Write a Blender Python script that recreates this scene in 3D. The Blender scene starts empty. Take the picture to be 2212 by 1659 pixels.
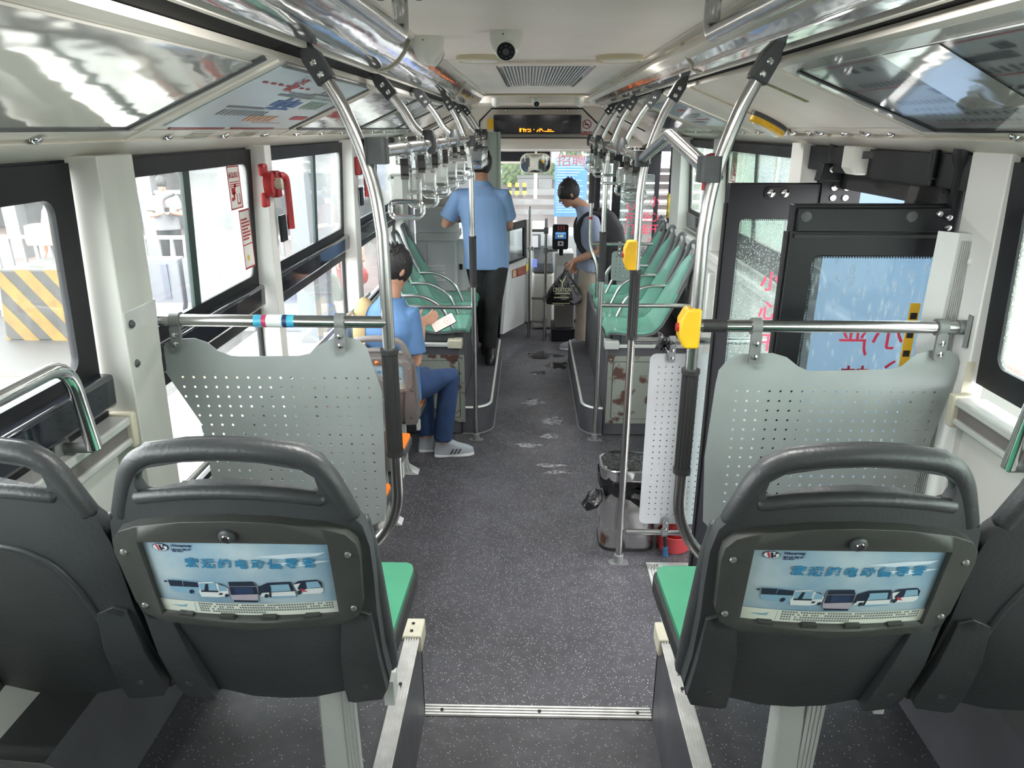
import bpy, bmesh, math, random
from mathutils import Vector, Matrix
from mathutils.geometry import delaunay_2d_cdt
random.seed(7)
sc = bpy.context.scene
COL = sc.collection
R = math.radians

# ------------------------------------------------------------------ camera, world, lights, exposure
F, CX, CY = 1534.0, 1106.0, 829.5                  # focal length and centre in pixels of the 2212 x 1659 frame
CAM = Vector((-.08, 0, 2.13))
TH = math.atan(552/1534); PS = math.atan(37/1534*math.cos(TH))
cd = bpy.data.cameras.new('camera'); cam = bpy.data.objects.new('camera', cd); COL.objects.link(cam)
cam.location = CAM; cam.rotation_euler = (math.pi/2-TH, 0, PS)
cd.sensor_fit = 'HORIZONTAL'; cd.sensor_width = 36; cd.lens = F/2212*36; cd.clip_start = .02; cd.clip_end = 300
sc.camera = cam
w = bpy.data.worlds.new('overcast_sky'); sc.world = w; w.use_nodes = True
bg = w.node_tree.nodes['Background']; bg.inputs[0].default_value = (.98, .985, 1, 1); bg.inputs[1].default_value = 1.45
sc.view_settings.view_transform = 'Standard'; sc.view_settings.look = 'None'
sc.view_settings.exposure = 3.25; sc.view_settings.gamma = 1; sc.view_settings.use_curve_mapping = False
sc.cycles.max_bounces = 10; sc.cycles.diffuse_bounces = 5; sc.cycles.transparent_max_bounces = 24
sc.cycles.sample_clamp_indirect = 6
sc.cycles.caustics_reflective = False; sc.cycles.caustics_refractive = False

# ------------------------------------------------------------------ pixel -> point on a plane
_ct, _st, _cp, _sp = math.cos(TH), math.sin(TH), math.cos(PS), math.sin(PS)
FWD = Vector((-_sp*_ct, _cp*_ct, -_st)); RGT = Vector((_cp, _sp, 0)); UPV = RGT.cross(FWD)
def ray(x, y): return FWD + RGT*((x-CX)/F) - UPV*((y-CY)/F)
def P(x, y, X=None, Y=None, Z=None):
    d = ray(x, y); i, v = (0, X) if X is not None else (1, Y) if Y is not None else (2, Z)
    return CAM + d*((v-CAM[i])/d[i])
def PP(x, y, p0, n):
    d = ray(x, y); return CAM + d*((Vector(p0)-CAM).dot(n)/d.dot(n))

# ------------------------------------------------------------------ materials
MATS = {}
def mat(name, col, rough=.5, metal=0, noise=0, nscale=8, bump=0, bscale=60, spec=.5, emit=0, coat=0, alpha=1, detail=4, dark=None, stretch=(1,1,1), trans=0, ramp=(.35,.7)):
    if name in MATS: return MATS[name]
    m = bpy.data.materials.new(name); m.use_nodes = True; nt = m.node_tree; b = nt.nodes['Principled BSDF']
    col = (*col, 1) if len(col) == 3 else col
    b.inputs['Base Color'].default_value = col; b.inputs['Roughness'].default_value = rough; b.inputs['Metallic'].default_value = metal
    b.inputs['Specular IOR Level'].default_value = spec; b.inputs['Coat Weight'].default_value = coat; b.inputs['Alpha'].default_value = alpha
    if trans: b.inputs['Transmission Weight'].default_value = trans
    m.diffuse_color = col
    if emit:
        b.inputs['Emission Color'].default_value = col; b.inputs['Emission Strength'].default_value = emit
    if noise or bump:
        tc = nt.nodes.new('ShaderNodeTexCoord'); mp = nt.nodes.new('ShaderNodeMapping'); mp.inputs['Scale'].default_value = stretch
        nt.links.new(tc.outputs['Object'], mp.inputs[0])
    if noise:
        n = nt.nodes.new('ShaderNodeTexNoise'); n.inputs['Scale'].default_value = nscale; n.inputs['Detail'].default_value = detail
        nt.links.new(mp.outputs[0], n.inputs['Vector'])
        r = nt.nodes.new('ShaderNodeValToRGB'); r.color_ramp.elements[0].position = ramp[0]; r.color_ramp.elements[1].position = ramp[1]
        d = dark if dark else tuple(c*(1-noise) for c in col[:3])
        r.color_ramp.elements[0].color = (*d, 1); r.color_ramp.elements[1].color = col
        nt.links.new(n.outputs['Fac'], r.inputs[0]); nt.links.new(r.outputs[0], b.inputs['Base Color'])
        mr = nt.nodes.new('ShaderNodeMapRange'); mr.inputs['To Min'].default_value = min(1, rough*1.25); mr.inputs['To Max'].default_value = rough*.85
        nt.links.new(n.outputs['Fac'], mr.inputs['Value']); nt.links.new(mr.outputs[0], b.inputs['Roughness'])
    if bump:
        n2 = nt.nodes.new('ShaderNodeTexNoise'); n2.inputs['Scale'].default_value = bscale; n2.inputs['Detail'].default_value = 3
        nt.links.new(mp.outputs[0], n2.inputs['Vector'])
        bp = nt.nodes.new('ShaderNodeBump'); bp.inputs['Strength'].default_value = bump; bp.inputs['Distance'].default_value = .01
        nt.links.new(n2.outputs['Fac'], bp.inputs['Height']); nt.links.new(bp.outputs[0], b.inputs['Normal'])
    MATS[name] = m
    return m
def glass_mat(name, tint=(.9,.95,.93), haze=.2, hazecol=(.8,.84,.84), drops=0, spec_rough=.04, streak=False, dropscale=90):
    """thin pane: see-through, a film of wet haze that scatters light, and a fresnel reflection"""
    m = bpy.data.materials.new(name); m.use_nodes = True; nt = m.node_tree; N = nt.nodes; L = nt.links
    for n in list(N): N.remove(n)
    out = N.new('ShaderNodeOutputMaterial'); tr = N.new('ShaderNodeBsdfTransparent'); tr.inputs[0].default_value = (*tint, 1)
    tl = N.new('ShaderNodeBsdfTranslucent'); tl.inputs[0].default_value = (*hazecol, 1)
    df = N.new('ShaderNodeBsdfDiffuse'); df.inputs[0].default_value = (*hazecol, 1)
    hz = N.new('ShaderNodeMixShader'); hz.inputs[0].default_value = .3; L.new(tl.outputs[0], hz.inputs[1]); L.new(df.outputs[0], hz.inputs[2])
    mx = N.new('ShaderNodeMixShader'); L.new(tr.outputs[0], mx.inputs[1]); L.new(hz.outputs[0], mx.inputs[2])
    tc = N.new('ShaderNodeTexCoord'); mp = N.new('ShaderNodeMapping'); L.new(tc.outputs['Object'], mp.inputs[0])
    ns = N.new('ShaderNodeTexNoise'); ns.inputs['Scale'].default_value = 2.2; ns.inputs['Detail'].default_value = 5; L.new(mp.outputs[0], ns.inputs['Vector'])
    mr = N.new('ShaderNodeMapRange'); mr.inputs['From Min'].default_value = .3; mr.inputs['From Max'].default_value = .7
    mr.inputs['To Min'].default_value = haze*.6; mr.inputs['To Max'].default_value = min(1, haze*1.35); L.new(ns.outputs['Fac'], mr.inputs['Value'])
    fac = mr.outputs[0]
    gl = N.new('ShaderNodeBsdfGlossy'); gl.inputs['Roughness'].default_value = spec_rough
    if drops:
        vo = N.new('ShaderNodeTexVoronoi'); vo.inputs['Scale'].default_value = dropscale
        mp2 = N.new('ShaderNodeMapping'); L.new(tc.outputs['Object'], mp2.inputs[0])
        mp2.inputs['Scale'].default_value = (1, 1, .25) if streak else (1, 1, .8)
        L.new(mp2.outputs[0], vo.inputs['Vector'])
        lt = N.new('ShaderNodeMapRange'); lt.inputs['From Min'].default_value = .12; lt.inputs['From Max'].default_value = .4
        lt.inputs['To Min'].default_value = 1; lt.inputs['To Max'].default_value = 0; L.new(vo.outputs['Distance'], lt.inputs['Value'])
        ad = N.new('ShaderNodeMath'); ad.operation = 'MULTIPLY_ADD'; ad.use_clamp = True
        L.new(lt.outputs[0], ad.inputs[0]); ad.inputs[1].default_value = drops; L.new(fac, ad.inputs[2]); fac = ad.outputs[0]
        bp = N.new('ShaderNodeBump'); bp.inputs['Strength'].default_value = .6; bp.inputs['Distance'].default_value = .004
        L.new(lt.outputs[0], bp.inputs['Height']); L.new(bp.outputs[0], gl.inputs['Normal'])
    L.new(fac, mx.inputs[0])
    lw = N.new('ShaderNodeLayerWeight'); lw.inputs['Blend'].default_value = .5
    pw = N.new('ShaderNodeMath'); pw.operation = 'POWER'; L.new(lw.outputs['Facing'], pw.inputs[0]); pw.inputs[1].default_value = 5
    fr = N.new('ShaderNodeMath'); fr.operation = 'MULTIPLY_ADD'; L.new(pw.outputs[0], fr.inputs[0]); fr.inputs[1].default_value = .7; fr.inputs[2].default_value = .03
    m2 = N.new('ShaderNodeMixShader'); L.new(fr.outputs[0], m2.inputs[0]); L.new(mx.outputs[0], m2.inputs[1]); L.new(gl.outputs[0], m2.inputs[2])
    L.new(m2.outputs[0], out.inputs[0]); m.diffuse_color = (*tint, .4)
    return m
def floor_mat(name, base, speck, sscale=140, thr=.16, rough=.42, wear=.5, gloss_noise=True):
    m = bpy.data.materials.new(name); m.use_nodes = True; nt = m.node_tree; N = nt.nodes; L = nt.links; b = N['Principled BSDF']
    tc = N.new('ShaderNodeTexCoord')
    n = N.new('ShaderNodeTexNoise'); n.inputs['Scale'].default_value = 1.7; n.inputs['Detail'].default_value = 7; n.inputs['Roughness'].default_value = .65; L.new(tc.outputs['Object'], n.inputs['Vector'])
    r = N.new('ShaderNodeValToRGB'); e = r.color_ramp.elements; e[0].position = .3; e[1].position = .72
    e[0].color = (*(c*(1-wear) for c in base), 1); e[1].color = (*(c*(1+wear*.55) for c in base), 1); L.new(n.outputs['Fac'], r.inputs[0])
    n3 = N.new('ShaderNodeTexNoise'); n3.inputs['Scale'].default_value = 23; n3.inputs['Detail'].default_value = 6; L.new(tc.outputs['Object'], n3.inputs['Vector'])
    mu = N.new('ShaderNodeMixRGB'); mu.blend_type = 'MULTIPLY'; mu.inputs[0].default_value = .5
    r3 = N.new('ShaderNodeValToRGB'); r3.color_ramp.elements[0].position = .3; r3.color_ramp.elements[0].color = (.45,.45,.45,1); r3.color_ramp.elements[1].position = .65
    L.new(n3.outputs['Fac'], r3.inputs[0]); L.new(r.outputs[0], mu.inputs[1]); L.new(r3.outputs[0], mu.inputs[2])
    v = N.new('ShaderNodeTexVoronoi'); v.inputs['Scale'].default_value = sscale
    mp = N.new('ShaderNodeMapping'); mp.inputs['Scale'].default_value = (1, .6, 1); mp.inputs['Rotation'].default_value = (0, 0, .5)
    nz = N.new('ShaderNodeTexNoise'); nz.inputs['Scale'].default_value = 60; L.new(tc.outputs['Object'], nz.inputs['Vector'])
    mv = N.new('ShaderNodeMixRGB'); mv.inputs[0].default_value = .006; L.new(tc.outputs['Object'], mv.inputs[1]); L.new(nz.outputs['Color'], mv.inputs[2])
    L.new(mv.outputs[0], mp.inputs[0]); L.new(mp.outputs[0], v.inputs['Vector'])
    lt = N.new('ShaderNodeMath'); lt.operation = 'LESS_THAN'; lt.inputs[1].default_value = thr; L.new(v.outputs['Distance'], lt.inputs[0])
    # only some of the cells carry a bright chip
    sp = N.new('ShaderNodeSeparateColor'); L.new(v.outputs['Color'], sp.inputs[0])
    gt = N.new('ShaderNodeMath'); gt.operation = 'GREATER_THAN'; gt.inputs[1].default_value = .55; L.new(sp.outputs[0], gt.inputs[0])
    an = N.new('ShaderNodeMath'); an.operation = 'MULTIPLY'; L.new(lt.outputs[0], an.inputs[0]); L.new(gt.outputs[0], an.inputs[1])
    mx = N.new('ShaderNodeMixRGB'); L.new(an.outputs[0], mx.inputs[0]); L.new(mu.outputs[0], mx.inputs[1]); mx.inputs[2].default_value = (*speck, 1)
    L.new(mx.outputs[0], b.inputs['Base Color'])
    mr = N.new('ShaderNodeMapRange'); mr.inputs['From Min'].default_value = .35; mr.inputs['From Max'].default_value = .7
    mr.inputs['To Min'].default_value = rough*1.3; mr.inputs['To Max'].default_value = rough*.75; L.new(n.outputs['Fac'], mr.inputs['Value']); L.new(mr.outputs[0], b.inputs['Roughness'])
    bp = N.new('ShaderNodeBump'); bp.inputs['Strength'].default_value = .25; bp.inputs['Distance'].default_value = .004; L.new(n3.outputs['Fac'], bp.inputs['Height']); L.new(bp.outputs[0], b.inputs['Normal'])
    m.diffuse_color = (*base, 1); MATS[name] = m
    return m

M = {}
M['cream'] = mat('cream_panel', (.84,.80,.725), .42, noise=.10, nscale=3)
M['ceil'] = mat('ceiling_skin', (.86,.80,.735), .5, noise=.07, nscale=2)
M['wallw'] = mat('wall_plastic', (.68,.68,.645), .45, noise=.14, nscale=3)
M['pillar'] = mat('pillar_plastic', (.66,.665,.615), .5, noise=.30, nscale=3.5, stretch=(1,1,.35), bump=.05, bscale=30)
M['pillarw'] = mat('pillar_clean', (.76,.76,.735), .45, noise=.08, nscale=3)
M['film'] = mat('mirror_film', (.84,.84,.85), .10, metal=.92, bump=.5, bscale=7, stretch=(1,.35,1))
M['filmL'] = mat('hatch_film', (.84,.83,.79), .08, metal=.6, bump=.5, bscale=3.4, stretch=(1.3,.6,1.3))
M['steel'] = mat('stainless_tube', (.52,.52,.51), .24, metal=1, noise=.12, nscale=20)
M['chrome'] = mat('chrome', (.8,.8,.8), .12, metal=1)
M['alu'] = mat('ribbed_aluminium', (.62,.62,.61), .35, metal=.9, noise=.25, nscale=18)
M['aluw'] = mat('pale_aluminium', (.62,.64,.62), .4, metal=.3, noise=.1, nscale=6)
M['black'] = mat('black_frame', (.010,.011,.014), .42, noise=.3, nscale=5, spec=.3)
M['gloss'] = mat('black_glossy_rail', (.016,.018,.026), .09, coat=.4)
M['rubber'] = mat('black_rubber', (.018,.018,.019), .6, bump=.2, bscale=90)
M['bracket'] = mat('dark_grey_bracket', (.060,.067,.072), .42, noise=.2, nscale=30)
M['clampg'] = mat('grey_clamp', (.19,.20,.20), .45, noise=.15, nscale=30)
M['shell'] = mat('charcoal_seat_shell', (.045,.050,.053), .40, noise=.30, nscale=5, bump=.10, bscale=130)
M['shellf'] = mat('seat_poster_frame', (.046,.049,.045), .5, noise=.2, nscale=8, bump=.06, bscale=120)
M['shellb'] = mat('taupe_seat_shell', (.17,.155,.15), .45, noise=.15, nscale=5, bump=.1, bscale=120)
M['pad'] = mat('green_vinyl', (.05,.27,.155), .42, noise=.12, nscale=6, bump=.15, bscale=12)
M['orange'] = mat('orange_vinyl', (.85,.20,.02), .45)
M['green'] = mat('green_seat_plastic', (.19,.50,.385), .24, noise=.22, nscale=4, coat=.3)
M['gseat'] = mat('grey_seat_rim', (.14,.155,.16), .4)
M['panel'] = mat('perforated_grey', (.345,.38,.375), .42, noise=.16, nscale=4, metal=.15, bump=.03, bscale=40)
M['panell'] = mat('perforated_pale', (.42,.43,.44), .42, noise=.12, nscale=4)
M['yellow'] = mat('yellow_plastic', (.85,.50,.02), .4, noise=.15, nscale=12)
M['red'] = mat('red_plastic', (.42,.018,.022), .38, noise=.12, nscale=14)
M['dred'] = mat('dark_red_plastic', (.26,.012,.02), .45)
M['grey'] = mat('grey_cabinet', (.74,.78,.79), .4, noise=.08, nscale=4)
M['greyl'] = mat('pale_grey_cabinet', (.82,.84,.85), .4, noise=.06, nscale=3)
M['lino'] = mat('dark_grey_lino', (.085,.085,.098), .45, noise=.25, nscale=6, bump=.06, bscale=200)
M['floor'] = floor_mat('speckled_bus_floor', (.084,.082,.094), (.72,.70,.70), 170, .21, .40, .42)
M['floorp'] = floor_mat('speckled_platform_floor', (.058,.056,.066), (.55,.53,.53), 170, .17, .45, .35)
M['beige'] = mat('cream_corner_cap', (.60,.57,.45), .45, noise=.15, nscale=15)
M['rust'] = mat('rusty_grey_paint', (.25,.27,.24), .5, noise=.4, nscale=9, dark=(.085,.04,.03), detail=8, ramp=(.40,.46))
M['binsteel'] = mat('bin_steel', (.50,.49,.49), .26, metal=.9, noise=.35, nscale=11, dark=(.20,.10,.075), stretch=(1,1,.35), ramp=(.36,.44))
M['bag'] = mat('black_bag_film', (.012,.012,.014), .22, bump=.9, bscale=28)
M['white'] = mat('white_print', (.82,.84,.84), .4)
M['whitep'] = mat('white_camera_plastic', (.74,.75,.70), .35, noise=.05, nscale=10)
M['lampc'] = mat('cream_lamp_rim', (.58,.53,.38), .45)
M['dark'] = mat('dark_gap', (.008,.008,.009), .7)
M['skin'] = mat('skin', (.52,.28,.19), .5, noise=.12, nscale=10, bump=.04, bscale=120)
M['skin2'] = mat('skin_tan', (.46,.24,.16), .5, noise=.12, nscale=10)
M['hair'] = mat('black_hair', (.012,.011,.012), .45, bump=.9, bscale=70, stretch=(1,1,.4))
M['shirtL'] = mat('light_blue_shirt', (.20,.32,.55), .75, noise=.12, nscale=5, bump=.22, bscale=9, stretch=(1,1,.3))
M['shirtB'] = mat('blue_polo', (.085,.185,.37), .75, noise=.15, nscale=5, bump=.15, bscale=8)
M['shirtG'] = mat('grey_tee', (.235,.27,.37), .8, noise=.12, nscale=5, bump=.3, bscale=8, stretch=(1,1,.6))
M['jeans'] = mat('blue_jeans', (.022,.055,.15), .8, noise=.3, nscale=9, bump=.25, bscale=12)
M['blackp'] = mat('black_trousers', (.016,.016,.019), .75, noise=.35, nscale=9, bump=.35, bscale=11)
M['khaki'] = mat('khaki_trousers', (.40,.34,.275), .8, noise=.18, nscale=8, bump=.4, bscale=12)
M['shoew'] = mat('white_sole', (.78,.79,.80), .5)
M['shoeg'] = mat('grey_mesh_upper', (.33,.36,.40), .7, bump=.3, bscale=150)
M['shoeb'] = mat('black_leather', (.014,.014,.015), .32)
M['tan'] = mat('tan_canvas', (.50,.38,.20), .8, bump=.2, bscale=80)
M['glass'] = glass_mat('hazy_window_glass', (.94,.96,.95), .02)
M['glassr'] = glass_mat('wet_right_glass', (.84,.90,.86), .16, (.70,.77,.70), drops=.35, dropscale=120)
M['glassd'] = glass_mat('wet_door_glass', (.72,.80,.80), .07, (.62,.70,.74), drops=.35, streak=True, dropscale=70)
M['glassd2'] = glass_mat('droplet_door_glass', (.78,.85,.84), .06, (.72,.78,.76), drops=.4, dropscale=110)
M['glassf'] = glass_mat('clear_windscreen', (.93,.96,.96), .05)
M['clear'] = glass_mat('clear_acrylic', (.86,.87,.86), .20, (.62,.64,.64), spec_rough=.08)
M['clearh'] = mat('clear_acrylic_grip', (.93,.94,.92), .06, trans=1)

# ------------------------------------------------------------------ objects
OFF = {}
def setp(o, label=None, cat=None, group=None, kind=None):
    if label: o['label'] = label
    if cat: o['category'] = cat
    if group: o['group'] = group
    if kind: o['kind'] = kind
    return o
def thing(name, label, cat, loc=(0,0,0), group=None, kind=None):
    o = bpy.data.objects.new(name, None); COL.objects.link(o); o.location = loc; o.empty_display_size = .05
    OFF[o] = Vector(loc); return setp(o, label, cat, group, kind)
def off(o): return OFF.get(o, Vector())
def link(me, name, m, parent=None, smooth=35):
    o = bpy.data.objects.new(name, me); COL.objects.link(o)
    if parent is not None:
        o.parent = parent; OFF[o] = off(parent)
        d = off(parent)
        if d.length > 0: me.transform(Matrix.Translation(-d))
    ms = m if isinstance(m, (list, tuple)) else [m]
    for k in ms: me.materials.append(M[k] if isinstance(k, str) else k)
    if smooth and len(me.polygons):
        me.polygons.foreach_set('use_smooth', [True]*len(me.polygons)); me.set_sharp_from_angle(angle=R(smooth))
    return o
def kids(o): return [c for c in o.children]
ALLCH = {}
def copy_tree(o, loc=None, rotz=None, label=None, group=None, parent=None, children=None):
    c = o.copy(); COL.objects.link(c)
    if parent is not None: c.parent = parent
    if loc is not None: c.location = loc
    if rotz is not None: c.rotation_euler = (0, 0, rotz)
    if label: c['label'] = label
    if group: c['group'] = group
    for ch in list(o.children): copy_tree(ch, parent=c)
    return c

def frame_from(d, hint=None):
    d = d.normalized(); h = Vector(hint) if hint is not None else (Vector((0,0,1)) if abs(d.z) < .9 else Vector((0,1,0)))
    a = h - d*h.dot(d)
    if a.length < 1e-5: a = d.orthogonal()
    a.normalize(); return a, d.cross(a)
def rot2(p, a): return (p[0]*math.cos(a)-p[1]*math.sin(a), p[0]*math.sin(a)+p[1]*math.cos(a))
def rrect(w, h, r, n=4, cx=0, cy=0):
    r = min(r, w/2-1e-5, h/2-1e-5); pts = []
    for (sx, sy, a0) in ((1,1,0), (-1,1,90), (-1,-1,180), (1,-1,270)):
        for k in range(n+1):
            a = R(a0+90*k/n); pts.append((cx+sx*(w/2-r)+r*math.cos(a), cy+sy*(h/2-r)+r*math.sin(a)))
    return pts
def circ(cx, cy, r, n=8, ry=None): return [(cx+r*math.cos(2*math.pi*k/n), cy+(ry or r)*math.sin(2*math.pi*k/n)) for k in range(n)]
def fillet(pts, rad, n=5):
    """round the inner corners of an open 3-D path"""
    pts = [Vector(p) for p in pts]; out = [pts[0]]
    for i in range(1, len(pts)-1):
        a, b, c = pts[i-1], pts[i], pts[i+1]; r = rad[i] if isinstance(rad, (list, tuple)) else rad
        u, v = (a-b), (c-b); r = min(r, u.length*.48, v.length*.48); p, q = b+u.normalized()*r, b+v.normalized()*r
        for k in range(n+1):
            t = k/n; out.append(p*(1-t)**2 + b*2*t*(1-t) + q*t*t)
    out.append(pts[-1]); return out
def inpoly(x, y, poly):
    c = False; j = len(poly)-1
    for i in range(len(poly)):
        xi, yi = poly[i]; xj, yj = poly[j]
        if (yi > y) != (yj > y) and x < (xj-xi)*(y-yi)/(yj-yi)+xi: c = not c
        j = i
    return c

class MB:
    def __init__(s): s.v = []; s.f = []; s.mi = []; s.cur = 0
    def add(s, vs, fs):
        n = len(s.v); s.v += [Vector(v) for v in vs]; s.f += [tuple(i+n for i in f) for f in fs]; s.mi += [s.cur]*len(fs); return s
    def box(s, x0, x1, y0, y1, z0, z1):
        x0, x1 = min(x0,x1), max(x0,x1); y0, y1 = min(y0,y1), max(y0,y1); z0, z1 = min(z0,z1), max(z0,z1)
        return s.add([(x,y,z) for x in (x0,x1) for y in (y0,y1) for z in (z0,z1)], [(0,1,3,2),(4,6,7,5),(0,4,5,1),(2,3,7,6),(0,2,6,4),(1,5,7,3)])
    def obox(s, c, ax, ay, az):
        c, ax, ay, az = map(Vector, (c, ax, ay, az))
        return s.add([c+ax*i+ay*j+az*k for i in (-1,1) for j in (-1,1) for k in (-1,1)], [(0,1,3,2),(4,6,7,5),(0,4,5,1),(2,3,7,6),(0,2,6,4),(1,5,7,3)])
    def loft(s, rings, cap=True, closed=False):
        n = len(rings[0]); vs = [p for r in rings for p in r]; fs = []
        m = len(rings)
        for i in range(m if closed else m-1):
            for j in range(n):
                a, b = i*n+j, i*n+(j+1)%n; c, d = ((i+1)%m)*n+(j+1)%n, ((i+1)%m)*n+j
                fs.append((a,b,c,d))
        if cap and not closed: fs += [tuple(range(n-1,-1,-1)), tuple((m-1)*n+j for j in range(n))]
        return s.add(vs, fs)
    def tube(s, pts, r, seg=10, closed=False, flat=1, hint=None, cap=True):
        pts = [Vector(p) for p in pts]; rings = []; n = len(pts); a = None
        for i, p in enumerate(pts):
            d = (pts[(i+1)%n]-pts[i-1]) if closed else (pts[min(i+1,n-1)]-pts[max(i-1,0)])
            if d.length < 1e-8: d = Vector((0,0,1))
            d.normalize()
            if a is None: a, b = frame_from(d, hint)
            else:
                a = a-d*a.dot(d)
                a = a.normalized() if a.length > 1e-6 else d.orthogonal().normalized()
                b = d.cross(a)
            rr = r[i] if isinstance(r, (list, tuple)) else r
            rings.append([p+a*(rr*math.cos(2*math.pi*k/seg))+b*(rr*flat*math.sin(2*math.pi*k/seg)) for k in range(seg)])
        return s.loft(rings, cap, closed)
    def cyl(s, p0, p1, r, r1=None, seg=12): return s.tube([p0, p1], [r, r if r1 is None else r1], seg)
    def limb(s, pts, rad, seg=12, flat=1, hint=None):
        """tapered round-ended tube"""
        pts = [Vector(p) for p in pts]; rad = list(rad)
        d0 = (pts[0]-pts[1]).normalized(); d1 = (pts[-1]-pts[-2]).normalized(); A, B = [], []
        for t in (.95, .75, .4): A.append((pts[0]+d0*rad[0]*t*.8, rad[0]*math.sqrt(max(.02, 1-t*t))))
        for t in (.4, .75, .95): B.append((pts[-1]+d1*rad[-1]*t*.8, rad[-1]*math.sqrt(max(.02, 1-t*t))))
        q = A+list(zip(pts, rad))+B
        return s.tube([x[0] for x in q], [x[1] for x in q], seg, flat=flat, hint=hint)
    def ell(s, c, rx, ry, rz, seg=16, rings=10, mtx=None, lo=-1, hi=1):
        c = Vector(c); rs = []
        for i in range(rings+1):
            t = lo+(hi-lo)*i/rings; t = max(-.995, min(.995, math.sin(t*math.pi/2))); q = math.sqrt(1-t*t)
            ring = [Vector((rx*q*math.cos(2*math.pi*k/seg), ry*q*math.sin(2*math.pi*k/seg), rz*t)) for k in range(seg)]
            rs.append([c+(mtx @ p if mtx else p) for p in ring])
        return s.loft(rs)
    def lathe(s, prof, c=(0,0,0), seg=20, axis=(0,0,1)):
        c = Vector(c); ax = Vector(axis).normalized(); a, b = frame_from(ax)
        return s.loft([[c+ax*z+a*(r*math.cos(2*math.pi*k/seg))+b*(r*math.sin(2*math.pi*k/seg)) for k in range(seg)] for r, z in prof])
    def prism(s, poly, o, u, v, w):
        """convex-ish polygon in plane (u,v) at o, extruded by vector w"""
        o, u, v, w = map(Vector, (o, u, v, w)); n = len(poly); a = [o+u*x+v*y for x, y in poly]
        fs = [tuple(range(n-1,-1,-1)), tuple(range(n, 2*n))] + [(i, (i+1)%n, n+(i+1)%n, n+i) for i in range(n)]
        return s.add(a+[p+w for p in a], fs)
    def plate(s, outer, holes, fn, t, grid=0):
        """2-D outline with holes, thickness t along the third local axis; fn(u,v,w) -> point"""
        pts, edges = [], []
        for lp in [outer]+list(holes):
            n0 = len(pts); pts += [Vector(p) for p in lp]; n = len(lp); edges += [(n0+i, n0+(i+1)%n) for i in range(n)]
        nb = len(pts)
        if grid:
            xs = [p[0] for p in outer]; ys = [p[1] for p in outer]
            x = min(xs)+grid*.5
            while x < max(xs):
                y = min(ys)+grid*.5
                while y < max(ys):
                    if inpoly(x, y, outer) and not any(inpoly(x, y, h) for h in holes): pts.append(Vector((x, y)))
                    y += grid
                x += grid
        V, E, T, *_ = delaunay_2d_cdt(pts, edges, [], 0, 1e-7)
        tri = []
        for f in T:
            cx = sum(V[i].x for i in f)/len(f); cy = sum(V[i].y for i in f)/len(f)
            if inpoly(cx, cy, outer) and not any(inpoly(cx, cy, h) for h in holes): tri.append(tuple(f))
        n = len(V); cnt = {}
        for f in tri:
            for i in range(len(f)):
                e = (f[i], f[(i+1)%len(f)]); cnt[e] = 1
        side = [(b, a, a+n, b+n) for (a, b) in cnt if (b, a) not in cnt]
        vs = [fn(p.x, p.y, 0) for p in V]+[fn(p.x, p.y, t) for p in V]
        return s.add(vs, [tuple(reversed(f)) for f in tri]+[tuple(i+n for i in f) for f in tri]+side)
    def map(s, fn, i0=0):
        for i in range(i0, len(s.v)): s.v[i] = Vector(fn(s.v[i]))
        return s
    def mesh(s, name):
        me = bpy.data.meshes.new(name); me.from_pydata([tuple(v) for v in s.v], [], s.f)
        if any(s.mi): me.polygons.foreach_set('material_index', s.mi)
        me.update(); return me
    def build(s, name, m, parent=None, smooth=35, bevel=0, segs=2, recalc=True):
        me = s.mesh(name)
        if recalc:
            bm = bmesh.new(); bm.from_mesh(me); bmesh.ops.recalc_face_normals(bm, faces=bm.faces); bm.to_mesh(me); bm.free()
        o = link(me, name, m, parent, smooth)
        if bevel:
            b = o.modifiers.new('bevel', 'BEVEL'); b.width = bevel; b.segments = segs; b.limit_method = 'ANGLE'; b.angle_limit = R(40)
        return o
def struct(o, label=None): o['kind'] = 'structure'; (label and setp(o, label)); return o
def solo(o, label, cat, group=None, kind=None): return setp(o, label, cat, group, kind)

# lettering: text objects are evaluated in one go at the end and turned into meshes
PENDING = []
def text(s, o, right, up, size, m, parent, name='lettering', align='CENTER', depth=.0004, bold=0, sx=1, shear=0):
    cu = bpy.data.curves.new(name, 'FONT'); cu.body = s; cu.size = size; cu.align_x = align; cu.align_y = 'CENTER'; cu.extrude = depth; cu.offset = bold; cu.resolution_u = 2; cu.shear = shear
    t = bpy.data.objects.new(name+'_curve', cu); COL.objects.link(t)
    r = Vector(right).normalized(); u = Vector(up).normalized(); n = r.cross(u)
    mt = Matrix((( *(r*sx), 0), (*u, 0), (*n, 0), (0,0,0,1))).transposed(); mt.translation = Vector(o)
    PENDING.append((t, mt, m, parent, name))
def finish_text():
    bpy.context.view_layer.update(); dg = bpy.context.evaluated_depsgraph_get()
    for t, mt, m, parent, name in PENDING:
        me = bpy.data.meshes.new_from_object(t.evaluated_get(dg)); me.name = name; me.transform(mt); me.materials.clear()
        link(me, name, m, parent, 0)
    for t, *_ in PENDING: bpy.data.objects.remove(t)
    PENDING.clear()

# ================================================================== THE SETTING
def lean(side):
    def fn(v):
        z = v.z
        return Vector((v.x - side*.055*max(0, z-1.2), v.y, z))
    return fn
WL, WR = -1.185, 1.185
RF, PZ = .27, .64                                   # rear aisle floor, rear platforms
YP = 1.87                                           # front edge of the platforms

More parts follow.
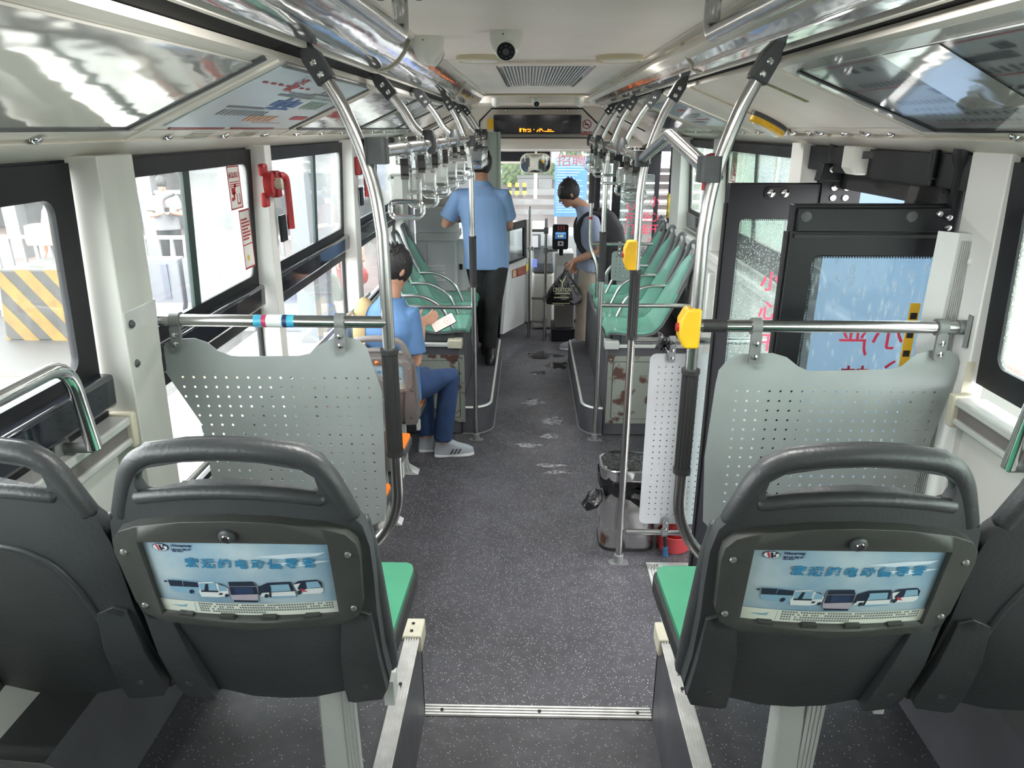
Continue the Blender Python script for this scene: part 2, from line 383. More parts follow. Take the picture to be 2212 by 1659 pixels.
# floors
m = MB(); m.box(-1.19, .585, 1.9, 8.2, -.06, 0); m.box(.585, 1.19, 3.13, 8.2, -.06, 0); fl = struct(m.build('floor', 'floor'))
m = MB(); m.box(.585, 1.3, 1.88, 3.13, -.10, -.035); struct(m.build('floor', 'lino'))
m = MB(); m.box(-.43, .36, -.9, 1.885, RF-.05, RF); struct(m.build('floor', 'floorp'))
m = MB(); m.box(-.43, .36, 1.86, 1.9, -.02, RF-.02); struct(m.build('trim_1', 'lino'))
def nosing(name, pts, wdt, parent=None, n=5, h=.006, side=(1,0,0), m='alu', label=None):
    """ribbed metal strip: a base plate and raised ribs running along it"""
    a, b = Vector(pts[0]), Vector(pts[1]); d = (b-a).normalized(); s = Vector(side); s = (s-d*s.dot(d)).normalized(); u = d.cross(s)
    if u.z < 0: u = -u
    q = MB(); c = (a+b)/2; q.obox(c+s*wdt/2, d*(b-a).length/2, s*wdt/2, u*.002)
    for k in range(n):
        q.obox(c+s*wdt*(k+.5)/n+u*h*.5, d*(b-a).length/2, s*wdt*.28/n, u*h*.5)
    return q.build(name, m, parent, smooth=0)
# transverse aisle strip
o = nosing('trim_2', ((-.42, 1.862, RF+.001), (.345, 1.862, RF+.001)), .05, side=(0,1,0), n=4); struct(o)
for x in (-.36, -.03, .30):
    q = MB(); q.cyl((x, 1.885, RF+.006), (x, 1.885, RF+.0095), .006, seg=10); q.build('screw', 'dark', o)
# platforms
for s, xi, xo in ((-1, -.415, -1.2), (1, .345, 1.2)):
    q = MB(); q.box(xi, xo, -.9, YP, PZ-.03, PZ); struct(q.build('floor', 'floorp'))
    q = MB(); q.box(xi, xi-s*-.012, -.9, YP, RF, PZ-.03); q.box(xi, xo, YP-.012, YP, 0, PZ-.03); struct(q.build('trim_3' if s < 0 else 'trim_4', 'lino'))
    q = MB(); le = xo+1.053 if s < 0 else xo-.965; q.prism([(0,0), (abs(le)+.015,0), (abs(le),.28), (0,.28)], (xo, -.9, PZ), (-s, 0, 0), (0, 0, 1), (0, YP+.9, 0)); struct(q.build('trim_5' if s < 0 else 'trim_6', 'lino'))
    o = nosing('trim_7' if s < 0 else 'trim_8', ((xi-s*.008, -.9, PZ+.001), (xi+s*-.008, YP-.02, PZ+.001)), .047, side=(s, 0, 0), n=6); struct(o)
    # front edge strip of the platform, mostly under the seats
    o2 = nosing('front_strip', ((xi+s*.05, YP-.045, PZ+.001), (xo-s*.02, YP-.045, PZ+.001)), .045, parent=o, side=(0,1,0), n=5)
    q = MB()
    for y in (.55, 1.15, 1.6): q.cyl((xi+s*.018, y, PZ+.006), (xi+s*.018, y, PZ+.0095), .005, seg=8)
    q.build('screw', 'dark', o)
    cap = MB(); x0, x1 = xi-s*.014, xi+s*.05
    cap.prism([(0,0), (s*.064,0), (s*.064,.043), (s*.114,.043), (s*.114,.087), (0,.087)], (x0, YP-.075, PZ-.05), (1,0,0), (0,1,0), (0,0,.062))
    c = solo(cap.build('corner_cover', 'beige', bevel=.004), 'cream plastic corner cap on the %s platform edge by the aisle step' % ('left' if s < 0 else 'right'), 'corner cover')
    q = MB()
    for yy in (YP-.05, YP-.015): q.cyl((xi+s*.02, yy, PZ+.012), (xi+s*.02, yy, PZ+.0145), .0055, seg=8)
    q.build('screw', 'dark', c)
# door stepwell edge strips on the right
o = nosing('trim_9', ((.545, 1.9, .001), (.545, 3.16, .001)), .06, side=(1,0,0), n=4, m='aluw'); struct(o)
o = nosing('trim_10', ((.545, 3.12, .001), (1.16, 3.12, .001)), .06, side=(0,1,0), n=4, m='aluw'); struct(o)

# ceiling: flat centre, chrome-filmed air ducts, slots
YB = -1.1
m = MB(); m.box(-.52, .48, YB, 7.35, 2.43, 2.46); ce = struct(m.build('ceiling', 'ceil'))
m = MB(); m.box(-.5, .46, 7.262, 7.272, 2.422, 2.432); m.box(-.5, .46, 3.60, 3.606, 2.4285, 2.431); m.build('seam', 'lampc', ce, 0)
def duct(s):
    # profile of the filmed duct, from the ceiling edge outwards to the slot
    xa, xb = (.505, .60) if s < 0 else (.468, .535)
    pr = [(xa, 2.428), (xa+.018, 2.385), (xa+.045, 2.352), (xb-.02, 2.333), (xb+.012, 2.325), (xb+.03, 2.34), (xb+.03, 2.45), (xa, 2.45)]
    return [(s*x, z) for x, z in pr]
for s, nm in ((-1, 'trim_11'), (1, 'trim_12')):
    pr = duct(s); root = thing(nm, None, None); root['kind'] = 'structure'
    ys = [YB, 2.75, 5.1, 6.75] if s < 0 else [YB, 2.85, 5.2, 6.75]
    for i in range(len(ys)-1):
        q = MB(); n = max(2, int((ys[i+1]-ys[i])/.12)); q.loft([[(x, ys[i]+.004+(ys[i+1]-ys[i]-.008)*k/n, z) for x, z in pr] for k in range(n+1)])
        q.build('duct_panel', 'film', root, 50)
        if i:
            q = MB(); q.tube([(x, ys[i], z-.002) for x, z in pr[:6]], .007, 6); q.build('joint_strip', 'beige', root)
    # front end: rounded nose
    q = MB(); q.loft([[(x, 6.746, z) for x, z in pr], [(x*.97, 7.0, z+.012) for x, z in pr], [(x*.93, 7.16, z+.04) for x, z in pr]]); q.build('duct_nose', 'film', root, 60)
    q = MB(); q.box(s*(abs(pr[0][0])-.03), s*(abs(pr[0][0])+.004), YB, 7.0, 2.423, 2.432); q.build('edge_trim', 'cream', root)
    # black slot with a light lip
    xb = abs(pr[5][0])
    q = MB(); q.box(s*(xb-.03), s*(xb+.055), YB, 7.2, 2.345, 2.36); q.build('slot', 'dark', root)
    q = MB(); q.box(s*(xb+.002), s*(xb+.016), YB, 7.0, 2.318, 2.338); q.build('slot_lip', 'cream', root)
# hatch rows between slot and wall
HX = {-1: (.637, 2.302, 1.085, 2.105), 1: (.555, 2.315, 1.085, 2.108)}     # top x,z  bottom x,z
def hatch_pt(s, t, y, w=0):
    x0, z0, x1, z1 = HX[s]; x = x0+(x1-x0)*t; z = z0+(z1-z0)*t
    n = Vector((-(z1-z0), 0, -(x1-x0)*-1)); nx, nz = (z1-z0), -(x1-x0); l = math.hypot(nx, nz); nx, nz = nx/l, nz/l    # points to the cabin: inward and down
    if nz > 0: nx, nz = -nx, -nz
    return Vector((s*(x+nx*w), y, z+nz*w))
def hatch_slab(q, s, t0, t1, y0, y1, w0, w1):
    vs = [hatch_pt(s, t, y, w) for t in (t0, t1) for y in (y0, y1) for w in (w0, w1)]
    return q.add(vs, [(0,1,3,2),(4,6,7,5),(0,4,5,1),(2,3,7,6),(0,2,6,4),(1,5,7,3)])
for s in (-1, 1):                                   # roof shell behind the hatches and the shelf over the windows
    q = MB(); hatch_slab(q, s, -.2, 1.1, YB, 7.4, -.06, -.03); x1, z1 = HX[s][2], HX[s][3]
    struct(q.build('ceiling', 'cream'))
    q = MB(); q.prism([(x1-.012, 2.100), (x1+.09, 2.055), (x1+.09, 2.09), (x1+.02, 2.13)], (0, YB, 0), (s, 0, 0), (0, 0, 1), (0, 8.4-YB, 0)); o = struct(q.build('trim_13' if s < 0 else 'trim_14', 'cream'))
    q = MB(); q.box(s*(x1+.075), s*(x1+.12), YB, 7.4, 2.04, 2.10); q.build('window_head', 'black', o)

q = MB(); q.box(-1.25, 1.25, YB-.06, YB, -.3, 2.5); struct(q.build('wall_rear', 'cream', None, 0))
q = MB(); q.box(-1.25, 1.25, YB, -.9, .0, .7); struct(q.build('trim_31', 'lino', None, 0))
# ------------------------------------------------------------------ side walls
def wallpart(side, name, boxes, m, parent=None, bevel=0, smooth=35):
    q = MB()
    for y0, y1, z0, z1, d0, d1 in boxes: q.box(side*(1.185-d0), side*(1.185-d1), y0, y1, z0, z1)     # d: distance proud of the wall plane into the cabin
    q.map(lean(side)); return q.build(name, m, parent, smooth, bevel)
wl = struct(wallpart(-1, 'wall_left', [(-1.1, 5.9, -.3, .98, -.06, 0), (-1.1, 1.70, .9, 1.40, -.06, .0)], 'wallw'))
wr = struct(wallpart(1, 'wall_right', [(-1.1, 1.93, -.3, 1.40, -.06, 0), (3.30, 6.15, -.3, 1.42, -.06, 0)], 'wallw'))
def glass_pane(side, parent, y0, y1, z0, z1, m='glass', d=-.016, name='pane'):
    q = MB(); q.box(side*(1.185-d), side*(1.185-d-.004), y0, y1, z0, z1); q.map(lean(side)); return q.build(name, m, parent, 0)
def window(side, name, y0, y1, z0, z1, gm, bars=(), fr=.045, top=.05, slide=None, low=None):
    """framed pane with black surround; bars: y of vertical dividers"""
    root = thing(name, None, None); root['kind'] = 'structure'
    q = MB()
    outer = [(y0, z0), (y1, z0), (y1, z1), (y0, z1)]; hole = rrect(y1-y0-2*fr, z1-z0-fr-top, .035, 5, (y0+y1)/2, (z0+fr+z1-top)/2)
    q.plate(outer, [hole], lambda u, v, w_: Vector((side*(1.185+.022-w_), u, v)), .018); q.map(lean(side)); q.build('window_frame', 'black', root)
    glass_pane(side, root, y0+fr*.6, y1-fr*.6, z0+fr*.6, z1-top*.6, gm)
    for y in bars:
        q = MB(); q.box(side*1.205, side*1.192, y-.022, y+.022, z0+fr*.7, z1-top*.7); q.map(lean(side)); q.build('sash_bar', mat('green_black_seal', (.02,.04,.036), .4), root)
        glass_pane(side, root, y, y1-fr, z0+fr, z1-top, 'clear' if gm == 'glass' else gm, -.012, 'sliding_pane')
    return root
# left windows (numbered from the rear)
window(-1, 'window_1', -.95, 1.69, 1.50, 2.055, 'glass', fr=.075, top=.075)
window(-1, 'window_2', 1.90, 2.83, 1.535, 2.055, 'glass', bars=(2.28,))
window(-1, 'window_3', 2.92, 4.24, 1.535, 2.055, 'glass', bars=(3.68,))
window(-1, 'window_4', 4.40, 6.0, 1.535, 2.055, 'glass', bars=(5.2,))
window(-1, 'window_5', 1.90, 2.83, .98, 1.45, 'glass', fr=.02, top=.02)
window(-1, 'window_6', 2.92, 4.24, .98, 1.45, 'glass', fr=.02, top=.02)
window(-1, 'window_7', 4.40, 5.9, .98, 1.45, 'glass', fr=.02, top=.02)
# glossy rails under the windows
for i, (y0, y1) in enumerate(((-1, 1.69), (1.90, 2.79), (2.93, 4.22), (4.40, 5.9))):
    o = struct(wallpart(-1, 'trim_15', [(y0, y1, 1.455, 1.545, -.03, .035)], 'gloss', bevel=.012))
    wallpart(-1, 'rail_base', [(y0, y1, 1.40, 1.46, -.03, .004)], 'black', o)
# near left ledge: aluminium sill with dark groove and cream end
sill = struct(wallpart(-1, 'trim_16', [(-1, 1.69, 1.40, 1.425, 0, .06), (-1, 1.69, 1.345, 1.365, 0, .06)], 'aluw', bevel=.006))
wallpart(-1, 'groove', [(-1, 1.69, 1.36, 1.405, 0, .05)], 'shellb', sill); wallpart(-1, 'sill_cap', [(1.685, 1.715, 1.335, 1.432, 0, .066)], 'beige', sill, .006)
# pillars
def pillar(side, name, y0, y1, z0, z1, d, m, ch=.03, parent=None):
    q = MB(); q.prism([(-.05, y0), (d, y0), (d, y1-ch), (d*.35, y1), (-.05, y1)], (side*1.185, 0, z0), (-side, 0, 0), (0, 1, 0), (0, 0, z1-z0))
    q.map(lean(side)); return struct(q.build(name, m, parent, 30, .004))
pA = pillar(-1, 'trim_17', 1.705, 1.905, .3, 2.07, .055, 'pillar', .045)
pB = pillar(-1, 'trim_18', 2.825, 2.925, 0, 2.07, .05, 'pillarw', .03)
pC = pillar(-1, 'trim_19', 4.235, 4.41, 0, 2.07, .05, 'pillarw', .05)
pD = pillar(-1, 'trim_20', 5.9, 6.2, 0, 2.07, .05, 'pillarw', .05)
# steel plate wrapped round the near pillar that holds the rail
q = MB(); q.prism([(.057, 1.709), (.067, 1.709), (.067, 1.868), (.030, 1.920), (.018, 1.916), (.054, 1.862)], (-1.185, 0, 1.53), (1, 0, 0), (0, 1, 0), (0, 0, .165)); q.map(lean(-1))
bp = solo(q.build('rail_plate', mat('plate_metal', (.70,.71,.69), .38, metal=.35, noise=.15, nscale=14), None, 30, .002), 'bare metal plate wrapped round the near left pillar at the rail end', 'plate')
for zz in (1.66, 1.555):
    q = MB(); c = lean(-1)(Vector((-1.117, 1.735, zz))); q.lathe([(.011, 0), (.011, .003), (.006, .008), (.001, .009)], c, 12, (1, 0, 0)); q.build('screw', 'bracket', bp)

# right side: windows forward of the middle door
window(1, 'window_8', 3.40, 4.66, 1.50, 2.05, 'glassr', bars=(4.05,))
window(1, 'window_9', 4.80, 5.72, 1.50, 2.05, 'glassr', bars=())
window(1, 'window_10', -.95, 1.90, 1.46, 2.05, 'glassr', fr=.07, top=.07)
struct(wallpart(1, 'trim_21', [(3.40, 5.72, 1.40, 1.52, -.03, .01)], 'gloss', bevel=.006))
o = struct(wallpart(1, 'trim_22', [(3.35, 6.1, 1.33, 1.385, 0, .10)], 'pillarw', bevel=.012)); wallpart(1, 'ledge_front', [(3.35, 6.1, .70, 1.335, 0, .085)], 'wallw', o)
sr = struct(wallpart(1, 'trim_23', [(-1, 1.90, 1.40, 1.425, 0, .06), (-1, 1.90, 1.345, 1.365, 0, .06)], 'aluw', bevel=.006))
wallpart(1, 'groove', [(-1, 1.90, 1.36, 1.405, 0, .05)], 'shellb', sr); wallpart(1, 'sill_cap', [(1.87, 1.90, 1.335, 1.432, 0, .066)], 'beige', sr, .006)
pE = pillar(1, 'trim_24', 1.905, 2.075, 0, 2.07, .002, 'pillarw', .012)
pF = pillar(1, 'trim_25', 4.655, 4.80, 0, 2.07, .05, 'pillarw', .03)
pG = pillar(1, 'trim_26', 5.72, 6.10, 0, 2.07, .06, 'pillarw', .03)
pH = pillar(1, 'trim_27', 3.27, 3.42, 0, 2.07, .03, 'pillarw', .01)

# ------------------------------------------------------------------ front bulkhead and windscreen
YF = 7.9
fw = thing('wall_front', None, None); fw['kind'] = 'structure'
q = MB(); q.plate([(-1.15, 1.98), (-.70, 1.90), (.75, 1.90), (1.15, 1.98), (1.15, 2.20), (.62, 2.40), (-.62, 2.40), (-1.15, 2.20)], [], lambda u, v, w_: Vector((u, YF+.02+w_, v)), .03); q.build('header_panel', 'ceil', fw)
q = MB(); q.box(-.62, .62, 7.35, YF+.05, 2.395, 2.43); q.build('header_top', 'ceil', fw)
q = MB(); q.prism([(0, 2.43), (.02, 2.36), (.62, 2.345), (.62, 2.43)], (-.62, 7.33, 0), (0, 1, 0), (0, 0, 1), (1.24, 0, 0)); q.build('header_step', 'ceil', fw)
q = MB(); q.tube([(-.6, YF+.012, 2.10), (-.60, YF+.012, 2.20), (-.47, YF+.012, 2.325), (.47, YF+.012, 2.325), (.62, YF+.012, 2.19), (.80, YF+.012, 2.06)], .008, 6); q.build('panel_seam', 'dark', fw)
q = MB(); q.box(-.42, .56, YF-.01, YF+.03, 2.032, 2.042); q.build('header_gap', 'bracket', fw)
q = MB(); pr = [(-.05, 2.03), (-.075, 2.0), (-.08, 1.96), (-.06, 1.925), (0, 1.91), (.08, 1.92), (.08, 2.03)]; q.loft([[(x, YF+a, z) for a, z in pr] for x in (-1.1, 1.1)]); q.build('roller_cover', 'ceil', fw)
for s in (-1, 1):                                   # sloping cheeks from the header to the side walls
    q = MB(); q.add([(s*.60, YF+.0, 2.36), (s*.60, 6.95, 2.30), (s*1.13, 6.95, 2.06), (s*1.13, YF, 1.95), (s*.58, YF+.03, 2.38), (s*.66, 6.95, 2.42), (s*1.2, 6.95, 2.10), (s*1.2, YF+.03, 1.98)], [(0,1,2,3), (4,7,6,5), (0,4,5,1), (1,5,6,2), (2,6,7,3), (3,7,4,0)]); q.build('header_cheek', 'ceil', fw)
    q = MB(); q.tube([(s*.62, 7.6, 2.335), (s*.86, 7.3, 2.19), (s*1.0, 7.05, 2.105)], .006, 6); q.build('cheek_seam', 'dark', fw)
# windscreen with surround
ws = thing('window_11', None, None); ws['kind'] = 'structure'
q = MB(); q.plate([(-1.22, .25), (1.22, .25), (1.22, 2.1), (-1.22, 2.1)], [rrect(2.3, 1.20, .1, 5, 0, 1.36)], lambda u, v, w_: Vector((u, 8.98+w_-.06*(v-.8), v)), .05); q.build('window_frame', 'black', ws)
q = MB(); q.box(-1.17, 1.17, 8.95, 8.955, .72, 2.0); q.build('pane', 'glassf', ws, 0)
q = MB(); q.box(-1.2, 1.2, 8.95, 9.05, -.25, .8); q.build('nose_panel', 'lino', ws)
m = MB(); m.box(-1.19, 1.19, 8.0, 9.0, -.1, -.0); struct(m.build('floor', 'lino'))
m = MB(); m.box(-1.2, 1.2, 7.3, 9.1, 2.43, 2.47); struct(m.build('ceiling', 'ceil'))
q = MB(); q.box(-1.25, -1.19, 6.2, 7.0, -.25, 2.1); q.box(-1.25, -1.19, 7.0, 8.9, -.25, 1.0); q.box(-1.25, -1.19, 8.7, 9.0, 1.0, 2.1); q.box(-1.25, -1.19, 7.0, 9.0, 1.95, 2.1); struct(q.build('wall_left', 'black'))
q = MB(); q.box(-1.22, -1.215, 7.0, 8.7, 1.0, 1.95); struct(q.build('window_12', 'glassf', None, 0))

# dull pale scuffs and dark wet prints on the aisle floor
scf = mat('floor_scuff', (.27,.265,.285), .16, noise=.55, nscale=30, ramp=(.4,.6), dark=(.09,.088,.10)); wet = mat('floor_wet', (.030,.030,.034), .10)
rnd = random.Random(12)
for k, (px, py, rx, ry, mm) in enumerate(((1152,868,.10,.07,scf), (1197,908,.07,.09,scf), (1190,942,.06,.05,scf), (1140,962,.10,.035,scf), (1188,1006,.10,.03,scf), (1200,1020,.08,.025,scf), (1172,768,.16,.11,wet), (1205,790,.09,.10,wet), (1165,805,.07,.05,wet))):
    c = P(px, py, Z=0); ph = rnd.uniform(0, 6); q = MB(); n = 22
    rg = lambda f, z: [Vector((c.x+rx*f*(1+.35*math.sin(3*a+ph)+.22*math.sin(7*a+ph*2))*math.cos(a), c.y+ry*f*(1+.3*math.sin(4*a+ph)+.25*math.sin(9*a))*math.sin(a), z)) for a in [2*math.pi*j/n for j in range(n)]]
    q.loft([rg(1, .0004), rg(.9, .0010)]); q.build('floor_scuff' if mm is scf else 'wet_print', mm, fl, 0)

# ================================================================== WHEEL BOXES
def wheel_box(s):
    nm = 'left' if s < 0 else 'right'
    xi, xs, xw = (-.555, -.335, -1.18) if s < 0 else (.475, .315, 1.18)    # inner box face, step edge, wall
    y0, y1 = 4.815, 6.60
    root = thing('wheel_box', 'dark grey lino covered wheel box under the %s green bench seats' % nm, 'wheel box', (s*.8, 5.6, 0), kind='structure')
    q = MB(); q.box(xi, xw, y0, y1, 0, .69); q.build('box_body', 'lino', root, bevel=.012)
    # curved low step with steel edge
    def arc(r, inset):
        pts = [(xi-s*.003, y0+.0+inset)]
        cx, cy = xs+s*(r), y0+r+inset*0
        for k in range(9):
            a = R(90*k/8); pts.append((cx-s*(r-inset)*math.sin(a), cy-(r-inset)*math.cos(a)))
        pts.append((xs+s*inset, y1)); return pts
    pts = arc(.15, 0); poly = pts+[(xi-s*.003, y1)]
    q = MB(); q.plate(poly, [], lambda u, v, w_: Vector((u, v, w_)), .205); q.build('step', 'lino', root, 30)
    e0 = [Vector((x, y, .207)) for x, y in arc(.15, .012)]
    q = MB(); q.tube(e0, .012, 6, flat=.5, hint=(1,0,0)); q.build('step_edge', 'aluw', root)
    q = MB(); q.tube([Vector((x, y, .006)) for x, y in arc(.15, -.004)], .006, 6); q.build('floor_seal', 'clampg', root)
    # top edge strips, corner block
    nosing('top_strip', ((xi+s*.01, y0+.02, .692), (xi+s*.01, y1, .692)), .04, root, n=4, side=(s, 0, 0))
    q = MB(); q.box(xi+s*.06, xw, y0-.012, y0+.03, .675, .70); q.build('front_strip', 'aluw', root, bevel=.004)
    q = MB(); q.box(xi-s*.012, xi+s*.09, y0-.02, y0+.07, .665, .725); q.build('corner_block', 'beige' if s < 0 else 'aluw', root, bevel=.006)
    # hatch door on the end face
    if s < 0: a, b = P(850, 780, Y=y0).x, P(1003, 780, Y=y0).x
    else: a, b = P(1313, 780, Y=y0).x, P(1440, 780, Y=y0).x
    q = MB(); q.plate([(a, .10), (b, .10), (b, .615), (a, .615)], [rrect(b-a-.07, .44, .02, 3, (a+b)/2, .355)], lambda u, v, w_: Vector((u, y0-.001-w_, v)), .007)
    q.build('hatch_frame', 'rust', root)
    q = MB(); q.plate(rrect(b-a-.08, .43, .018, 3, (a+b)/2, .355), [], lambda u, v, w_: Vector((u, y0-.001-w_, v)), .009); h = q.build('hatch_door', 'rust', root)
    q = MB(); q.cyl(((a if s < 0 else b-.07)+.03, y0-.009, .36), ((a if s < 0 else b-.07)+.03, y0-.02, .36), .014); q.build('hatch_lock', 'clampg', h)
    q = MB()
    for x in (a+.02, b-.02):
        for z in (.125, .59): q.cyl((x, y0-.007, z), (x, y0-.011, z), .007, seg=8)
    q.build('screw', 'alu', root)
    return root
for s in (-1, 1): wheel_box(s)

# ================================================================== GRAB POLES AND RAILS
RT = .0175
def bracket(root, x, y, z, s, tilt):
    """dark slotted bracket that drops from the roof slot and clasps the pole top"""
    d = Vector((s*math.sin(tilt), 0, math.cos(tilt))); a = Vector((math.cos(tilt)*-s*-1, 0, -s*math.sin(tilt)*1)) ; a = Vector((d.z, 0, -d.x)); n = Vector((0, 1, 0)); c = Vector((x, y, z))
    q = MB(); w = .024
    q.prism([(-w, -.005), (w, -.005), (w, .062), (w*.62, .082), (w*.5, .155), (-w*.4, .155), (-w*.62, .09), (-w, .062)], c-n*.022, a, d, n*.044)
    b = q.build('roof_bracket', 'bracket', root, bevel=.004)
    q = MB()
    for t in (.014, .046): p = c+d*t-n*.022; q.lathe([(.0085, 0), (.0085, .004), (.005, .007), (.0045, .004)], p, 12, (0, -1, 0))
    q.build('bolt', 'chrome', b)
def pole(x, y, s, zb, label, off_top, curve=True, low=None, sleeve=None, clampz=None, base='cup'):
    root = thing('grab_pole', label, 'pole', (x, y, max(zb, 0)), 'stainless grab poles along the aisle')
    o = off_top; zt = 2.245
    top = [(x, y, 1.86), (x+s*o*.10, y, 1.985), (x+s*o*.40, y, 2.10), (x+s*o*.72, y, 2.19), (x+s*o, y, zt)]
    pts = ([Vector(p) for p in low] if low else [Vector((x, y, zb))]) + fillet(top, .09, 5)
    q = MB(); q.tube(pts, RT, 14); q.build('tube', 'steel', root, 60)
    tl = math.atan2(o*.28, zt-2.19)
    bracket(root, x+s*o, y, zt, s, tl)
    if sleeve:
        z0, z1 = sleeve; q = MB(); n = 16; rr = []
        for i in range(3):
            rr.append([Vector((x+(RT+.0065)*(1-.12*(k%2))*math.cos(2*math.pi*k/(2*n)), y+(RT+.0065)*(1-.12*(k%2))*math.sin(2*math.pi*k/(2*n)), z0+(z1-z0)*i/2)) for k in range(2*n)])
        q.loft(rr); q.cyl((x, y, z0-.004), (x, y, z0+.012), RT+.009, seg=20); q.cyl((x, y, z1-.010), (x, y, z1+.003), RT+.009, seg=20); q.build('grip_sleeve', 'rubber', root, 30)
    if clampz:
        q = MB(); q.plate(rrect(.058, .056, .014, 4, x, y), [], lambda u, v, w_: Vector((u, v, clampz-.033+w_)), .066); c = q.build('rail_clamp', 'bracket', root, bevel=.005)
        q = MB()
        for zz in (clampz-.022, clampz+.022): q.cyl((x+s*.026, y, zz), (x+s*.038, y, zz), .006, seg=8)
        q.build('bolt', 'chrome', c)
    if base == 'cup' and not low:
        q = MB(); q.lathe([(.024, 0), (.024, .05), (.019, .055)], (x, y, zb), 16); q.plate(rrect(.10, .05, .012, 3, x, y), [], lambda u, v, w_: Vector((u, v, zb+w_)), .006); q.build('floor_cup', 'clampg', root, 30)
    return root
XL, XR = -.478, .391
Y1 = 1.95
p1l = pole(XL, Y1, -1, .6, 'near left grab pole curving under at the bottom with long black sleeve', .118, low=fillet([(XL-.17, Y1-.02, .62), (XL-.17, Y1-.01, .80), (XL, Y1, .97), (XL, Y1, 1.2)], .12, 8), sleeve=(1.20, 1.53), clampz=2.075)
p1r = pole(XR, Y1, 1, .6, 'near right grab pole curving under at the bottom with yellow stop button', .100, low=fillet([(XR+.16, Y1-.02, .62), (XR+.16, Y1-.01, .78), (XR, Y1, .95), (XR, Y1, 1.2)], .12, 8), sleeve=(1.15, 1.475), clampz=2.03)
p2r = pole(.402, 3.18, 1, 0, 'grab pole beside the steel bin with yellow button and black sleeve', .11, sleeve=(1.215, 1.53), clampz=2.01)
p4l = pole(-.447, 4.715, -1, 0, 'floor to roof grab pole at the front of the left wheel box', .115, sleeve=(1.13, 1.46), clampz=2.055)
p4r = pole(.412, 4.73, 1, 0, 'floor to roof grab pole at the front of the right wheel box', .12, sleeve=(1.17, 1.49), clampz=2.02)
def hanger(x, y, s, label, o, zt):
    root = thing('rail_hanger', label, 'hanger', (x, y, zt), 'short curved tubes that hang the strap rails')
    pts = fillet([(x, y, zt), (x+s*o*.12, y, zt+.03), (x+s*o*.40, y, 2.13), (x+s*o*.72, y, 2.20), (x+s*o, y, 2.245)], .05, 4)
    q = MB(); q.tube(pts, RT*.92, 12); q.build('tube', 'steel', root, 60); bracket(root, x+s*o, y, 2.245, s, R(40))
    q = MB(); q.lathe([(.024, -.03), (.029, -.01), (.029, .03), (.02, .055)], (x, y, zt), 12); q.build('rail_clamp', 'bracket', root)
for i, (y, lb) in enumerate(((2.83, 'first curved hanger tube of the left strap rail behind the near pole'), (3.82, 'second curved hanger tube of the left strap rail, nearer the front'), (5.6, 'left hanger tube just beyond the left wheel box pole'), (6.4, 'farthest hanger tube on the left strap rail near the header'))): hanger(-.46, y, -1, lb, .13, 2.07)
for y, lb in ((3.95, 'hanger tube of the right strap rail beyond the peaked tube'), (5.26, 'hanger tube of the right strap rail above the second green seat'), (6.0, 'farthest hanger tube on the right strap rail near the sign')): hanger(.41, y, 1, lb, .12, 2.03)
def rail(name, pts, label, cat='rail', r=RT, mt='steel', fil=0, group=None):
    q = MB(); q.tube(fillet(pts, fil, 6) if fil else pts, r, 14); o = q.build(name, mt, None, 60); return solo(o, label, cat, group)
rail('strap_rail', [(-.46, Y1, 2.075), (-.46, 6.5, 2.065)], 'long left strap rail carrying the clear hand straps')
rail('strap_rail', [(.41, 3.18, 2.01), (.41, 6.1, 2.04)], 'long right strap rail carrying the clear hand straps')
rail('peaked_rail', [(.393, Y1+.03, 2.03), (.40, 2.58, 2.11), (.402, 3.15, 2.012)], 'tube bent to a peak between the two nearest right poles', fil=.03, r=.021)
# front pole on the right with the low bend
PF = 5.95
rail('door_pole', [(.43, PF, 2.0), (.43, PF, 1.20), (.50, PF-.04, 1.05), (.50, PF-.05, .70)], 'bent pole beside the boarding man with a black sleeve and red tape', 'pole', .015, fil=.15)
q = MB(); q.cyl((.43, PF, 1.56), (.43, PF, 1.80), .0235, seg=16); solo(q.build('pole_sleeve', 'rubber'), 'black foam sleeve on the bent pole beside the boarding man', 'sleeve')
q = MB(); q.cyl((.43, PF, 1.43), (.43, PF, 1.45), .0165, seg=12); solo(q.build('pole_tape', 'red'), 'small red tape ring on the bent pole by the front door', 'tape')
zb = P(1330, 527, Y=PF).z
rail('front_bar', [(.43, PF, zb), (.95, PF, zb)], 'horizontal bar ahead of the farthest right green seat', r=.014)
# cross rails
rail('cross_rail', [(-1.15, Y1, 1.615), (XL, Y1, 1.612)], 'horizontal steel rail above the left perforated panel with a sticker', group=None)
rr_ = rail('cross_rail', [(XR, Y1, 1.607), (1.165, Y1, 1.607)], 'horizontal steel rail above the right perforated panel with black tape')
q = MB(); q.cyl((.412, Y1, 1.607), (.478, Y1, 1.607), RT+.0012, seg=16); q.build('tape_wrap', 'rubber', rr_)
q = MB(); q.prism([(-.030, -.045), (.018, -.052), (.030, .045), (-.026, .045)], (1.146, Y1, 1.600), (.55, .83, 0), (0, 0, 1), (.010, -.006, 0)); q.cyl((1.12, Y1, 1.607), (1.16, Y1, 1.607), .021); q.build('wall_flange', 'clampg', rr_)
rl = [o for o in COL.objects if o.name.startswith('cross_rail') and o['label'].endswith('sticker')][0]
st = lambda x0, x1, nm, mt, e=.0006: (lambda q: (q.cyl((x0, Y1, 1.6135), (x1, Y1, 1.6135), RT+e, seg=16), q.build(nm, mt, rl)))(MB())
xa, xb = P(550, 690, Y=Y1).x, P(637, 690, Y=Y1).x; st(xa, xb, 'sticker', mat('sticker_blue', (.03,.22,.55), .35, noise=.6, nscale=40, dark=(.06,.45,.5)))
st(xa+(xb-xa)*.32, xa+(xb-xa)*.70, 'sticker_label', mat('sticker_grey', (.62,.66,.66), .4), .0011)
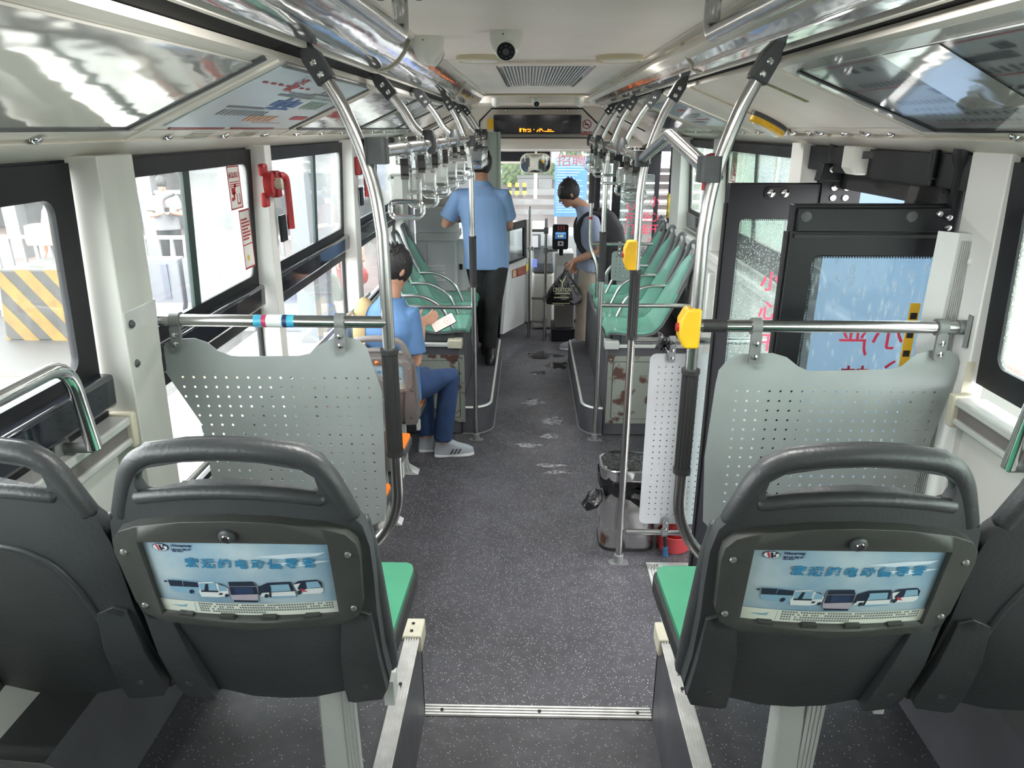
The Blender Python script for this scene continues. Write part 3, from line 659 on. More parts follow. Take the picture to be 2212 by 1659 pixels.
st(xa+(xb-xa)*.2, xa+(xb-xa)*.31, 'sticker_shape', mat('sticker_crimson', (.45,.03,.09), .4), .0010); st(xa+(xb-xa)*.72, xa+(xb-xa)*.82, 'sticker_shape', mat('sticker_navy', (.02,.03,.10), .4), .0010)
rail('wheel_box_bar', [(-1.12, 4.715, .985), (-.447, 4.715, .985)], 'horizontal bar ahead of the passenger at the left green seats', r=.015)
rail('wheel_box_bar', [(.412, 4.73, 1.0), (1.08, 4.73, 1.0)], 'horizontal bar in front of the nearest right green seat', r=.015)
rail('bin_frame_bar', [(.402, 3.18, 1.205), (1.02, 3.18, 1.205)], 'upper bar over the pale perforated panel by the bin', r=.016)
zl = P(1440, 1150, Y=3.18).z
rail('bin_frame_bar', [(.43, 3.18, zl), (1.02, 3.18, zl)], 'lower bar under the pale perforated panel by the bin', r=.015)
rail('wall_handrail', [(-1.13, 1.93, 1.10), (-1.13, 4.6, 1.10)], 'long thin handrail along the left lower windows', r=.013)
# U shaped grab rails at the near side walls
def ugrab(side, pts, label):
    root = thing('grab_rail', label, 'grab rail', pts[-1]); q = MB(); q.tube(fillet(pts, .07, 7), .0165, 14); q.build('tube', 'chrome', root, 60)
    e = Vector(pts[-1]); q = MB(); q.lathe([(.028, 0), (.028, .006), (.012, .012)], (side*1.15, e.y-.0, e.z+.0), 12, (-side, 0, 0)); q.cyl((side*1.15, e.y, e.z), e, .012); q.build('wall_flange', 'clampg', root)
a = P(0, 838, X=-1.07); b = P(125, 793, X=-1.07); c = P(160, 1000, X=-1.07)
ugrab(-1, [(a.x, a.y-.4, b.z-.002), (b.x, b.y+.03, b.z), (c.x, b.y+.06, c.z)], 'bent chrome grab rail on the wall beside the left window seat')
a = P(2178, 1010, X=1.07); b = P(2195, 860, X=1.07)
ugrab(1, [(1.07, a.y-.55, b.z+.06), (1.07, a.y-.03, b.z+.06), (1.07, a.y, a.z)], 'bent chrome grab rail on the wall beside the right window seat')
# yellow stop buttons
def stop_button(x, y, z0, z1, label):
    root = thing('stop_button', label, 'stop button', (x-.02, y, z0)); h = z1-z0
    q = MB(); q.prism([(.012, 0), (-.030, .0), (-.046, h*.28), (-.046, h*.72), (-.030, h), (.012, h)], (x, y-.026, z0), (1, 0, 0), (0, 0, 1), (0, .052, 0)); q.build('housing', 'yellow', root, bevel=.006)
    q = MB(); q.cyl((x-.046, y, z0+h*.5), (x-.052, y, z0+h*.5), .013, seg=14); q.build('push_button', 'red', root)
stop_button(XR, Y1, 1.545, 1.66, 'large yellow stop button box on the near right pole')
stop_button(.39, 3.18, 1.535, 1.665, 'yellow stop button box on the pole by the bin')

# ================================================================== PERFORATED PANELS
def strap_clip(root, x, y, z, zr, r=RT, flip=1):
    q = MB(); q.tube([(x, y+(r+.004)*math.sin(a), zr+(r+.004)*math.cos(a)) for a in [R(k*30) for k in range(12)]], .004, 6, closed=True, hint=(1,0,0)); 
    q = MB(); n = 14; q.loft([[Vector((x+dx, y-(rr)*math.sin(R(360*k/n)), zr+rr*math.cos(R(360*k/n)))) for k in range(n)] for dx, rr in ((-.0135, r+.002), (-.0135, r+.007), (.0135, r+.007), (.0135, r+.002))])
    z0, z1 = (z, zr-r) if flip > 0 else (zr+r, z)
    q.plate(rrect(.030, abs(z1-z0)+.012, .010, 4, x, (z0+z1)/2), [], lambda u, v, w_: Vector((u, y-.012-w_, v)), .010)
    c = q.build('hook_clip', 'clampg', root, 40)
    q = MB()
    for t in (.22, .68): q.lathe([(.0085, 0), (.007, .005), (.0015, .0075)], (x, y-.022, z0+(z1-z0)*t), 10, (0, -1, 0))
    q.build('bolt', 'chrome', c)
def perf_panel(label, outline, y, x0, x1, z0, z1, sp, hr, m, loc, clips=(), skip=None, dz=None):
    root = thing('perforated_panel', label, 'panel', loc)
    holes = []; z = z0; k = 0
    while z <= z1+1e-6:
        x = x0
        while x <= x1+1e-6:
            if not (skip and skip(x, z)): holes.append(circ(x, z, hr, 6))
            x += sp
        z += dz or sp
    q = MB(); q.plate(outline, holes, lambda u, v, w_: Vector((u, y+w_, v)), .003); q.build('sheet', m, root, 20)
    for cx, cz, zr, yy, r, fl in clips: strap_clip(root, cx, yy, cz, zr, r, fl)
    return root
def px2(lst, y): return [(P(a, b, Y=y).x, P(a, b, Y=y).z) for a, b in lst]
yl = Y1-.004
lo = px2([(375, 733), (420, 731), (448, 740), (470, 758), (500, 769), (520, 770), (645, 769), (668, 764), (688, 747), (712, 733), (745, 728), (775, 735), (793, 752), (800, 775)], yl)
lo += [(-.505, 1.40), (-.515, 1.02), (-.53, .97), (-.57, .95), (-1.02, .95), (-1.045, .98), (-1.06, 1.30)] + px2([(348, 790), (347, 765), (357, 742)], yl)
h0 = P(392, 800, Y=yl)
perf_panel('grey perforated sheet panel hanging from the left cross rail', list(reversed(lo)), yl, h0.x, -.525, .99, h0.z+.001, .0322, .0042, 'panel', (-.78, yl, .95), [(P(384, 720, Y=yl).x, P(384, 748, Y=yl).z, 1.614, Y1, RT, 1), (P(737, 720, Y=yl).x, P(737, 752, Y=yl).z, 1.613, Y1, RT, 1)], dz=.0302)
ro = px2([(1575, 775), (1600, 765), (1670, 763), (1700, 772), (1725, 792), (1745, 801), (1760, 802), (1925, 798), (1950, 790), (1980, 765), (2010, 757), (2050, 757), (2070, 768), (2076, 790)], yl)
ro += [(1.105, 1.2), (1.085, .98), (1.06, .95), (.50, .95), (.47, .98), (.455, 1.2)] + px2([(1546, 830), (1553, 800)], yl)
h1 = P(1593, 835, Y=yl)
perf_panel('grey perforated sheet panel hanging from the right cross rail', list(reversed(ro)), yl, h1.x, P(2028, 830, Y=yl).x+.002, .99, h1.z+.001, .0315, .0042, 'panel', (.78, yl, .95), [(P(1628, 750, Y=yl).x, P(1628, 780, Y=yl).z, 1.607, Y1, RT, 1), (P(2027, 740, Y=yl).x, P(2027, 772, Y=yl).z, 1.607, Y1, RT, 1)], dz=.0302)
yb = 3.175
a = P(1405, 765, Y=yb); b = P(1393, 1130, Y=yb)
po = rrect(.98-a.x, a.z-b.z+.005, .03, 4, (a.x+.98)/2, (a.z+b.z)/2)
perf_panel('pale perforated sheet panel beside the bin and far door leaf', po, yb, a.x+.045, .93, b.z+.05, a.z-.045, .0315, .0042, 'panell', (.74, yb, b.z), [(P(1452, 750, Y=yb).x, a.z-.03, 1.205, 3.18, .016, 1), (P(1437, 1130, Y=yb).x, b.z+.035, zl, 3.18, .015, -1)], skip=None)
a = P(1322, 543, Y=PF); b = P(1322, 606, Y=PF)
perf_panel('small perforated panel at the front end of the right green seats', rrect(.22, a.z-b.z, .03, 4, a.x+.11, (a.z+b.z)/2), PF+.003, a.x+.04, a.x+.16, b.z+.04, a.z-.04, .032, .005, 'panel', (a.x+.11, PF, b.z), [(a.x+.06, a.z-.03, zb, PF, .014, 1)])
# black bag scrap tied to the upper bar
c = P(1438, 738, Y=3.17); q = MB(); rnd = random.Random(3)
for k in range(16):
    d = Vector((rnd.uniform(-.5, 1), rnd.uniform(-.6, .2), rnd.uniform(-1, .35))).normalized()*rnd.uniform(.03, .075); u = d.orthogonal().normalized()*rnd.uniform(.008, .02)
    q.add([c, c+d*.5+u, c+d, c+d*.5-u, c+d*.55+u.cross(d.normalized())*.6], [(0,1,4), (1,2,4), (2,3,4), (3,0,4), (0,3,2,1)])
q.ell(c, .02, .025, .02, 10, 6); solo(q.build('tied_bag', 'bag', None, 0), 'black plastic bag scrap knotted on the bar above the pale panel', 'bag')

# ================================================================== SEATS WITH POSTER BACKS
def seat_fn(x, yb, zb):
    vd = Vector((0, -.197, .98)); n = Vector((0, -.98, -.197)); p0 = Vector((x, yb, zb))
    def fn(u, v, w_):
        c = .028*math.sin(math.pi*min(1, max(0, v/.6)))-.55*u*u*(1-.4*max(0, v)/.6)
        return p0+Vector((u, 0, 0))+vd*v+n*(w_+c)
    return fn, vd, n
SH = [(0,-.008),(.06,-.006),(.12,.008),(.135,-.005),(.198,-.008),(.207,.03),(.206,.13),(.209,.25),(.213,.33),(.213,.40),(.205,.445),(.183,.475),(.170,.53),(.152,.562),(.125,.583),(.055,.596),(0,.599)]
HO = [(0,.525),(.06,.520),(.125,.500),(.138,.503),(.144,.518),(.140,.538),(.12,.552),(.06,.565),(0,.569)]
def sym(h): return h+[(-u, v) for u, v in reversed(h) if u > 1e-9]
sky = mat('poster_sky', (.43,.52,.545), .34, noise=.55, nscale=9, dark=(.20,.33,.43), coat=.2)
def poster_art(par, fn, vd):
    """the printed advert: sky, logo, slogan, five buses, small print"""
    W, H, v0, v1 = .305, .16, .268, .428
    C0 = fn(0, .35, .0335); X = Vector((1,0,0))
    def pt(u, v, e=0): return fn(u, v, .0335+e)
    def poly(lst, nm, m, e=.0003):
        q = MB(); pts = [pt(u, v, e) for u, v in lst]; q.add(pts, [tuple(range(len(pts)))]); return q.build(nm, m, par, 0, recalc=False)
    def polys(groups, nm, m, e):
        q = MB()
        for lst in groups: q.add([pt(u, v, e) for u, v in lst], [tuple(range(len(lst)))])
        return q.build(nm, m, par, 0, recalc=False)
    navy = mat('print_navy', (.025,.045,.10), .4); blue = mat('print_teal', (.035,.20,.36), .4); bl2 = mat('print_pale_blue', (.20,.36,.47), .4); wht = mat('print_white', (.60,.64,.64), .4); dk = mat('print_dark', (.02,.03,.05), .35); rd = mat('print_red', (.42,.05,.07), .4); gt = mat('print_text', (.14,.17,.17), .5); pink = mat('print_mauve', (.36,.33,.38), .4)
    polys([[(-.1525+.305*k/10, v0), (-.1525+.305*(k+1)/10, v0), (-.1525+.305*(k+1)/10, v0+.028), (-.1525+.305*k/10, v0+.028)] for k in range(10)], 'print_band', mat('print_cream', (.62,.66,.58), .4), .0002)
    polys([[(.03, .40), (.075, .395), (.13, .398), (.145, .404), (.09, .405)], [(.05, .385), (.10, .378), (.15, .386), (.11, .390)]], 'print_cloud', mat('print_cloud', (.50,.60,.66), .5), .0002)
    # logo
    polys([circ(-.122, .413, .0135, 16, .0078)], 'logo_ring', navy, .0004); polys([circ(-.122, .413, .0122, 16, .0066)], 'logo_field', wht, .0006)
    polys([[(-.130, .4185), (-.126, .4185), (-.1225, .4075), (-.1262, .4075)]], 'logo_stroke', rd, .0008)
    polys([[(-.1245, .4185), (-.1205, .4185), (-.1185, .411), (-.1165, .4185), (-.112, .4185), (-.1135, .4155), (-.1165, .415), (-.1155, .4125), (-.114, .412), (-.1155, .4095), (-.118, .4095), (-.119, .4075), (-.122, .4075)]], 'logo_stroke', dk, .0008)
    text('Winnerway', pt(-.104, .4175, .0005), X, vd, .0085, navy, par, 'lettering', 'LEFT', .0001, .0002, .85, .15)
    text('宏远汽车', pt(-.104, .4078, .0005), X, vd, .0088, navy, par, 'lettering', 'LEFT', .0001, .00015, .98)
    for k, ch in enumerate('宏远纯电动倡导者'): text(ch, pt(-.076+k*.0272, .3835, .0005), X, vd, .0225, blue, par, 'lettering', 'CENTER', .0001, .0007, 1.0, .1)
    # five buses, traced as flat print
    def zz(lst):
        o = []
        for x, y in lst:
            t = (y-101)/688; xl, xr = 65+262*t, 1895+126*t; o.append((-.1525+.305*(x-xl)/(xr-xl), .428-.160*t))
        return list(reversed(o)) if sum((o[i-1][0]*o[i][1]-o[i][0]*o[i-1][1]) for i in range(len(o))) < 0 else o
    for m_, e_, ls in ((bl2, .0005, [[(355,460),(490,455),(660,465),(678,530),(672,582),(600,590),(430,580),(392,555),(370,505)]]), (dk, .0007, [[(358,468),(500,462),(512,522),(385,527)], [(510,465),(655,470),(668,517),(516,522)], [(318,480),(345,474),(350,490),(325,494)]]),
        (wht, .0005, [[(660,470),(795,455),(905,480),(955,520),(965,590),(860,608),(700,612),(668,560)]]), (bl2, .0007, [[(668,478),(830,465),(848,540),(690,545)], [(856,474),(930,498),(950,540),(866,545)]]), (dk, .0009, [[(690,545),(860,540),(862,556),(696,561)], [(730,480),(760,478),(765,543),(725,544)], [(868,565),(900,562),(902,580),(872,584)], [(796,458),(900,478),(926,497),(830,466)]]),
        (pink, .0010, [[(955,450),(1190,445),(1240,500),(1248,640),(1015,645),(972,570)]]), (dk, .0012, [[(953,450),(1190,443),(1228,487),(966,492)], [(965,496),(1228,491),(1243,566),(985,577)], [(1013,628),(1247,630),(1246,648),(1018,648)]]), (navy, .0014, [[(1010,502),(1190,497),(1205,560),(1030,568)]]),
        (dk, .0005, [[(1248,492),(1330,458),(1548,454),(1585,545),(1340,552),(1290,585),(1256,570)]]), (bl2, .0007, [[(1352,480),(1528,476),(1552,540),(1366,546)], [(1290,590),(1600,585),(1596,606),(1400,614)]]), (wht, .0008, [[(1270,556),(1330,552),(1587,546),(1602,588),(1330,592),(1265,590)]]), (dk, .0010, [[(1345,490),(1364,488),(1372,598),(1350,600)]]),
        (wht, .0005, [[(1570,482),(1620,450),(1790,447),(1835,475),(1857,560),(1830,580),(1650,580),(1620,560)]]), (dk, .0007, [[(1568,482),(1620,449),(1792,446),(1836,475),(1848,525),(1700,528),(1640,545),(1612,520),(1640,470)]]), (bl2, .0009, [[(1690,462),(1800,460),(1836,518),(1702,524)]]), (rd, .0009, [[(1640,522),(1668,530),(1712,560),(1640,548)]])):
        polys([zz(l) for l in ls], 'bus_print', m_, e_)['kind'] = 'stuff'
    polys([zz(circ(x, y, r_, 10)) for x, y, r_ in ((600,562,22), (945,582,18), (1325,582,20), (1635,556,22), (1265,560,12))], 'bus_wheels', dk, .0016)['kind'] = 'stuff'
    # small print as rows of little marks, too small in the photograph to be read
    g = []
    rnd = random.Random(5)
    for r_ in range(4):
        for k in range(52 if r_ < 3 else 26):
            u = -.085+k*.0044
            if u < .142 and rnd.random() > .08: vv = .2905-r_*.0058; g.append([(u, vv), (u+.0032, vv), (u+.0032, vv+.0036), (u, vv+.0036)])
    polys(g, 'small_print', gt, .0004)['kind'] = 'stuff'; polys([[(-.0935, .271), (-.0925, .271), (-.091, .293), (-.092, .293)], [(-.137, .283), (-.112, .285), (-.105, .289), (-.108, .281), (-.118, .280)]], 'small_print_rule', bl2, .0004)
def make_seat(x, yb, zb, floor, label, group, poster, shell, pad, legm=True):
    root = thing('passenger_chair', label, 'seat', (x, yb+.12, floor), group)
    fn, vd, n = seat_fn(x, yb, zb)
    q = MB(); q.plate(sym(SH), [sym(HO)], lambda u, v, w_: fn(u, v, w_*(1-.25*max(0, (v-.5)/.1))), .026, grid=.03); b = q.build('backrest', shell, root, 50, .006)
    # rounded handle bar over the opening
    hp = [(.185,.46), (.160,.528), (.143,.556), (.115,.572), (.055,.582), (0,.585), (-.055,.582), (-.115,.572), (-.143,.556), (-.160,.528), (-.185,.46)]
    q = MB(); q.limb([fn(u, v, .013) for u, v in fillet_2(hp)], [.0165]*len(fillet_2(hp)), 12, flat=1.05); q.build('handle', shell, root, 60)
    # lower lip of the opening
    lp = [(-.145,.497), (-.10,.506), (-.05,.512), (0,.514), (.05,.512), (.10,.506), (.145,.497)]
    q = MB(); q.limb([fn(u, v, .020) for u, v in lp], [.012]*7, 10); q.build('handle_lip', shell, root, 60)
    for s in (-1, 1):                               # padded side lobes
        lb = [(.128,0), (.140,-.006), (.192,-.008), (.203,.02), (.202,.14), (.200,.25), (.18,.262), (.150,.25), (.138,.16), (.130,.06)]
        q = MB(); pl = [(s*u, v) for u, v in lb]; q.plate(pl if s > 0 else list(reversed(pl)), [], lambda u, v, w_: fn(u, v, .020+w_*min(1, .45+abs(.26-v)*4)), .026, grid=.025); l_ = q.build('side_lobe', shell, root, 50, .009)
        q = MB(); q.lathe([(.0075, 0), (.0075, .002), (.005, .0022), (.005, .0008)], fn(s*.166, .05, .0455), 10, n); q.build('screw', 'bracket', l_)
        wq = MB(); wq.limb([fn(s*.197, v, -.020) for v in (.02, .12, .25, .36, .42)], [.018, .021, .021, .018, .010], 10); wq.build('side_wing', shell, root, 60)
    if poster:
        fr = [(0,.240),(.15,.246),(.183,.262),(.194,.29),(.200,.40),(.197,.425),(.182,.445),(.150,.459),(.07,.474),(0,.478)]
        q = MB(); q.plate(sym(fr), [[(-.1525,.268), (.1525,.268), (.1525,.428), (-.1525,.428)]], lambda u, v, w_: fn(u, v, .020+w_), .024, grid=.04); f = q.build('poster_frame', 'shellf' if shell == 'shell' else shell, root, 40, .004)
        q = MB(); q.plate([(-.156,.264), (.156,.264), (.156,.432), (-.156,.432)], [], lambda u, v, w_: fn(u, v, .0285+w_), .004, grid=.04); po = q.build('poster', sky, root, 20)
        poster_art(po, fn, vd); finish_text()
        for uu, vv in ((-.182,.405), (.182,.405), (-.178,.285), (.178,.285)):
            q = MB(); q.lathe([(.006, 0), (.005, .003), (.001, .004)], fn(uu, vv, .044), 8, n); q.build('screw', 'alu', f)
        for k in range(4):
            q = MB(); u = -.11+k*.072; q.plate([(u-.012,.264), (u+.012,.264), (u+.012,.2715), (u-.012,.2715)], [], lambda a, b_, w_: fn(a, b_, .034+w_), .008); q.build('poster_tab', 'shellf' if shell == 'shell' else shell, f)
        q = MB(); q.lathe([(.013, 0), (.013, .004), (.009, .007), (.002, .0075)], fn(0, .451, .044), 14, n); lk = q.build('lock', 'bracket' if shell == 'shell' else 'orange', root)
        q = MB(); q.lathe([(.007, 0), (.006, .002)], fn(0, .451, .0512), 10, n); q.build('keyhole', 'chrome', lk)
    else:
        q = MB(); ar = [(-.150,.02), (-.150,.20), (-.140,.30), (-.115,.37), (-.07,.405), (0,.415), (.07,.405), (.115,.37), (.140,.30), (.150,.20), (.150,.02)]
        q.tube([fn(u, v, .026) for u, v in fillet_2(ar)], .006, 8); q.build('arched_rib', shell, root, 60)
    # seat pan with vinyl pad
    zs = zb+.02
    q = MB(); pp = [(-.192, .02), (.192, .02), (.206, .355), (.200, .376), (.185, .385), (-.185, .385), (-.200, .376), (-.206, .355)]
    q.plate(pp, [], lambda u, v, w_: Vector((x+u, yb-.01+v, zs-.045+w_)), .045); q.build('seat_pan', 'rubber' if shell == 'shell' else 'bracket', root, 40, .006)
    q = MB(); pd = [(u*.965, .02+(v-.02)*.975) for u, v in pp]
    q.plate(pd, [], lambda u, v, w_: Vector((x+u, yb-.008+v, zs+w_*(1+.25*math.cos(u*6)*math.cos((v-.2)*5)))), .014, grid=.06); q.build('seat_pad', pad, root, 50, .005)
    # cast leg with ribs and a bolted foot
    s = 1 if x < 0 else -1
    if legm:
        lx = x+s*.055; q = MB(); h = zs-.05-floor
        q.prism([(-.012, h), (.20, h), (.16, h*.9), (.035, h*.72), (.03, .05), (.06, .018), (.085, .0), (-.06, .0), (-.06, .012), (-.03, .04), (-.022, h*.7)], (lx-.028, yb+.10, floor), (0, 1, 0), (0, 0, 1), (.056, 0, 0))
        lg = q.build('leg', 'aluw', root, 30, .005)
        q = MB()
        for k in range(4): q.tube([(lx+s*(.030+.008*k), yb+.075-.003*k, floor+h*.95), (lx+s*(.030+.008*k), yb+.075, floor+h*.3), (lx+s*(.034+.011*k), yb+.085, floor+.05), (lx+s*(.045+.013*k), yb+.10, floor+.004)], .004, 6)
        q.build('rib', 'aluw', lg)
        q = MB(); q.prism([(0, 0), (.085, 0), (.085, .010), (.012, .055), (0, .05)], (lx+s*.028, yb+.09, floor), (s, 0, 0), (0, 0, 1), (0, .075, 0)); ft = q.build('foot', 'aluw', lg, 30, .003)
        q = MB(); q.cyl((lx+s*.085, yb+.125, floor+.010), (lx+s*.085, yb+.125, floor+.022), .010, seg=6); q.build('bolt', 'bracket', ft)
        q = MB(); q.box(x-.19, x+.19, yb+.10, yb+.14, zs-.075, zs-.045); q.box(x+s*.185, x+s*.205, yb+.02, yb+.06, zs-.09, zs-.03); q.build('cross_bearer', 'aluw', root)
    return root
def fillet_2(p2): return [(v.x, v.y) for v in fillet([Vector((a, b, 0)) for a, b in p2], .03, 3)]
g = 'charcoal seats of the raised rear row'
sa = make_seat(-.548, 1.107, 1.10, PZ, 'left aisle charcoal seat with bus poster on its back', g, True, 'shell', 'pad')
sb = copy_tree(sa, (.431, 1.227, PZ), label='right aisle charcoal seat with bus poster on its back')
sw = make_seat(-.976, 1.107, 1.10, PZ, 'plain backed charcoal window seat against the left wall', g, False, 'shell', 'pad', False)
copy_tree(sw, (.858, 1.227, PZ), label='plain backed charcoal window seat against the right wall')
cl = copy_tree(sw, (-.49, .545, PZ+.105), label='charcoal seat top just showing in the bottom left corner')
for c_ in list(cl.children):
    if c_.name.startswith(('seat_pad', 'seat_pan', 'cross')): bpy.data.objects.remove(c_)
g2 = 'single taupe seats with orange pads on the left'
s3 = make_seat(-.955, 2.80, .42, 0, 'nearest taupe seat with orange pad hidden behind the left perforated panel', g2, True, 'shellb', 'orange')
copy_tree(s3, (-.955, 3.545, 0), label='middle taupe seat with orange pad behind the black pole sleeve', group=g2)
copy_tree(s3, (-.955, 4.175, 0), label='taupe seat with poster back carrying the seated passenger', group=g2)

# ================================================================== GREEN BENCH SEATS
def make_green(label, group):
    root = thing('bench_chair', label, 'seat', (0, 0, 0), group)
    pr = [(.475,.745,.150), (.478,.775,.178), (.50,.80,.196), (.57,.80,.2), (.65,.79,.2), (.73,.787,.198), (.79,.80,.194), (.835,.845,.192), (.88,.93,.192), (.93,1.03,.186), (.975,1.12,.165), (1.02,1.21,.128), (1.05,1.275,.075), (1.06,1.295,.03)]
    def shell(d, grow, m, nm, par, dish):
        top, bot = [], []
        for i, (x, z, hw) in enumerate(pr):
            t = Vector(pr[min(i+1, len(pr)-1)][:2])-Vector(pr[max(i-1, 0)][:2]); t.normalize(); nx, nz = -t.y, t.x      # towards the sitter
            r1, r2 = [], []
            for k in range(9):
                f = (k-4)/4; b = f*(hw+grow); e = -dish*(1-f*f)*(1 if 2 < i < 12 else .3)+d
                r1.append(Vector((x+nx*e, b, z+nz*e))); r2.append(Vector((x+nx*(e-.014), b, z+nz*(e-.014))))
            top.append(r1); bot.append(r2)
        q = MB(); q.loft([a+list(reversed(b)) for a, b in zip(top, bot)]); return q.build(nm, m, par, 50)
    shell(0, 0, 'green', 'seat_shell', root, .016); shell(-.015, .007, 'gseat', 'seat_rim', root, .016)
    q = MB(); q.tube(fillet([(.95, -.165, 1.05), (1.035, -.140, 1.22), (1.085, -.10, 1.385), (1.085, .10, 1.385), (1.035, .140, 1.22), (.95, .165, 1.05)], .075, 6), .016, 10); q.build('back_handle', 'gseat', root, 60)
    q = MB(); q.box(.58, .80, -.19, .19, .70, .765); q.box(.52, .62, -.17, -.13, .70, .77); q.box(.52, .62, .13, .17, .70, .77); q.build('seat_base', 'bracket', root, 30)
    q = MB(); q.tube(fillet([(.94, .205, 1.03), (.80, .205, 1.035), (.66, .205, .96), (.59, .205, .80)], .18, 8), .0135, 10); q.build('armrest', 'steel', root, 60)
    return root
gr = make_green('green bench seat nearest the camera on the right wheel box', 'green sideways seats on the right wheel box')
gr.location = (0, 5.01, 0)
for k, lb in enumerate(('second green bench seat from the camera on the right', 'third green bench seat from the camera on the right', 'farthest green bench seat on the right by the front door')):
    copy_tree(gr, (0, 5.01+.405*(k+1), 0), label=lb)
gl = 'green sideways seats on the left wheel box'
for k, lb in enumerate(('green bench seat nearest the seated passenger on the left', 'middle green bench seat on the left wheel box', 'farthest green bench seat on the left beside the grey cabinet')):
    copy_tree(gr, (-.02, 5.05+.42*k, 0), rotz=math.pi, label=lb, group=gl)

# ================================================================== ROOF HATCHES
def latch(q, s, y): 
    c = hatch_pt(s, .955, y, .004); q.ell(c, .012, .017, .010, 10, 6)
def hatch(s, y0, y1, label, kind, slots=True, latches=3):
    root = thing('roof_hatch', label, 'hatch panel', hatch_pt(s, .5, (y0+y1)/2), 'hinged roof hatch panels over the windows')
    q = MB(); hatch_slab(q, s, .085, .88, y0+.004, y1-.004, -.02, 0); q.build('cover', 'cream', root, 0)
    q = MB(); hatch_slab(q, s, -.03, .10, y0-.01, y1+.01, -.04, -.022); q.build('dark_gap', 'dark', root, 0)
    q = MB(); hatch_slab(q, s, .885, 1.0, y0+.004, y1-.004, -.02, .002); q.build('lower_strip', 'cream', root, 0)
    for k in range(latches):
        q = MB(); latch(q, s, y0+(y1-y0)*(k+.5)/latches); q.build('latch', 'chrome', root)
    if slots:
        for k in range(latches-1):
            yy = y0+(y1-y0)*(k+1)/latches; q = MB(); hatch_slab(q, s, .905, .985, yy-.075, yy+.075, .001, .004); v = q.build('vent_rim', 'aluw', root, 0)
            q = MB(); hatch_slab(q, s, .92, .97, yy-.068, yy+.068, .0035, .005); q.build('vent_mesh', mat('vent_mesh', (.42,.40,.31), .5), v, 0)
    return root
def lettered(s, root, y0, y1, t0, t1, m, rows, par=None):
    pass
LH = [(-.35, 1.84), (1.84, 2.98), (2.98, 4.15), (4.15, 5.3), (5.3, 6.7)]
LL = ['wide left roof hatch faced with wrinkled clear film, nearest the camera', 'left roof hatch holding the pale blue route map', 'left roof hatch with mirror film just past the route map', 'left roof hatch with mirror film above the passenger row', 'farthest left roof hatch with mirror film by the header']
for i, ((y0, y1), lb) in enumerate(zip(LH, LL)):
    h = hatch(-1, y0, y1, lb, i)
    if i != 1:
        q = MB(); hatch_slab(q, -1, .15, .845, y0+(.08 if i else .3), y1-.11 if i == 0 else y1-.06, .001, .006); q.build('film_sheet', 'filmL' if i == 0 else 'film', h, 0)
        q = MB()
        for a, b, c, d in ((.09, .85, y1-(.11 if i == 0 else .06), y1-(.095 if i == 0 else .045)), (.845, .86, y0+.05, y1-.09)): hatch_slab(q, -1, a, b, c, d, .001, .010)
        q.build('edge_seal', 'bracket', h, 0)
def map_art(par, s, y0, y1, t0, t1, w, seed, cols, title=None):
    """route diagrams: bars, ticks and little stop names (too small in the photograph to be read)"""
    rnd = random.Random(seed)
    f = lambda a, b: hatch_pt(s, t0+(t1-t0)*b, (y0+(y1-y0)*a), w)
    for nm, mt, items in cols:
        q = MB()
        for a0, a1, b0, b1 in items: q.add([f(a0, b0), f(a1, b0), f(a1, b1), f(a0, b1)], [(0,1,2,3)])
        q.build(nm, mt, par, 0, recalc=False)['kind'] = 'stuff'
pr_r = mat('map_red', (.50,.05,.06), .5); pr_o = mat('map_orange', (.72,.38,.20), .5); pr_k = mat('map_grey', (.18,.20,.22), .5); pr_b = mat('map_blue', (.06,.16,.40), .5); pr_g = mat('map_green', (.25,.38,.27), .5)
def marks(a0, a1, b0, b1, n, fill=.6): return [(a0+(a1-a0)*k/n, a0+(a1-a0)*(k+fill)/n, b0, b1) for k in range(n)]
# left route map (poster on the second hatch)
h = [o for o in COL.objects if o.get('label') == LL[1]][0]
q = MB(); hatch_slab(q, -1, .13, .84, 1.905, 2.91, .001, .004); mp_ = q.build('route_map', mat('map_paper', (.50,.66,.76), .3, noise=.3, nscale=2, dark=(.62,.70,.74), coat=.05), h, 0)
# a runs along the bus (0 = rear), b runs down from the slot: the sheet reads from the cabin with its top at the slot
map_art(mp_, -1, 1.905, 2.91, .13, .84, .0052, 1, [
    ('map_lines', pr_r, marks(.05, .48, .20, .225, 7)+[(.80, .97, .72, .80)]),
    ('map_bars', pr_k, [(.30, .62, .34, .37), (.12, .40, .60, .63), (.55, .85, .26, .28)]+marks(.14, .5, .66, .76, 12, .4)+marks(.62, .9, .2, .25, 5, .5)+marks(.36, .62, .28, .33, 10, .45)),
    ('map_roads', pr_b, [(.38, .62, .44, .55), (.44, .48, .38, .62), (.52, .56, .40, .60), (.40, .60, .58, .61)]),
    ('map_stops', pr_o, marks(.40, .66, .74, .86, 6, .7)+marks(.52, .80, .88, .90, 9, .5)),
    ('map_keys', pr_g, marks(.68, .9, .40, .56, 5, .55)+marks(.62, .9, .32, .36, 7, .5))])
text('设', PP(637, 187, hatch_pt(-1, .5, 2.4, .0056), (hatch_pt(-1, 1, 2)-hatch_pt(-1, 0, 2)).cross(Vector((0,1,0)))), (0, 1, 0), hatch_pt(-1, 0, 2)-hatch_pt(-1, 1, 2), .085, pr_r, mp_, align='CENTER')
q = MB(); q.tube([hatch_pt(-1, t, y, .004) for t, y in ((.10, 1.90), (.10, 2.80), (.13, 2.93), (.86, 2.94))], .005, 6); q.build('pocket_edge', 'clampg', h)
q = MB(); hatch_slab(q, -1, .845, .865, 1.95, 2.3, .001, .004); hatch_slab(q, -1, .845, .865, 2.36, 2.75, .001, .004); q.build('pocket_slot', 'dred', h, 0)
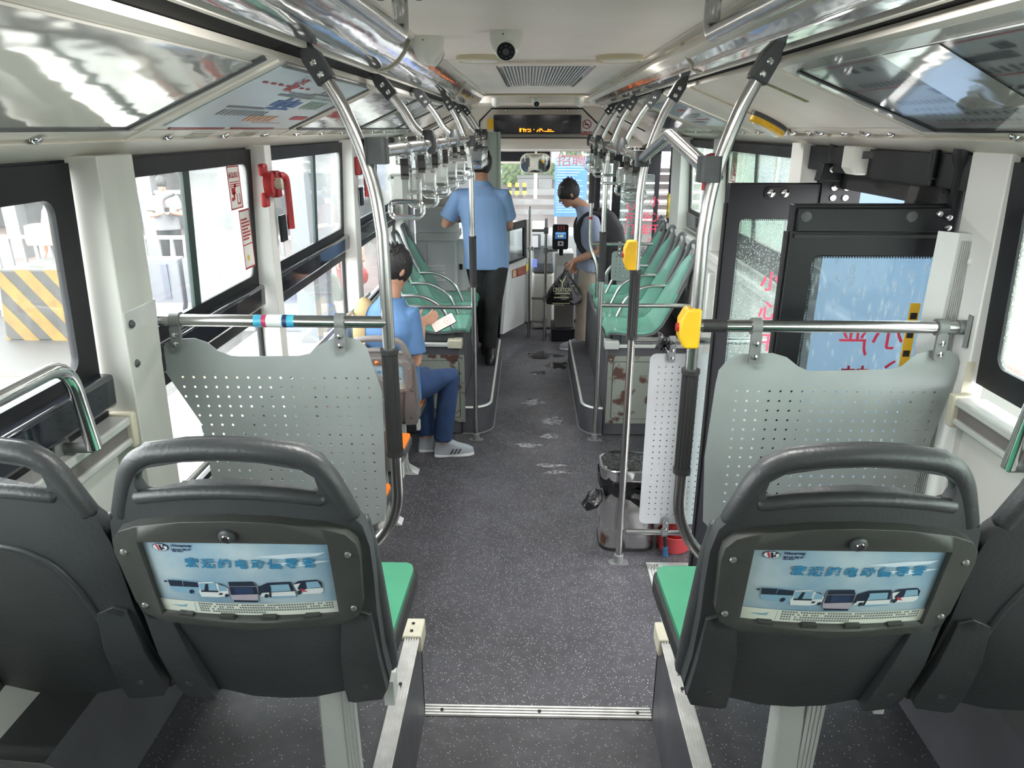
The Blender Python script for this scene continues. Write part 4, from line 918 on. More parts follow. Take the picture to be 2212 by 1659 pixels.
# right hatches
RH = [(-.35, 2.22), (2.22, 3.28), (3.28, 3.90), (3.90, 4.9), (4.9, 6.7)]
RLb = ['wide right roof hatch carrying the timetable under clear film, nearest the camera', 'plain right roof hatch with the yellow lamp', 'plain narrow right roof hatch past the yellow lamp', 'right roof hatch holding the small blue route map', 'farthest right roof hatch with mirror film near the front door']
RHO = []
for i, ((y0, y1), lb) in enumerate(zip(RH, RLb)): RHO.append(hatch(1, y0, y1, lb, i, latches=3 if i != 1 else 3, slots=i != 1))
q = MB(); hatch_slab(q, 1, .18, .86, .6, 2.05, .001, .004); tt = q.build('timetable', mat('timetable_paper', (.78,.79,.80), .25, noise=.12, nscale=3, coat=.5), RHO[0], 0)
map_art(tt, 1, .6, 2.05, .18, .86, .0052, 2, [('table_lines', pr_r, [(0, 1, .02, .03), (0, 1, .36, .373), (0, 1, .93, .94)]),
    ('table_marks', mat('map_ink', (.05,.055,.07), .5), marks(.05, .95, .28, .34, 46, .5)+marks(.1, .95, .56, .62, 44, .5)+marks(.05, .95, .68, .72, 40, .4)+marks(.05, .95, .76, .80, 37, .4)+marks(.05, .95, .86, .90, 46, .5)+[(.48, .62, .16, .22), (.5, .64, .48, .52), (.12, .2, .18, .24)]+marks(.3, .44, .42, .50, 3, .5)+marks(.66, .8, .42, .50, 3, .5)+marks(.4, .52, .08, .14, 2, .5)+marks(.8, .9, .08, .14, 2, .5))])
q = MB(); hatch_slab(q, 1, .10, .90, .45, 2.15, .007, .0085); q.build('film_cover', glass_mat('clear_film', (.95,.96,.97), .14, (.7,.72,.74), spec_rough=.05), RHO[0], 0)
q = MB(); hatch_slab(q, 1, .16, .89, 2.07, 2.095, .001, .011); hatch_slab(q, 1, .885, .90, .5, 2.08, .001, .010); q.build('edge_seal', 'black', RHO[0], 0)
for (ya, ta, yb2, tb) in ((1.40, .17, 1.62, .66), (.80, .10, 1.08, .75)):    # strips of bare film where the print is rubbed away
    q = MB(); rnd = random.Random(int(ya*100)); q.add([hatch_pt(1, t, y, .0094+.001*rnd.random()) for y, t in ((ya, ta), (ya+.22, ta), (yb2+.10, tb), (yb2-.13, tb))], [(0,1,2,3)]); q.build('bare_film', 'filmL', RHO[0], 0, recalc=False)
q = MB(); hatch_slab(q, 1, .22, .80, 4.0, 4.75, .001, .004); m2_ = q.build('route_map', 'filmL' if 0 else mat('map_paper_r', (.46,.58,.68), .3, coat=.3), RHO[3], 0)
map_art(m2_, 1, 4.0, 4.75, .22, .80, .0052, 3, [('map_lines', pr_r, [(.25, .5, .30, .36)]+marks(.2, .6, .70, .75, 6)), ('map_bars', pr_k, marks(.1, .5, .5, .54, 8)+marks(.5, .9, .8, .85, 8)+[(.3, .7, .6, .62)])])
q = MB(); hatch_slab(q, 1, .12, .86, 4.98, 6.6, .001, .006); q.build('film_sheet', 'film', RHO[4], 0)
# oval yellow lamp and a sticker on the second right hatch, round headed screws
_p0 = hatch_pt(1, .5, 2.5, .0); _n = (hatch_pt(1, 1, 2)-hatch_pt(1, 0, 2)).cross(Vector((0,1,0))); lc = PP(1664, 259, _p0, _n); lc1 = PP(1640, 243, _p0, _n); lc2 = PP(1692, 276, _p0, _n); a_ = (lc2-lc1).normalized(); nrm = Vector((0,1,0)).cross((hatch_pt(1, 1, 2)-hatch_pt(1, 0, 2)).normalized()); b__ = nrm.cross(a_); nrm = nrm if nrm.z < 0 else -nrm
root = thing('oval_lamp', 'oval yellow rimmed lamp on the plain right roof hatch', 'lamp', lc)
def ovl(r1, r2, h0, h1, nm, m):
    q = MB(); n = 24
    q.loft([[lc+a_*(r1*k_*math.cos(2*math.pi*k/n))+b__*(r2*k_*math.sin(2*math.pi*k/n))+nrm*h for k in range(n)] for k_, h in ((1, h0), (1, h1), (.86, h1+.006))]); return q.build(nm, m, root, 40)
ovl(.128, .052, 0, .016, 'lamp_base', 'bracket'); ovl(.123, .048, .014, .036, 'lamp_rim', 'yellow'); ovl(.10, .036, .036, .044, 'lens', mat('lamp_lens', (.7,.72,.68), .3))
q = MB(); hatch_slab(q, 1, .22, .50, 2.475, 2.51, .001, .0016); q.build('sticker', mat('green_sticker', (.30,.36,.12), .5, noise=.7, nscale=40), RHO[1], 0)
q = MB()
for y in (2.55, 2.95, 3.25): q.lathe([(.02, 0), (.02, .006), (.012, .014), (.002, .015)], hatch_pt(1, .93, y, .002), 14, nrm)
q.build('round_knob', 'chrome', RHO[1])
# narrow cream seams between right hatches
for y in (2.22, 3.28, 3.90, 4.9):
    q = MB(); hatch_slab(q, 1, .085, 1, y-.008, y+.008, -.01, .005); struct(q.build('trim_28', 'lampc' if y in (3.28,) else 'cream', None, 0))
for y in (1.84, 2.98, 4.15, 5.3):
    q = MB(); hatch_slab(q, -1, .085, 1, y-.010, y+.010, -.01, .006); struct(q.build('trim_29', 'cream', None, 0))

# ================================================================== CEILING FITTINGS
for s, px in ((-1, (822, 62)), (1, (1528, 60))):
    x = -.385 if s < 0 else .345; y = 1.86
    o = rail('ceiling_handrail', [(x, y, 2.43), (x, y, 2.335), (x-s*-.0-s*.0, y-.9, 2.335)], 'steel ceiling handrail ending in a bend at the %s of the aisle' % ('left' if s < 0 else 'right'), fil=.05, r=.019)
    q = MB(); q.plate(rrect(.13, .05, .02, 4, x, y), [], lambda u, v, w_: Vector((u, v, 2.422+w_)), .008); f = q.build('ceiling_flange', 'clampg', o)
    q = MB()
    for dx in (-.045, .045): q.cyl((x+dx, y, 2.422), (x+dx, y, 2.412), .008, seg=8)
    q.build('bolt', 'bracket', f)
def dome(x, y, z, r, label, face, m='whitep', small=False):
    root = thing('dome_camera', label, 'camera', (x, y, z), 'ceiling cameras')
    c = Vector((x, y, z)); d = Vector(face).normalized()
    q = MB(); q.lathe([(r, 0), (r, -.16*r), (r*.97, -.55*r), (r*.80, -1.05*r), (r*.5, -1.45*r), (r*.1, -1.6*r)], c, 24); q.build('housing', m, root, 50)
    b = c+Vector((0, 0, -.75*r))+d*r*.22
    q = MB(); q.lathe([(r*.64, 0), (r*.66, r*.45), (r*.60, r*.62), (r*.54, r*.64)], b, 24, d); h = q.build('eye_ring', m, root, 50)
    q = MB(); q.lathe([(r*.56, r*.60), (r*.52, r*.68), (r*.02, r*.71)], b, 24, d); g_ = q.build('lens_face', 'black', root, 50)
    q = MB(); a, bb = frame_from(d)
    for k in range(8): p = b+d*r*.70+(a*math.cos(k*math.pi/4)+bb*math.sin(k*math.pi/4))*r*.36; q.lathe([(r*.055, 0), (r*.03, r*.03)], p, 8, d)
    q.lathe([(r*.2, 0), (r*.12, r*.05), (r*.01, r*.06)], b+d*r*.70, 14, d); q.build('lens', 'bracket', g_)
    q = MB()
    for k in range(3): an = R(20+k*120); q.ell(c+Vector((math.cos(an)*r*.97, math.sin(an)*r*.97, -.25*r)), r*.05, r*.05, r*.05, 8, 5)
    q.build('screw', 'dark', root); return root
pc = P(1093, 65, Z=2.43); dome(pc.x, pc.y+.03, 2.43, .055, 'larger white dome camera facing the rear over the aisle', (.0, -1, -.55))
pc = P(921, 78, Z=2.43); dome(pc.x, pc.y+.03, 2.43, .056, 'white dome camera turned to the front door, left of the aisle', (.8, .45, -.55))
for px, fc, lb in ((1072, (-.6, .5, -.6), 'small white corner camera left over the display'), (1158, (.15, -1, -.5), 'small white dome camera centred over the display'), (1252, (.6, .5, -.6), 'small white corner camera right over the display')):
    p = P(px, 212, Y=7.36); dome(p.x, 7.36, p.z, .048, lb, fc)
# round lamps, unlit themselves; the pair above the camera is unseen
for i, (x, y, lb) in enumerate(((-.30, 3.43, 'round cream rimmed ceiling lamp on the left'), (.315, 3.43, 'round cream rimmed ceiling lamp on the right'), (-.28, 1.2, 'unseen round ceiling lamp above the camera on the left'), (.28, 1.2, 'unseen round ceiling lamp above the camera on the right'))):
    root = thing('ceiling_lamp', lb, 'lamp', (x, y, 2.43)); 
    q = MB(); q.lathe([(.105, 0), (.105, -.018), (.095, -.024), (.085, -.018)], (x, y, 2.43), 28); q.build('lamp_rim', 'lampc', root, 50)
    q = MB(); q.lathe([(.085, -.012), (.08, -.022), (.01, -.026)], (x, y, 2.43), 28); q.build('diffuser', mat('lamp_diffuser', (.78,.77,.72), .4), root, 50)
    ld = bpy.data.lights.new('added_fill_light', 'AREA'); ld.shape = 'DISK'; ld.size = .18; ld.energy = 1.2; ld.color = (1, .98, .94)  # added fill light under the unlit lamp, brightens the cabin
    lo_ = bpy.data.objects.new('added_fill_light', ld); COL.objects.link(lo_); lo_.location = (x, y, 2.398); lo_['kind'] = 'helper'; lo_.parent = root; lo_.location = Vector((x, y, 2.398))-off(root)
# return-air grille
a, b, c, d = P(1070, 137, Z=2.43), P(1275, 137, Z=2.43), P(1240, 181, Z=2.43), P(1100, 181, Z=2.43)
gx0, gx1, gy0, gy1 = -.235, .235, a.y-.0, d.y+.02
root = thing('air_grille', 'ribbed return air grille in the ceiling ahead of the cameras', 'grille', (0, (gy0+gy1)/2, 2.43))
q = MB(); q.plate([(gx0-.10, gy0-.12), (gx1+.10, gy0-.12), (gx1+.10, gy1+.1), (gx0-.10, gy1+.1)], [[(gx0-.01, gy0-.01), (gx1+.01, gy0-.01), (gx1+.01, gy1+.01), (gx0-.01, gy1+.01)]], lambda u, v, w_: Vector((u, v, 2.416+w_)), .014); q.build('grille_rim', 'ceil', root, bevel=.004)
q = MB(); q.box(gx0, gx1, gy0, gy1, 2.427, 2.4295); q.build('grille_back', 'bracket', root, 0)
proto = None
for k in range(26):
    x = gx0+.022+(gx1-gx0-.044)*k/25
    if proto is None:
        q = MB(); q.box(-.0038, .0038, gy0+.01, gy1-.01, -.012, 0); q.map(lambda v: v+Vector((0, 0, 2.427))); proto = q.build('slat', 'aluw', root, 0); pl0 = proto.location.copy(); proto.location.x += x
    else: c_ = proto.copy(); COL.objects.link(c_); c_.location.x = pl0.x+x
q = MB(); q.box(gx0, gx0+.02, gy0, gy1, 2.41, 2.428); q.box(gx1-.02, gx1, gy0, gy1, 2.41, 2.428); q.build('end_bar', 'chrome', root, 0)
# long ceiling light unit in front of the header
ya, yb2 = 7.0, 7.28
root = thing('ceiling_vent_bar', 'long cream vent bar across the ceiling before the display', 'vent', (0, 7.1, 2.42))
q = MB(); q.box(-.50, .50, 6.98, 7.06, 2.412, 2.431); q.build('bar', 'lampc', root, bevel=.004)
q = MB(); q.box(-.33, .33, 7.07, 7.20, 2.415, 2.43); q.build('tray', 'beige', root, bevel=.004)
q = MB()
for k in range(28): q.box(-.2+.4*k/27-.004, -.2+.4*k/27+.004, 7.066, 7.074, 2.414, 2.428)
q.build('vent_slots', 'dark', root, 0)
# ------------------------------------------------------------------ destination display and no smoking sign
root = thing('display_board', 'long black message display over the windscreen with an orange line of text', 'display', (0, YF, 2.17))
p0, p1_ = P(1066, 248, Y=YF-.05), P(1254, 290, Y=YF-.05)
q = MB(); q.box(p0.x, p1_.x, YF-.05, YF+.03, p1_.z, p0.z); q.build('display_case', 'gloss', root, bevel=.004)
c0 = P(1122, 285, Y=YF-.053); c1 = P(1197, 269, Y=YF-.053); led = mat('orange_led', (1, .20, .01), .5, emit=.42)
hh = (c1.z-c0.z); rnd = random.Random(11)
# the lit lower half of a scrolling line of characters, as it shows in the photograph
q = MB(); segs = []
for (a, b, lo_, hi_) in ((0,.05,0,.5), (.03,.10,.35,.45), (.11,.14,0,.5), (.14,.20,.25,.4), (.17,.2,0,.2), (.22,.33,.3,.42), (.24,.31,0,.12), (.31,.34,.05,.2), (.41,.43,.25,.4), (.50,.53,0,.2), (.53,.56,.15,.35), (.58,.60,.0,.5), (.61,.66,.25,.45), (.66,.70,.08,.2), (.72,1.0,.02,.13), (.82,.84,.1,.42), (.84,.93,.25,.34)):
    x0, x1 = c0.x+(c1.x-c0.x)*a, c0.x+(c1.x-c0.x)*b; q.box(x0, x1, YF-.053, YF-.0505, c0.z+hh*lo_, c0.z+hh*hi_)
q.build('lit_characters', led, root, 0)
a, b = P(1258, 257, Y=YF), P(1278, 291, Y=YF); cx = (a.x+b.x)/2
root = thing('no_smoking_sign', 'white no smoking sign with red base strip right of the display', 'sign', (cx, YF, b.z))
q = MB(); q.box(a.x-.01, b.x+.01, YF+.010, YF+.019, b.z, a.z); q.build('plate', 'white', root, 0)
q = MB(); q.box(a.x-.01, b.x+.01, YF+.007, YF+.0105, b.z, b.z+.034); rs = q.build('base_strip', 'red', root, 0)
text('禁止吸烟', (cx, YF+.0065, b.z+.017), (1,0,0), (0,0,1), .030, 'white', rs)
cz = a.z-.052
q = MB(); q.tube([(cx+.043*math.cos(R(k*15)), YF+.008, cz+.043*math.sin(R(k*15))) for k in range(24)], .0045, 6, closed=True); q.cyl((cx-.03, YF+.006, cz+.03), (cx+.03, YF+.006, cz-.03), .0045, seg=6); q.build('ring', 'red', root)
q = MB(); q.box(cx-.026, cx+.02, YF+.0085, YF+.0105, cz-.008, cz+.004); q.box(cx-.02, cx-.012, YF+.0085, YF+.0105, cz+.006, cz+.026); q.build('cigarette', 'bracket', root, 0)
q = MB()
for px in (1092, 1158, 1226):
    p = P(px, 238, Y=YF); q.lathe([(.016, 0), (.016, .012), (.008, .03), (.001, .031)], (p.x, YF+.02, p.z), 10, (0, -1, 0))
q.build('latch', 'chrome', fw)
q = MB(); p = P(1063, 268, Y=YF-.06); q.box(p.x-.05, p.x+.02, YF-.04, YF-.03, p.z-.05, p.z+.05); solo(q.build('yellow_label', 'yellow', None, 0), 'small yellow label at the left end of the display', 'label')

# ================================================================== HAND STRAPS
def make_strap(label, group):
    root = thing('hand_strap', label, 'hand strap', (0, 0, 0), group)
    n = 12; q = MB()
    q.loft([[Vector((rr*math.sin(R(360*k/n)), dy, rr*math.cos(R(360*k/n)))) for k in range(n)] for dy, rr in ((-.021, RT+.001), (-.021, RT+.008), (.021, RT+.008), (.021, RT+.001))])
    q.box(-.012, .012, -.012, .012, RT, RT+.018); q.box(-.024, .024, -.016, .016, -.046, -.018); q.build('clip', 'clearh', root, 40, .003)
    q = MB(); q.box(-.0125, .0125, -.003, .003, -.090, -.028); q.build('strap_band', mat('strap_web', (.045,.042,.040), .6), root, 0, .002)
    q = MB(); q.plate(rrect(.092, .082, .008, 3, 0, -.118), [], lambda u, v, w_: Vector((u, -.005+w_, v)), .0035); pl = q.build('advert_plate', 'clear', root, 30)
    q = MB(); q.tube([(x, -.003, z) for x, z in rrect(.094, .084, .009, 3, 0, -.118)], .0036, 6, closed=True, hint=(0,1,0)); q.build('plate_rim', 'clearh', pl)
    q = MB()
    for x, z in ((-.038,-.084), (.038,-.084)): q = MB(); q.cyl((x, -.009, z), (x, .003, z), .004, seg=8); q.build('rivet', 'clampg', pl)
    q = MB(); q.tube([(x, 0, z) for x, z in rrect(.102, .048, .020, 5, 0, -.180)], .0082, 8, closed=True, hint=(0,1,0)); q.build('grip', 'clearh', root, 60)
    return root
sp = make_strap('nearest clear hand strap on the left rail, by the first pole', 'clear plastic hand straps on the left rail'); used = False
LY = (2.26, 2.62, 3.0, 3.38, 3.83, 4.25, 5.30, 5.48, 5.66, 5.9)
ordn = ('nearest', 'second', 'third', 'fourth', 'fifth', 'sixth', 'seventh', 'eighth', 'ninth', 'tenth')
for i, y in enumerate(LY):
    if i == 0: sp.location = (-.46, y, 2.072)
    else: copy_tree(sp, (-.46, y, 2.072-.001*i), label='%s clear hand strap from the camera on the left rail' % ordn[i])
for i, y in enumerate((3.42, 3.72, 4.42, 5.02, 5.48, 5.80)):
    copy_tree(sp, (.41, y, 2.016+.004*i), label='%s clear hand strap from the camera on the right rail' % ordn[i], group='clear plastic hand straps on the right rail')

# ================================================================== EMERGENCY HAMMERS AND STICKERS
def hammer(side, y, z, label, bell=True):
    x = side*(1.185-.055*(z-1.2)-.055)*1.0; s = side
    root = thing('emergency_hammer', label, 'hammer', (x, y, z-.2))
    q = MB(); q.box(x-s*.0, x-s*.035, y-.025, y+.025, z-.055, z+.045); q.build('holder', 'dred', root, 30, .006)
    q = MB(); q.tube(fillet([(x-s*.030, y+.012, z+.025), (x-s*.042, y+.06, z+.02), (x-s*.042, y+.066, z-.05), (x-s*.042, y+.066, z-.185)], .02, 4), [.018]*5+[.0165]*3+[.017]*4 if False else .0165, 8, flat=.8); q.build('hammer', 'red', root, 50)
    q = MB(); q.box(x-s*.004, x-s*.014, y+.03, y+.095, z-.235, z-.13); q.build('back_plate', 'black', root, 0)
    if bell:
        q = MB(); q.lathe([(.046, 0), (.048, .012), (.044, .03), (.020, .034), (.018, .03)], (x-s*.006, y-.075, z+.0), 24, (-s, .15, 0)); q.build('bell_housing', 'red', root, 40)
        q = MB(); q.lathe([(.02, .0), (.022, .035), (.014, .042), (.001, .043)], (x-s*.02, y-.045, z), 14, (-s, .3, 0)); q.build('bell_lens', 'beige', root, 40)
        q = MB(); q.box(x+s*.01, x-s*.014, y-.10, y-.05, z+.03, z+.075); q.build('bell_mount', 'red', root, 30, .008); q = MB(); q.box(x+s*.01, x-s*.012, y-.105, y-.055, z-.085, z-.03); q.build('bell_mount', 'red', root, 30, .008)
hammer(-1, 2.86, 1.93, 'red emergency hammer with round bell on the second left pillar')
hammer(-1, 4.30, 1.93, 'red emergency hammer alone on the third left pillar', False)
hammer(1, 4.70, 1.94, 'red emergency hammer with round bell on the right pillar')
def sticker(x, y, z, wy, hz, side, label, kind):
    root = thing('window_sticker', label, 'sticker', (x, y, z)); s = -side
    q = MB(); q.box(x, x+s*.0008, y-wy/2, y+wy/2, z-hz/2, z+hz/2); q.build('sheet', mat('sticker_clear', (.80,.80,.76), .4), root, 0)
    q = MB(); f = lambda a0, a1, b0, b1: q.box(x+s*.001, x+s*.0016, y-wy/2+wy*a0, y-wy/2+wy*a1, z-hz/2+hz*b0, z-hz/2+hz*b1)
    for a in ((0,1,0,.03), (0,1,.97,1), (0,.05,0,1), (.95,1,0,1)): f(*a)
    if kind == 'exit':
        f(.2, .5, .35, .5); f(.3, .42, .22, .40); f(.42, .6, .5, .58); f(.15, .3, .2, .28); f(.58, .84, .1, .14); f(.58, .62, .12, .35); f(.8, .84, .12, .35)
        for k in range(3): f(.12, .88, .62-.05*k, .64-.05*k)
    else:
        for k in range(7): f(.12, .88 if k % 3 else .7, .82-.055*k, .85-.055*k)
        f(.05, .95, .40, .42)
    q.build('print', 'red', root, 0)
    if kind == 'exit': text('应急出口', (x+s*.0018, y, z+hz*.28), (0, 1, 0) if side < 0 else (0, -1, 0), (0, 0, 1), wy*.21, 'red', root)
    else:
        q = MB(); q.add([(x+s*.0017, y+wy*(.1+.12*math.cos(R(k*30)))-.02, z-hz*.32+wy*.12*math.sin(R(k*30))) for k in range(12)], [tuple(range(12))]); q.build('flame', 'yellow', root, 0, recalc=False)
xs_ = -1.185+.055*.68-.02
sticker(xs_+.03, 2.62, 1.93, .11, .15, -1, 'red and white emergency exit sticker left of the near bell', 'exit')
sticker(xs_+.018, 2.705, 1.735, .10, .22, -1, 'tall red printed notice on the window under the near bell', 'notice')
sticker(1.185-.055*.72+.012, 4.50, 1.91, .12, .17, 1, 'red printed emergency sticker on the right wet window', 'exit')

# ================================================================== MIDDLE DOOR
def leaf(y, x0, x1, z0, z1, label, gm, gx0, gx1, gz0, gz1):
    root = thing('door_leaf', label, 'door', ((x0+x1)/2, y, z0))
    q = MB(); q.plate([(x0, z0), (x1, z0), (x1, z1), (x0, z1)], [rrect(gx1-gx0, gz1-gz0, .02, 3, (gx0+gx1)/2, (gz0+gz1)/2)], lambda u, v, w_: Vector((u, y-.02+w_, v)), .04); q.build('leaf_frame', 'black', root, 30, .004)
    q = MB(); q.box(gx0-.01, gx1+.01, y-.003, y+.001, gz0-.01, gz1+.01); pn = q.build('pane', gm, root, 0)
    q = MB()                                          # printed dot band along the pane edges
    for x in (gx0+.003, gx0+.010):
        k = 0; z = gz0
        while z < gz1: q.box(x-.002, x+.002, y-.0045, y-.0035, z, z+.004); z += .008
    z = gz1-.004; x = gx0
    while x < gx1: q.box(x, x+.004, y-.0045, y-.0035, z-.003, z+.002); x += .008
    q.build('dot_band', 'black', pn, 0)
    q = MB(); q.tube([(x0-.004, y, z0+.02), (x0-.004, y, z1-.08)], .010, 8); q.build('rubber_edge', 'rubber', root)
    return root
ya, yb2 = 3.05, 2.15
far = leaf(ya, .745, 1.165, .02, P(1600, 395, Y=ya).z, 'far glazed door leaf folded into the bus with red characters', 'glassd2', .80, 1.13, .12, 1.775)
near = leaf(yb2, .69, 1.165, .02, P(1800, 440, Y=yb2).z, 'near glazed door leaf folded into the bus, streaked with rain', 'glassd', .765, 1.15, .12, 1.772)
redp = mat('red_vinyl_letters', (.62,.04,.09), .5)
for ch, (px, py), sz in (('小', (1664, 611), .088), ('心', (1659, 674), .088), ('开', (1650, 742), .088), ('门', (1645, 812), .088)):
    p = P(px, py, Y=ya-.005); text(ch, (p.x, ya-.006, p.z), (1,0,0), (0,0,1), sz, redp, far, depth=.0003, bold=.0015)
for col, chars in ((1842, '严禁'), (1918, '小心')):
    for k, ch in enumerate(chars):
        p = P(col, 727+k*82+(16 if col < 1900 else 2), Y=yb2-.005); text(ch, (p.x, yb2-.006, p.z), (-1,0,0), (0,0,1), .10, redp, near, depth=.0006, bold=.0004)
q = MB(); a = P(1650, 417, Y=ya-.025); q.plate(rrect(.105, .05, .022, 5, a.x+.055, a.z), [], lambda u, v, w_: Vector((u, ya-.026+w_, v)), .006); hp_ = q.build('handle_plate', 'black', far, 30, .002)
q = MB()
for dx in (.028, .085): q.lathe([(.018, 0), (.016, .008), (.008, .014), (.001, .015)], (a.x+dx, ya-.026, a.z), 14, (0, -1, 0))
q.build('bolt', 'chrome', hp_)
a = P(1810, 415, Y=ya-.025); q = MB(); q.plate(rrect(.16, .125, .008, 3, a.x+.01, a.z+.012), [], lambda u, v, w_: Vector((u, ya-.032+w_, v)), .012); q.build('pivot_plate', 'black', far, 30, .003)
q = MB()
for dx in (-.022, .028):
    for dz in (-.022, .018): q.lathe([(.013, 0), (.012, .008), (.006, .009), (.005, .004)], (a.x+dx, ya-.033, a.z+dz), 10, (0, -1, 0))
q.build('bolt', 'chrome', far)
# near leaf upper box detail
q = MB(); q.box(.70, 1.15, yb2-.034, yb2-.018, 1.845, 1.915); ub = q.build('top_box', 'black', near, 30, .004)
for px in (1742, 1970): q = MB(); p = P(px, 468, Y=yb2-.035); q.lathe([(.017, 0), (.015, .003), (.002, .004)], (p.x, yb2-.034, p.z), 16, (0, -1, 0)); q.build('cap', 'bracket', ub)
q = MB()
for px, py in ((2030, 462), (2050, 470), (2048, 492)): p = P(px, py, Y=yb2-.035); q.lathe([(.010, 0), (.008, .006), (.001, .008)], (p.x, yb2-.034, p.z), 10, (0, -1, 0))
q.build('bolt', 'chrome', ub)
q = MB(); q.box(.70, 1.15, yb2-.028, yb2-.020, 1.828, 1.838); q.build('seal', 'rubber', near, 0)
# hinge arm, shafts, motor cover, header with brush
q = MB(); q.box(1.14, 1.30, 2.06, 3.30, 1.965, 2.06); hd = solo(q.build('door_header', 'black', None, 30), 'black header beam with a dusty brush strip over the middle door', 'door header')
q = MB(); q.box(1.19, 1.205, 2.1, 3.28, 1.90, 1.97); q.build('brush', 'rubber', hd)
a = P(1790, 345, Y=3.04)
root = thing('door_pivot', 'pivot shaft and hinge block on top of the far door leaf', 'door hinge', (a.x, 3.05, 1.92))
q = MB(); q.cyl((a.x+.02, 3.05, 1.99), (a.x+.02, 3.05, 2.075), .018); q.cyl((a.x+.02, 3.05, 1.955), (a.x+.02, 3.05, 1.99), .012); q.build('shaft', 'black', root)
b_ = P(1808, 375, Y=3.03); q = MB(); q.prism([(-.075, -.02), (.10, -.02), (.085, .015), (.06, .05), (-.065, .05)], (b_.x, 3.01, b_.z-.01), (1,0,0), (0,0,1), (0, .06, 0)); q.build('hinge_block', 'black', root, 30, .004)
q = MB()
for dx in (-.03, .022): q.lathe([(.013, 0), (.012, .006), (.006, .007), (.005, .003)], (b_.x+dx, 3.008, b_.z+.017), 10, (0, -1, 0))
q.build('bolt', 'alu', root)
a = P(1995, 370, Y=2.3)
root = thing('door_pivot', 'pivot shaft and cone boot on top of the near door leaf', 'door hinge', (a.x, 2.25, 1.92))
q = MB(); q.cyl((a.x, 2.25, 1.99), (a.x, 2.25, 2.07), .014); q.cyl((a.x, 2.25, 1.955), (a.x, 2.25, 1.985), .010); q.build('shaft', 'black', root)
q = MB(); q.prism([(-.055, 0), (.075, 0), (.05, .045), (.035, .062), (-.045, .062)], (a.x, 2.22, 1.905), (1,0,0), (0,0,1), (0, .06, 0)); q.build('boot', 'rubber', root, 30, .004)
for px, y, lb in ((1766, 3.30, 'thick black post beside the far edge of the middle door'), (2082, 2.13, 'thick black post beside the near edge of the middle door')):
    p = P(px, 360, Y=y); q = MB(); q.lathe([(.034, 2.075), (.034, 2.05), (.022, 2.02), (.021, 1.6), (.021, .0)], (p.x, y, 0), 14); solo(q.build('door_post', 'black', None, 40), lb, 'post')
a = P(1868, 350, Y=2.72); q = MB(); q.prism([(-.055, .055), (.075, .05), (.07, .0), (.045, -.045), (-.035, -.045), (-.055, -.02)], (a.x, 2.70, a.z), (1,0,0), (0,0,1), (0, .09, 0)); mc = solo(q.build('motor_cover', 'whitep', None, 30, .006), 'white plastic cover under the roof above the middle door', 'cover')
q = MB(); q.box(a.x-.022, a.x+.02, 2.697, 2.70, a.z+.012, a.z+.038); q.build('silver_label', 'chrome', mc, 0)
# aluminium corner guard on the pillar beside the near leaf, with ribs
a, b = P(2031, 500, Y=2.05), P(2135, 506, Y=1.985); 
root = thing('corner_guard', 'pale ribbed aluminium guard beside the near door leaf', 'guard', (b.x-.05, 2.07, .1))
q = MB(); q.prism([(a.x, 2.06), (a.x+.035, 2.015), (b.x, 1.985), (b.x+.006, 1.995), (a.x+.040, 2.025), (a.x+.006, 2.066)], (0, 0, .05), (1,0,0), (0,1,0), (0, 0, a.z-.05)); q.build('sheet', 'aluw', root, 20)
q = MB()
for k in range(9):
    t = .10+.6*k/8; x = a.x+.035+(b.x-a.x-.035)*t; y = 2.015-.030*t; q.box(x-.0012, x+.0012, y-.0035, y, .06, a.z-.02)
q.build('rib', 'aluw', root, 0)
q = MB(); q.lathe([(.012, 0), (.009, .005), (.001, .007)], (b.x-.025, 1.990, a.z-.075), 12, (0, -1, 0)); q.build('cap', 'whitep', root)
q = MB(); q.box(1.142, 1.165, 1.925, 1.927, 1.35, 1.52); q.map(lambda v: v+Vector((0, -.021, 0))); solo(q.build('masking_tape', 'beige', None, 0), 'torn strip of old beige tape on the white door pillar', 'tape')
a, b = P(2000, 700, Y=2.12), P(2035, 760, Y=2.12); q = MB(); q.box(1.085, 1.115, yb2-.008, yb2-.006, 1.36, 1.63); ys_ = solo(q.build('warning_label', 'yellow', None, 0), 'tall yellow warning label at the edge of the near door leaf', 'label')
q = MB()
for z in (1.40, 1.46, 1.52, 1.58): q.box(1.09, 1.11, yb2-.009, yb2-.008, z, z+.02)
q.build('print', 'dark', ys_, 0)
# wall box beside the far leaf
a, b = P(1543, 562, X=1.07), P(1515, 690, X=1.07)
q = MB(); q.box(1.05, 1.15, 4.45, 5.0, .72, 1.28); solo(q.build('wall_box', 'aluw', None, 30, .012), 'pale grey equipment box on the wall behind the far door leaf', 'box')

# ================================================================== BIN AND EXTINGUISHER
c = P(1357, 1195, Z=0); bx, by = c.x-.005, c.y+.13; bw, bd = .29, .23
root = thing('litter_bin', 'steel litter bin lined with a black bag behind the pole', 'bin', (bx, by, 0))
q = MB(); q.loft([[Vector((bx+x*k, by+y*k, z)) for x, y in rrect(bw, bd, .07, 6)] for k, z in ((.98, .005), (1, .02), (1.02, .42))]); q.build('bin_body', 'binsteel', root, 40)
q = MB(); q.loft([[Vector((bx+x*k, by+y*k, z)) for x, y in rrect(bw, bd, .07, 6)] for k, z in ((1.005, 0), (1.02, .02))]); q.build('bin_foot', 'rubber', root, 40)
q = MB(); n = 28; q.loft([[Vector((bx+x*k, by+y*k, z)) for x, y in rrect(bw, bd, .07, 6)] for k, z in ((1.03, .415), (1.06, .42), (1.06, .475), (1.02, .478), (.93, .475), (.90, .42))], cap=False); q.build('bin_rim', 'chrome', root, 40)
rnd = random.Random(8); rings = []
